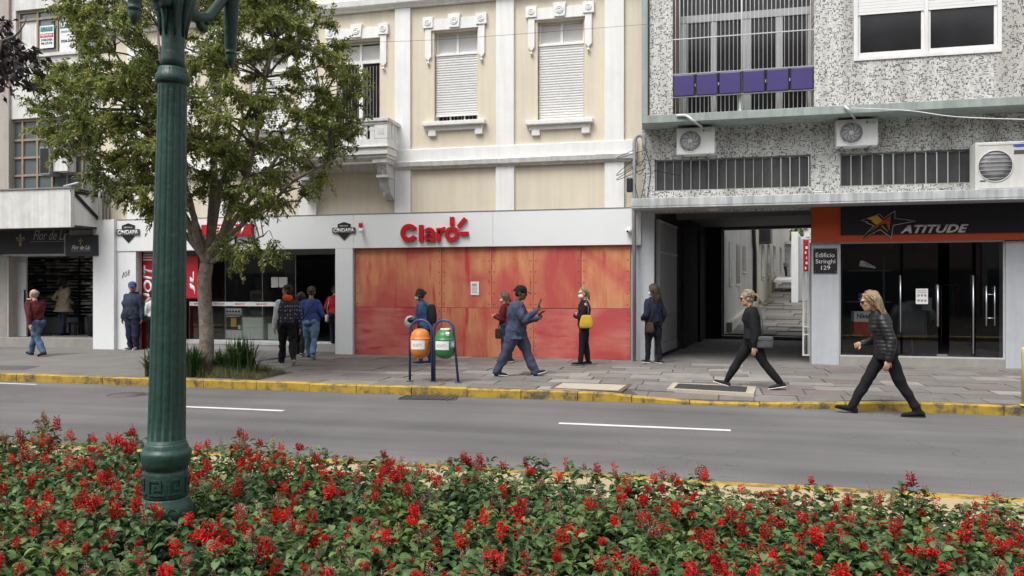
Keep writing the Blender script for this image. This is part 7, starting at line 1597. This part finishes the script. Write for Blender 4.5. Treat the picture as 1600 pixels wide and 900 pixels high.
    b.ellipsoid(hp(.098, 0, -.022), Vector((.020, .015, .026)) * HSC, HM, 8, 8); b.ellipsoid(hp(.085, 0, .022), Vector((.02, .055, .014)) * HSC, HM, 10, 6); b.ellipsoid(hp(.086, 0, -.066), Vector((.014, .026, .012)) * HSC, HM, 8, 6)
    for s in (1, -1): b.ellipsoid(hp(-.005, .079 * s, -.012), Vector((.020, .010, .032)) * HSC, HM, 8, 6); b.ellipsoid(hp(.062, .045 * s, -.025), Vector((.022, .02, .02)) * HSC, HM, 8, 6)
    for i, (S, E, Wr) in enumerate(arms):
        s = (1, -1)[i]; limb(b, [S, S.lerp(E, .5), E, E.lerp(Wr, .35), Wr], [.046 * fat, .041 * fat, .037, .038, .027])
        hd = Vector(pose['hdir'][i]) if pose.get('hdir') and pose['hdir'][i] else (Wr - E).normalized() + Vector((.12, 0, -.05)); hd.normalize(); pn = Vector(pose['palm'][i]) if pose.get('palm') and pose['palm'][i] else Vector((0, -s, 0)); pn = pn - hd * pn.dot(hd); pn.normalize(); sd2 = hd.cross(pn) * s; curl = pose.get('curl', (.5, .5))[i]
        pc = Wr + hd * .048; b.ellipsoid(pc, (.050, .016, .042), Matrix((hd, pn, sd2)).transposed(), 12, 8); b.tube([Wr - hd * .01, Wr + hd * .03], [.026, .028], 10)
        for q, (o2, L) in enumerate(((.030, .072), (.010, .082), (-.010, .076), (-.029, .060))):
            p0 = pc + hd * .036 + sd2 * o2; c1 = curl * .7; d1 = (hd * math.cos(c1) + pn * math.sin(c1)); p1 = p0 + d1 * L * .5; d2 = (hd * math.cos(c1 * 2.2) + pn * math.sin(c1 * 2.2)); p2 = p1 + d2 * L * .5; limb(b, [p0, p1, p2], [.0095, .0088, .0078], 8)
        th0 = Wr + hd * .03 + sd2 * .030; d1 = (hd * .7 + sd2 * .6 + pn * .35).normalized(); th1 = th0 + d1 * .038; th2 = th1 + (hd * .8 + sd2 * .1 + pn * .5).normalized() * .032; limb(b, [th0, th1, th2], [.013, .011, .009], 8)
    for (hip, kn, an, fd, fu, heel, toe) in legs:
        limb(b, [hip, hip.lerp(kn, .5), kn, kn.lerp(an, .35), an], [.088 * fat, .074 * fat, .056, .055, .036]); b.tube([an - fu * .02, heel.lerp(toe, .35) + fu * .035, toe + fu * .025 - fd * .02], [.036, .036, .022], 10)
    remesh(b, 'body', 'skin_' + fit.get('skin', 'light'), t, .0085, 3)
    # ---------------- trousers
    st = fit.get('leg', 'slim'); RR = {'slim': (.106, .094, .072, .068, .050), 'jeans': (.108, .097, .081, .078, .066), 'baggy': (.120, .112, .098, .092, .080)}[st]
    b = MB(); trunk(b, .012 if st != 'baggy' else .022, -.10, .10)
    for s in (1, -1): b.ellipsoid(P - U * .02 - Xv * .055 + Yv * (.07 * s), (.098 * fat, .096 * fat, .105), n=10, m=8)
    for (hip, kn, an, fd, fu, heel, toe) in legs:
        e = an + (an - kn).normalized() * fit.get('hem', .005); limb(b, [hip + Vector((0, 0, .01)), hip.lerp(kn, .5), kn, kn.lerp(an, .4), an], [r * (fat if j < 2 else 1) for j, r in enumerate(RR)]); b.tube([an, e], [RR[4], RR[4] * .98], 12)
    remesh(b, 'trousers', 'c_' + fit['bottom'], t, vox, 3, fold=.014 if st != 'slim' else .007, fs=(11, 11, 19), seed=seed)
    # ---------------- upper garment
    tp = fit.get('top_cut', {}); e = tp.get('e', .022); lo = tp.get('hem', -.08); b = MB(); trunk(b, e, lo if lo < -.1 else max(-.10, lo), .535, tp.get('flare', 0))
    if f:
        for s in (1, -1): b.ellipsoid(P + U * .33 + Fs * .088 + Ys * (.068 * s), (.062 + e * .3, .068, .068), n=10, m=8)
    sr = tp.get('sleeve', 1.0); b2 = b
    sleeve_sep = fit.get('sleeve_mat')
    if sleeve_sep: b2 = MB()
    for i, (S, E, Wr) in enumerate(arms):
        en = E.lerp(Wr, .96); limb(b2 if (i == 0 or not sleeve_sep) else b, [S - Ys * (.02 * (1, -1)[i]), S.lerp(E, .5), E, E.lerp(Wr, .5), en], [(.060 * fat + e * .45) * sr, (.060 * fat + e * .4) * sr, (.054 + e * .4) * sr, (.050 + e * .3) * sr, (.042 + e * .2) * sr])
    if tp.get('collar'): b.tube([nb - U * .02, nb + hU * tp['collar']], [.085, .078], 14)
    if tp.get('hood'): b.ellipsoid(nb - Fs * .075 + U * .0, (.075, .105, .075), n=14, m=10); b.tube([nb - U * .02, nb + hU * .05], [.088, .085], 14)
    remesh(b, fit.get('top_name', 'jacket'), 'c_' + fit['top'], t, vox, 3, fold=tp.get('fold', .008) * 1.5, fs=(17, 17, 12), quilt=tp.get('quilt', 0), seed=seed + 3)
    if sleeve_sep: remesh(b2, 'sleeves', 'c_' + sleeve_sep, t, vox, 3, fold=.007, fs=(14, 14, 9), seed=seed + 5)
    if fit.get('hood_mat'): b = MB(); b.ellipsoid(nb - Fs * .07 + U * .015, (.085, .11, .075), n=14, m=10); b.tube([nb - U * .03, nb + hU * .07], [.10, .095], 16); remesh(b, 'hood', 'c_' + fit['hood_mat'], t, vox, 3, fold=.008, seed=seed)
    if fit.get('open_front'): b = MB(); ring_loft(b, [(P + U * d + Fs * .03, Fs, Ys, .115 + .01, .05) for d in (.0, .15, .3, .45)]); remesh(b, 'shirt', 'c_' + fit['open_front'], t, vox, 2)
    # ---------------- shoes
    for (hip, kn, an, fd, fu, heel, toe) in legs:
        sd2 = fu.cross(fd).normalized(); hgt = fit.get('boot', 0); heel = heel - fd * .015; toe = toe + fd * .02; b = MB(); mid = heel.lerp(toe, .5); ring = []
        for (tt, w, h) in ((-.02, .030, .045), (.06, .038, .07), (.25, .040, .078), (.45, .044, .062), (.68, .049, .048), (.86, .043, .040), (1.0, .018, .024)):
            c = heel.lerp(toe, tt) + fu * (h * .5 + .012); ring.append((c, fu, sd2, h * .5 + .004, w))
        ring_loft(b, ring, 14)
        if hgt: b.tube([an - fu * .03, an + (kn - an).normalized() * hgt], [.050, .054], 12)
        o = remesh(b, 'shoe', 'c_' + fit.get('shoe', 'black'), t, .008, 2); b = MB(); ring_loft(b, [(heel.lerp(toe, tt) + fu * .011, fu, sd2, .011, w) for (tt, w) in ((-.03, .026), (.06, .040), (.3, .042), (.5, .046), (.7, .051), (.88, .045), (1.02, .016))], 12); b.build('sole', fit.get('sole', 'sole_white'), o)
    # ---------------- head: hair, eyes, mouth, extras
    hm = 'hair_' + fit['hair']; hs_ = fit.get('cut', 'short'); b = MB(); hg = np.random.default_rng(int(seed * 10))
    capr = {'short': (.097, .082, .088), 'bald': (.090, .081, .070)}.get(hs_, (.099, .085, .094)); capc = {'short': (-.016, 0, .038), 'bald': (-.028, 0, .022)}.get(hs_, (-.018, 0, .034)); cb = MB(); HC = Vector(capc)
    cb.ellipsoid(hp(*capc), Vector(capr) * HSC, HM, 18, 14); cb.ellipsoid(hp(-.050, 0, -.015), Vector((.055, .070, .065)) * HSC, HM, 12, 10)
    if hs_ == 'bun': cb.ellipsoid(hp(-.115, 0, .03), Vector((.042, .045, .040)) * HSC, HM, 12, 10)
    hair = remesh(cb, 'hair', hm, t, .0095, 2, fold=.005, fs=(40, 40, 8), seed=seed)
    # loose locks over the cap give the uneven outline
    nlk = {'short': 120, 'bald': 70, 'bun': 130, 'pony': 150, 'bob': 190, 'long': 230}[hs_]; ln = {'short': 3, 'bald': 2, 'bun': 5, 'pony': 5, 'bob': 9, 'long': 15}[hs_]
    for _ in range(nlk):
        az = hg.uniform(-math.pi, math.pi); ph = math.acos(hg.uniform(-.15, 1)); n_ = Vector((math.sin(ph) * math.cos(az), math.sin(ph) * math.sin(az), math.cos(ph)))
        if n_.x > .35 and n_.z < .62: continue
        q = HC + Vector((n_.x * capr[0], n_.y * capr[1], n_.z * capr[2])) * 1.0; P_ = [hp(*q)]; L_ = max(2, int(ln * hg.uniform(.75, 1.15))); side = 1 if q.y + hg.normal(0, .01) > 0 else -1; wob = hg.uniform(0, 6.28)
        for k in range(L_):
            if hs_ in ('bun', 'pony'): d = (Vector((-.105, 0, .03)) - q); d = d.normalized() * .022 if d.length > .02 else Vector((-.004, 0, -.002))
            elif hs_ in ('short', 'bald'): d = Vector((-.012 if q.x < .02 else .004, side * .006, -.012))
            else: d = Vector((-.014 if q.x > -.03 else -.002, side * (.012 if q.z > .03 else .002), -.021)) + Vector((.003 * math.sin(k * .9 + wob), .003 * math.cos(k * .8 + wob), 0))
            q = q + d; e = q - HC; m_ = math.sqrt((e.x / capr[0]) ** 2 + (e.y / capr[1]) ** 2 + (e.z / capr[2]) ** 2)
            if m_ < 1.04 and q.z > -.09: q = HC + e * (1.04 + hg.uniform(0, .05)) / max(m_, .2)
            elif q.z < -.09 and q.z > -.2 and q.x > -.07: q.x -= .008
            P_.append(hp(*q))
        r0 = hg.uniform(.006, .011); k = len(P_); b.tube(P_, [r0 * (1 - .75 * (i / (k - 1)) ** 1.5) for i in range(k)], 5, cap=False)
    if hs_ == 'pony':
        for _ in range(40):
            w1, w2, w3 = hg.normal(0, .012), hg.normal(0, .016), hg.normal(0, .022); P_ = [hp(-.10, w1 * .4, .03), hp(-.135, w1, .036 + w2 * .4), hp(-.165, w2, .0), hp(-.175 + w3 * .4, w2 + w3 * .3, -.06), hp(-.165 + w3, w3, -.115 + w1)]; b.tube(P_, [.010, .012, .010, .007, .002], 5, cap=False)
    b.build('hair_locks', hm, hair)['kind'] = 'stuff'
    if fit.get('tie'): b = MB(); b.lathe([(.03, -.006), (.036, 0), (.03, .006)], tuple(hp(-.118, 0, .03)), 12, axis='x'); b.build('hair_tie', 'c_red', t)
    b = MB()
    for s in (1, -1): b.ellipsoid(hp(.088, .031 * s, .004), Vector((.010, .014, .007)) * HSC, HM, 8, 6)
    b.build('eyes', 'eye', t); b = MB(); b.ellipsoid(hp(.098, 0, -.066), Vector((.006, .022, .006)) * HSC, HM, 8, 6); b.build('mouth', 'lip', t)
    if fit.get('glasses'):
        b = MB()
        for s in (1, -1): b.ellipsoid(hp(.102, .032 * s, .004), Vector((.008, .027, .019)) * HSC, HM, 10, 6); b.tube([hp(.098, .055 * s, .008), hp(.0, .085 * s, .008)], .004, 6)
        b.build('glasses', 'black_gloss', t)
    if fit.get('mask'):
        b = MB(); b.ellipsoid(hp(.055, 0, -.055), Vector((.058, .064, .056)) * HSC, HM, 14, 10); m_ = b.build('face_mask', 'mask_white', t); b = MB()
        for s in (1, -1): b.tube([hp(.05, .06 * s, -.035), hp(-.01, .09 * s, -.005)], .003, 5)
        b.build('ear_loop', 'mask_white', m_)
    if fit.get('cap'):
        b = MB(); b.ellipsoid(hp(-.01, 0, .050), Vector((.108, .094, .085)) * HSC, HM, 18, 12); b.lathe([(.0, .0), (.0, .001)], tuple(hp(0, 0, 0)), 3); rr = []
        for (x, w) in ((.05, .085), (.10, .080), (.145, .062), (.172, .03)): rr.append((hp(x, 0, .040 - (x - .05) * .18), hV, hS, .006, w))
        ring_loft(b, rr, 14); remesh(b, 'cap', 'c_' + fit['cap'], t, .008, 1)
    Mw = Matrix.Translation(pos) @ Matrix.Rotation(heading, 4, 'Z') @ Matrix.Scale(sc_, 4)
    return dict(t=t, w=lambda v: Mw @ Vector(v), P=P, U=U, sh=sh, arms=arms, hc=hc, nb=nb, F=Fs, Y=Ys, s=sc_, h=heading)
def carried(name, label, cat, org): return thing(name, tuple(org), label, cat)
def bag(pr, c, size, label, m, strap=None, cut='box', name='handbag', parts=()):
    """soft bag centred at local point c of the wearer; strap: list of local points"""
    w = pr['w']; org = w(c); t = carried(name, label, 'bag', org); ORG[t.name] = (0, 0, 0); t.location = (0, 0, 0); b = MB(); L, Wd, Hh = size; rot = Matrix.Rotation(pr['h'], 3, 'Z'); s = pr['s']
    X, Y, Z = rot @ Vector((1, 0, 0)), rot @ Vector((0, 1, 0)), Vector((0, 0, 1)); rings = []
    prof = [(-.5, .86, .7), (-.47, 1.0, .95), (-.25, 1.06, 1.1), (.1, .95, .9), (.38, .74, .5), (.5, .62, .3)] if cut == 'soft' else [(-.5, .86, .8), (-.44, 1, 1), (0, 1.02, 1.05), (.4, 1, 1), (.5, .94, .8)]
    n = 20
    vs = []
    for (z, kx, ky) in prof:
        for j in range(n):
            th = 2 * math.pi * j / n; cx, cy = math.cos(th), math.sin(th); q = 3.0; dd = (abs(cx) ** q + abs(cy) ** q) ** (1 / q); vs.append(org + X * (L / 2 * kx * cx / dd * s) + Y * (Wd / 2 * ky * cy / dd * s) + Z * (Hh * z * s))
    k = len(prof); b._add(vs, [(i * n + j, i * n + (j + 1) % n, (i + 1) * n + (j + 1) % n, (i + 1) * n + j) for i in range(k - 1) for j in range(n)] + [tuple(range(n))[::-1], tuple(range((k - 1) * n, k * n))], True)
    t.location = org; ORG[t.name] = tuple(org); remesh_w(b, 'bag_body', m, t)
    if cut != 'soft': b = MB(); b.obox(org + Y * (-Wd * .52 * s * 0) + Z * (Hh * .28 * s), X * (L * .40 * s), Y * (Wd * .56 * s), Z * (Hh * .16 * s)); b.build('flap', m, t, bevel=.012)
    if strap: b = MB(); b.tube([w(p) for p in strap], .011 * s, 6); b.build('strap', m if m != 'c_yellow' else 'c_grey', t)
    return t
def remesh_w(b, name, m, t):
    me = b.mesh(name, m, ORG[t.name]); o = link(name, me, t); s = o.modifiers.new('s', 'SUBSURF'); s.levels = 1; s.render_levels = 1; return o
def slab_item(name, pr, c, dims, axes, label, cat, m, mscreen=None):
    w = pr['w']; org = w(c); t = thing(name, tuple(org), label, cat); rot = Matrix.Rotation(pr['h'], 3, 'Z'); ax, ay, az = [rot @ Vector(a).normalized() for a in axes]
    b = MB(); b.obox(org, ax * dims[0] / 2, ay * dims[1] / 2, az * dims[2] / 2); b.build('body', m, t, bevel=.006)
    b = MB(); b.obox(org + az * (dims[2] / 2 + .001), ax * dims[0] * .45, ay * dims[1] * .44, az * .0008); b.build('screen', mscreen or 'black_gloss', t)

STAND = dict(thigh=(3, -2), knee=(3, 3), hands=((.02, .24, .80), (.02, -.24, .80)))
# 1 man in maroon sweater, walking left, hand at his face
person(57, 556, 453, math.pi - .18, 'grey-haired man in maroon sweater and jeans walking left with a hand at his face', dict(thigh=(-22, 26), knee=(16, 6), foot=(-12, 10), lean=6, hands=((-.20, .30, .82), (.20, -.02, 1.46)), poles=((-1, .3, 0), (.2, -1, -.6)), nod=6, twist=-10, head=5), dict(top='maroon', top_name='sweater', bottom='jeans', leg='jeans', hair='grey', cut='bald', skin='light', shoe='charcoal', sole='c_black', fat=1.14, top_cut=dict(hem=-.06, e=.02)))
# 2 woman in beige coat inside the left shop
person(99, 524, 433, math.pi / 2 - .15, 'woman in beige flared coat and dark boots facing the shelves in the left shop', dict(thigh=(8, -7), knee=(4, 6), hands=((.12, .20, 1.0), (.12, -.20, 1.0)), lean=3), dict(top='beige', top_name='coat', bottom='jeans_dark', hair='dark', cut='long', boot=.30, sole='c_black', top_cut=dict(hem=-.22, flare=.05, e=.022, fold=.010)), z=SZ + .256, Y=FY + 1.15, sex='f')
# 3 man in blue cap and hoodie standing at the white pier
person(208, 546.5, 440, -math.pi / 2 + .1, 'man in blue cap, dark hoodie and dark track trousers standing at the white pier', dict(thigh=(2, -1), knee=(2, 2), splay=14, hands=((.03, .27, .80), (.03, -.27, .80)), head=28, lean=0), dict(top='hoodie', top_name='hoodie', bottom='navy', leg='baggy', hair='dark', skin='tan', shoe='grey', cap='blue', hat=.02, fat=1.08, top_cut=dict(hem=-.12, e=.045, hood=True, fold=.011)))
# 4 person behind the lamp post
person(239, 541, 455, math.pi - .5, 'person in white top and black trousers mostly hidden behind the lamp post', dict(thigh=(8, -8), knee=(4, 8), hands=((.26, .10, 1.12), (.22, -.1, 1.12))), dict(top='white', top_name='shirt', bottom='black', hair='dark', cut='pony'), Y=FY + .1, sex='f')
# 5 man with orange hood walking away
p5 = person(449, 570, 446, math.pi / 2 + .62, 'man in dark printed jacket with orange hood and white sleeves walking to the store', dict(thigh=(15, -12), knee=(4, 22), foot=(0, -28), hands=((.10, .26, .80), (-.05, -.26, .82)), head=40, lean=2), dict(top='print', top_name='jacket', sleeve_mat='white', hood_mat='orange', bottom='black', leg='jeans', hair='dark', skin='tan', shoe='charcoal', fat=1.05, top_cut=dict(hem=-.08, e=.034, fold=.009)))
# 6 dark clothed person in front of them
p6 = person(470, 556, 458, math.pi / 2 + .3, 'dark-clothed person between the printed jacket and the blue sweater', dict(thigh=(14, -12), knee=(4, 18), foot=(0, -20), hands=((.1, .24, .82), (0, -.24, .84))), dict(top='navy', bottom='black', leg='jeans', hair='dark', cut='long', shoe='black', top_cut=dict(hem=-.12, e=.03)), sex='f')
# 7 woman in blue sweater and jeans
p7 = person(486, 561, 449, math.pi / 2 + .35, 'woman in blue sweater and light jeans with hair in a bun walking to the store', dict(thigh=(12, -12), knee=(4, 22), foot=(0, -26), hands=((.20, .20, 1.05), (.20, -.20, 1.05)), head=10, lean=2), dict(top='blue', top_name='sweater', bottom='jeans_light', leg='jeans', hair='brown', cut='bun', skin='tan', shoe='black', fat=1.08, top_cut=dict(hem=-.10, e=.024)), sex='f')
w = p7['w']; b = MB(); P_, U_, F_, Y_ = p7['P'], p7['U'], p7['F'], p7['Y']
b.tube([w(P_ + U_ * d + F_ * a + Y_ * s) for (d, a, s) in ((.50, -.03, -.10), (.42, -.12, -.08), (.28, -.135, .02), (.12, -.125, .12), (.04, -.06, .185), (.0, .03, .19))], .011, 6); o = b.build('shoulder_strap', 'c_navy', None, tuple(w(P_))); tag(o, 'dark bag strap across the back of the blue sweater', 'strap')
# 8 woman in red going in at the store door
p8 = person(523, 541, 448, math.pi / 2 + .2, 'woman in red top with a pale shoulder bag half hidden by the grey pier', dict(thigh=(6, -6), knee=(4, 8), hands=((.22, .22, 1.02), (.1, -.24, .9)), lean=2), dict(top='red', top_name='sweater', bottom='navy', hair='light_brown', cut='short', skin='light', fat=1.1, top_cut=dict(hem=-.02, e=.02)), z=.33, Y=FY + .62, sex='f')
bag(p8, (-.12, .20, .78), (.16, .10, .22), 'pale grey shoulder bag hanging behind the woman in red', 'c_cream', [(-.12, .20, .88), (-.11, .19, 1.1), (-.06, .15, 1.38), (0, .12, 1.43)])
# 9 woman in denim jacket with backpack behind the bins
p9 = person(664, 569, 453, math.pi + .05, 'woman in denim jacket and face mask standing behind the litter bins', dict(thigh=(8, -6), knee=(6, 4), hands=((.28, .10, 1.02), (.30, -.08, 1.02)), lean=8, head=8, nod=6), dict(top='denim', bottom='jeans_dark', leg='slim', hem=-.10, hair='brown', cut='bun', skin='brown', mask=True, shoe='navy', sole='sole_white', fat=1.24, top_cut=dict(hem=-.10, e=.035)), sex='f')
bag(p9, (-.185, .06, 1.17), (.20, .32, .46), 'black backpack on the back of the woman in denim', 'c_pack', [(-.10, .13, 1.33), (0, .14, 1.42), (.10, .13, 1.34), (.09, .15, 1.18), (-.08, .16, 1.02)], 'soft', 'backpack')
q = p9['w']((.34, .05, .98)); t = thing('helmet', tuple(q), 'white and dark motorcycle helmet held in front of the denim jacket', 'helmet'); b = MB(); b.ellipsoid(q, (.125, .115, .135), n=20, m=14); b.build('shell', 'mask_white', t); b = MB(); b.ellipsoid(q + Vector((.045, -.05, .035)), (.10, .085, .07), n=16, m=10); b.build('visor', 'black_gloss', t); b = MB(); b.tube([q + Vector((.02, .0, -.1)), q + Vector((.05, .03, -.2)), q + Vector((-.02, .05, -.11))], .01, 6); b.build('strap', 'c_grey', t)
# 10 woman in maroon behind the walking man
p10 = person(791, 566, 457, math.pi - .1, 'woman in maroon sweater and mask with a pink phone behind the walking man', dict(thigh=(4, -4), knee=(4, 4), hands=((.26, .10, 1.14), (.28, -.06, 1.16)), nod=14), dict(top='maroon', top_name='sweater', bottom='jeans_dark', leg='slim', hair='light_brown', cut='bob', mask=True, shoe='black', fat=1.05, top_cut=dict(hem=-.06, e=.026)), sex='f')
slab_item('phone', p10, (.36, .02, 1.24), (.08, .15, .012), ((0, 1, 0), (.5, 0, 1), (-1, 0, .5)), 'pink phone held up by the woman in maroon', 'phone', 'c_pink', 'c_pink'); bag(p10, (.14, .16, .72), (.18, .10, .26), 'small black, white and red bag at the hip of the woman in maroon', 'c_brown', [(.14, .16, .84), (.1, .15, 1.1), (.0, .12, 1.42)])
# 11 man in blue tracksuit
p11 = person(806, 587.5, 446, .02, 'man in blue tracksuit and black cap walking right looking at his phone', dict(thigh=(25, -20), knee=(3, 8), foot=(16, -4), lean=4, hands=((.38, .12, 1.14), (.40, -.10, 1.28)), poles=((-.6, .4, -1), (-.6, -.4, -1)), nod=10, head_lean=10, curl=(1.0, 1.0), hdir=((.8, 0, .4), (.5, 0, .8))), dict(top='track', bottom='track', leg='baggy', hair='dark', skin='brown', shoe='black', cap='black', hat=.02, fat=1.16, open_front='black', top_cut=dict(hem=-.17, e=.050, flare=.012, collar=.03, fold=.012)))
slab_item('phone', p11, (.475, -.10, 1.38), (.078, .155, .010), ((.15, 1, 0), (.45, 0, 1), (-1, .1, .45)), 'dark phone held up by the man in the blue tracksuit', 'phone', 'c_grey'); slab_item('wallet', p11, (.46, .13, 1.18), (.09, .13, .02), ((.2, 1, 0), (.8, 0, .5), (-.5, 0, .8)), 'small dark case in the lower hand of the man in blue', 'wallet', 'c_charcoal', 'c_grey')
# 12 woman in black with mask and yellow bag
p12 = person(913, 570.5, 450, math.pi + .25, 'fair-haired woman in black with a white mask and folded arms before the red hoarding', dict(thigh=(8, -5), knee=(3, 3), foot=(4, 0), hands=((.21, -.03, 1.12), (.20, .015, 1.17)), poles=((-.5, 1, -.6), (-.5, -1, -.6)), head=38, lean=0, hdir=((.1, -1, 0), (.1, 1, 0)), palm=((-1, 0, 0), (-1, 0, 0))), dict(top='black', top_name='jumper', bottom='black', leg='slim', hair='blond', cut='bob', mask=True, shoe='black', sole='c_grey', top_cut=dict(hem=-.10, e=.022)), sex='f')
bag(p12, (-.02, .245, .99), (.30, .11, .30), 'mustard yellow shoulder bag on the woman in black', 'c_yellow', [(-.06, .22, 1.12), (-.07, .19, 1.3), (-.03, .13, 1.45), (.02, .19, 1.3), (.03, .23, 1.12)], 'soft')
# 13 woman in navy jacket at the passage pier
p13 = person(1021, 567.5, 445, math.pi - .85, 'woman in navy jacket over red seen from behind at the passage pier', dict(thigh=(8, -5), knee=(3, 4), hands=((.18, .16, 1.0), (.08, -.22, .86)), lean=-2, head=10), dict(top='navy_jkt', bottom='black', leg='slim', hair='brown', cut='long', shoe='charcoal', mask=True, fat=1.08, top_cut=dict(hem=-.07, e=.034)), sex='f')
bag(p13, (-.12, .19, .80), (.26, .10, .24), 'brown leather bag hanging behind the woman in the navy jacket', 'c_brown', [(-.14, .19, .92), (-.15, .14, 1.15), (-.10, .05, 1.38), (-.04, -.1, 1.45)], 'soft')
# 14 woman in black walking left across the passage
p14 = person(1176, 606.5, 455, math.pi, 'blonde woman in black with ponytail walking left past the passage', dict(thigh=(-24, 31), knee=(12, 4), foot=(-10, 17), lean=3, hands=((-.02, .22, .80), (.10, -.22, .84)), nod=6, head_lean=10), dict(top='black', top_name='jumper', bottom='black', leg='slim', hem=-.04, hair='ash', cut='pony', tie=True, glasses=True, shoe='charcoal', top_cut=dict(hem=-.09, e=.028)), sex='f')
bag(p14, (-.18, .215, .79), (.27, .09, .20), 'grey shoulder bag on the woman in black walking left', 'c_grey_bag', [(-.14, .20, .90), (-.15, .15, 1.12), (-.10, .10, 1.36), (-.02, .06, 1.46), (.06, .08, 1.36)])
# 15 woman in black quilted jacket stepping along the kerb
p15 = person(1384, 648.5, 457, math.pi, 'blonde woman in black quilted jacket striding left in the road by the kerb', dict(thigh=(-22, 29), knee=(3, 3), foot=(0, 12), lean=10, hands=((.02, .26, .84), (.26, -.16, 1.02)), nod=12, head_lean=18, curl=(.6, .8)), dict(top='puffer', bottom='black', leg='slim', hair='blond', cut='long', glasses=True, shoe='black', boot=.12, sole='c_black', fat=.90, top_cut=dict(hem=-.10, e=.030, fold=.004, quilt=.007, collar=.05)), z=0, sex='f', vox=.010)
# 16 far figure in the alley
q = D(1228, 432, 46); person(1228, 432, 405, -math.pi / 2 - .6, 'small distant figure in grey walking in the alley', dict(thigh=(10, -10), knee=(4, 8), hands=((.1, .22, .85), (0, -.22, .85))), dict(top='grey', bottom='charcoal', leg='jeans', hair='dark'), z=q.z, Y=q.y, vox=.02)

bpy.data.scenes.remove(TMP)
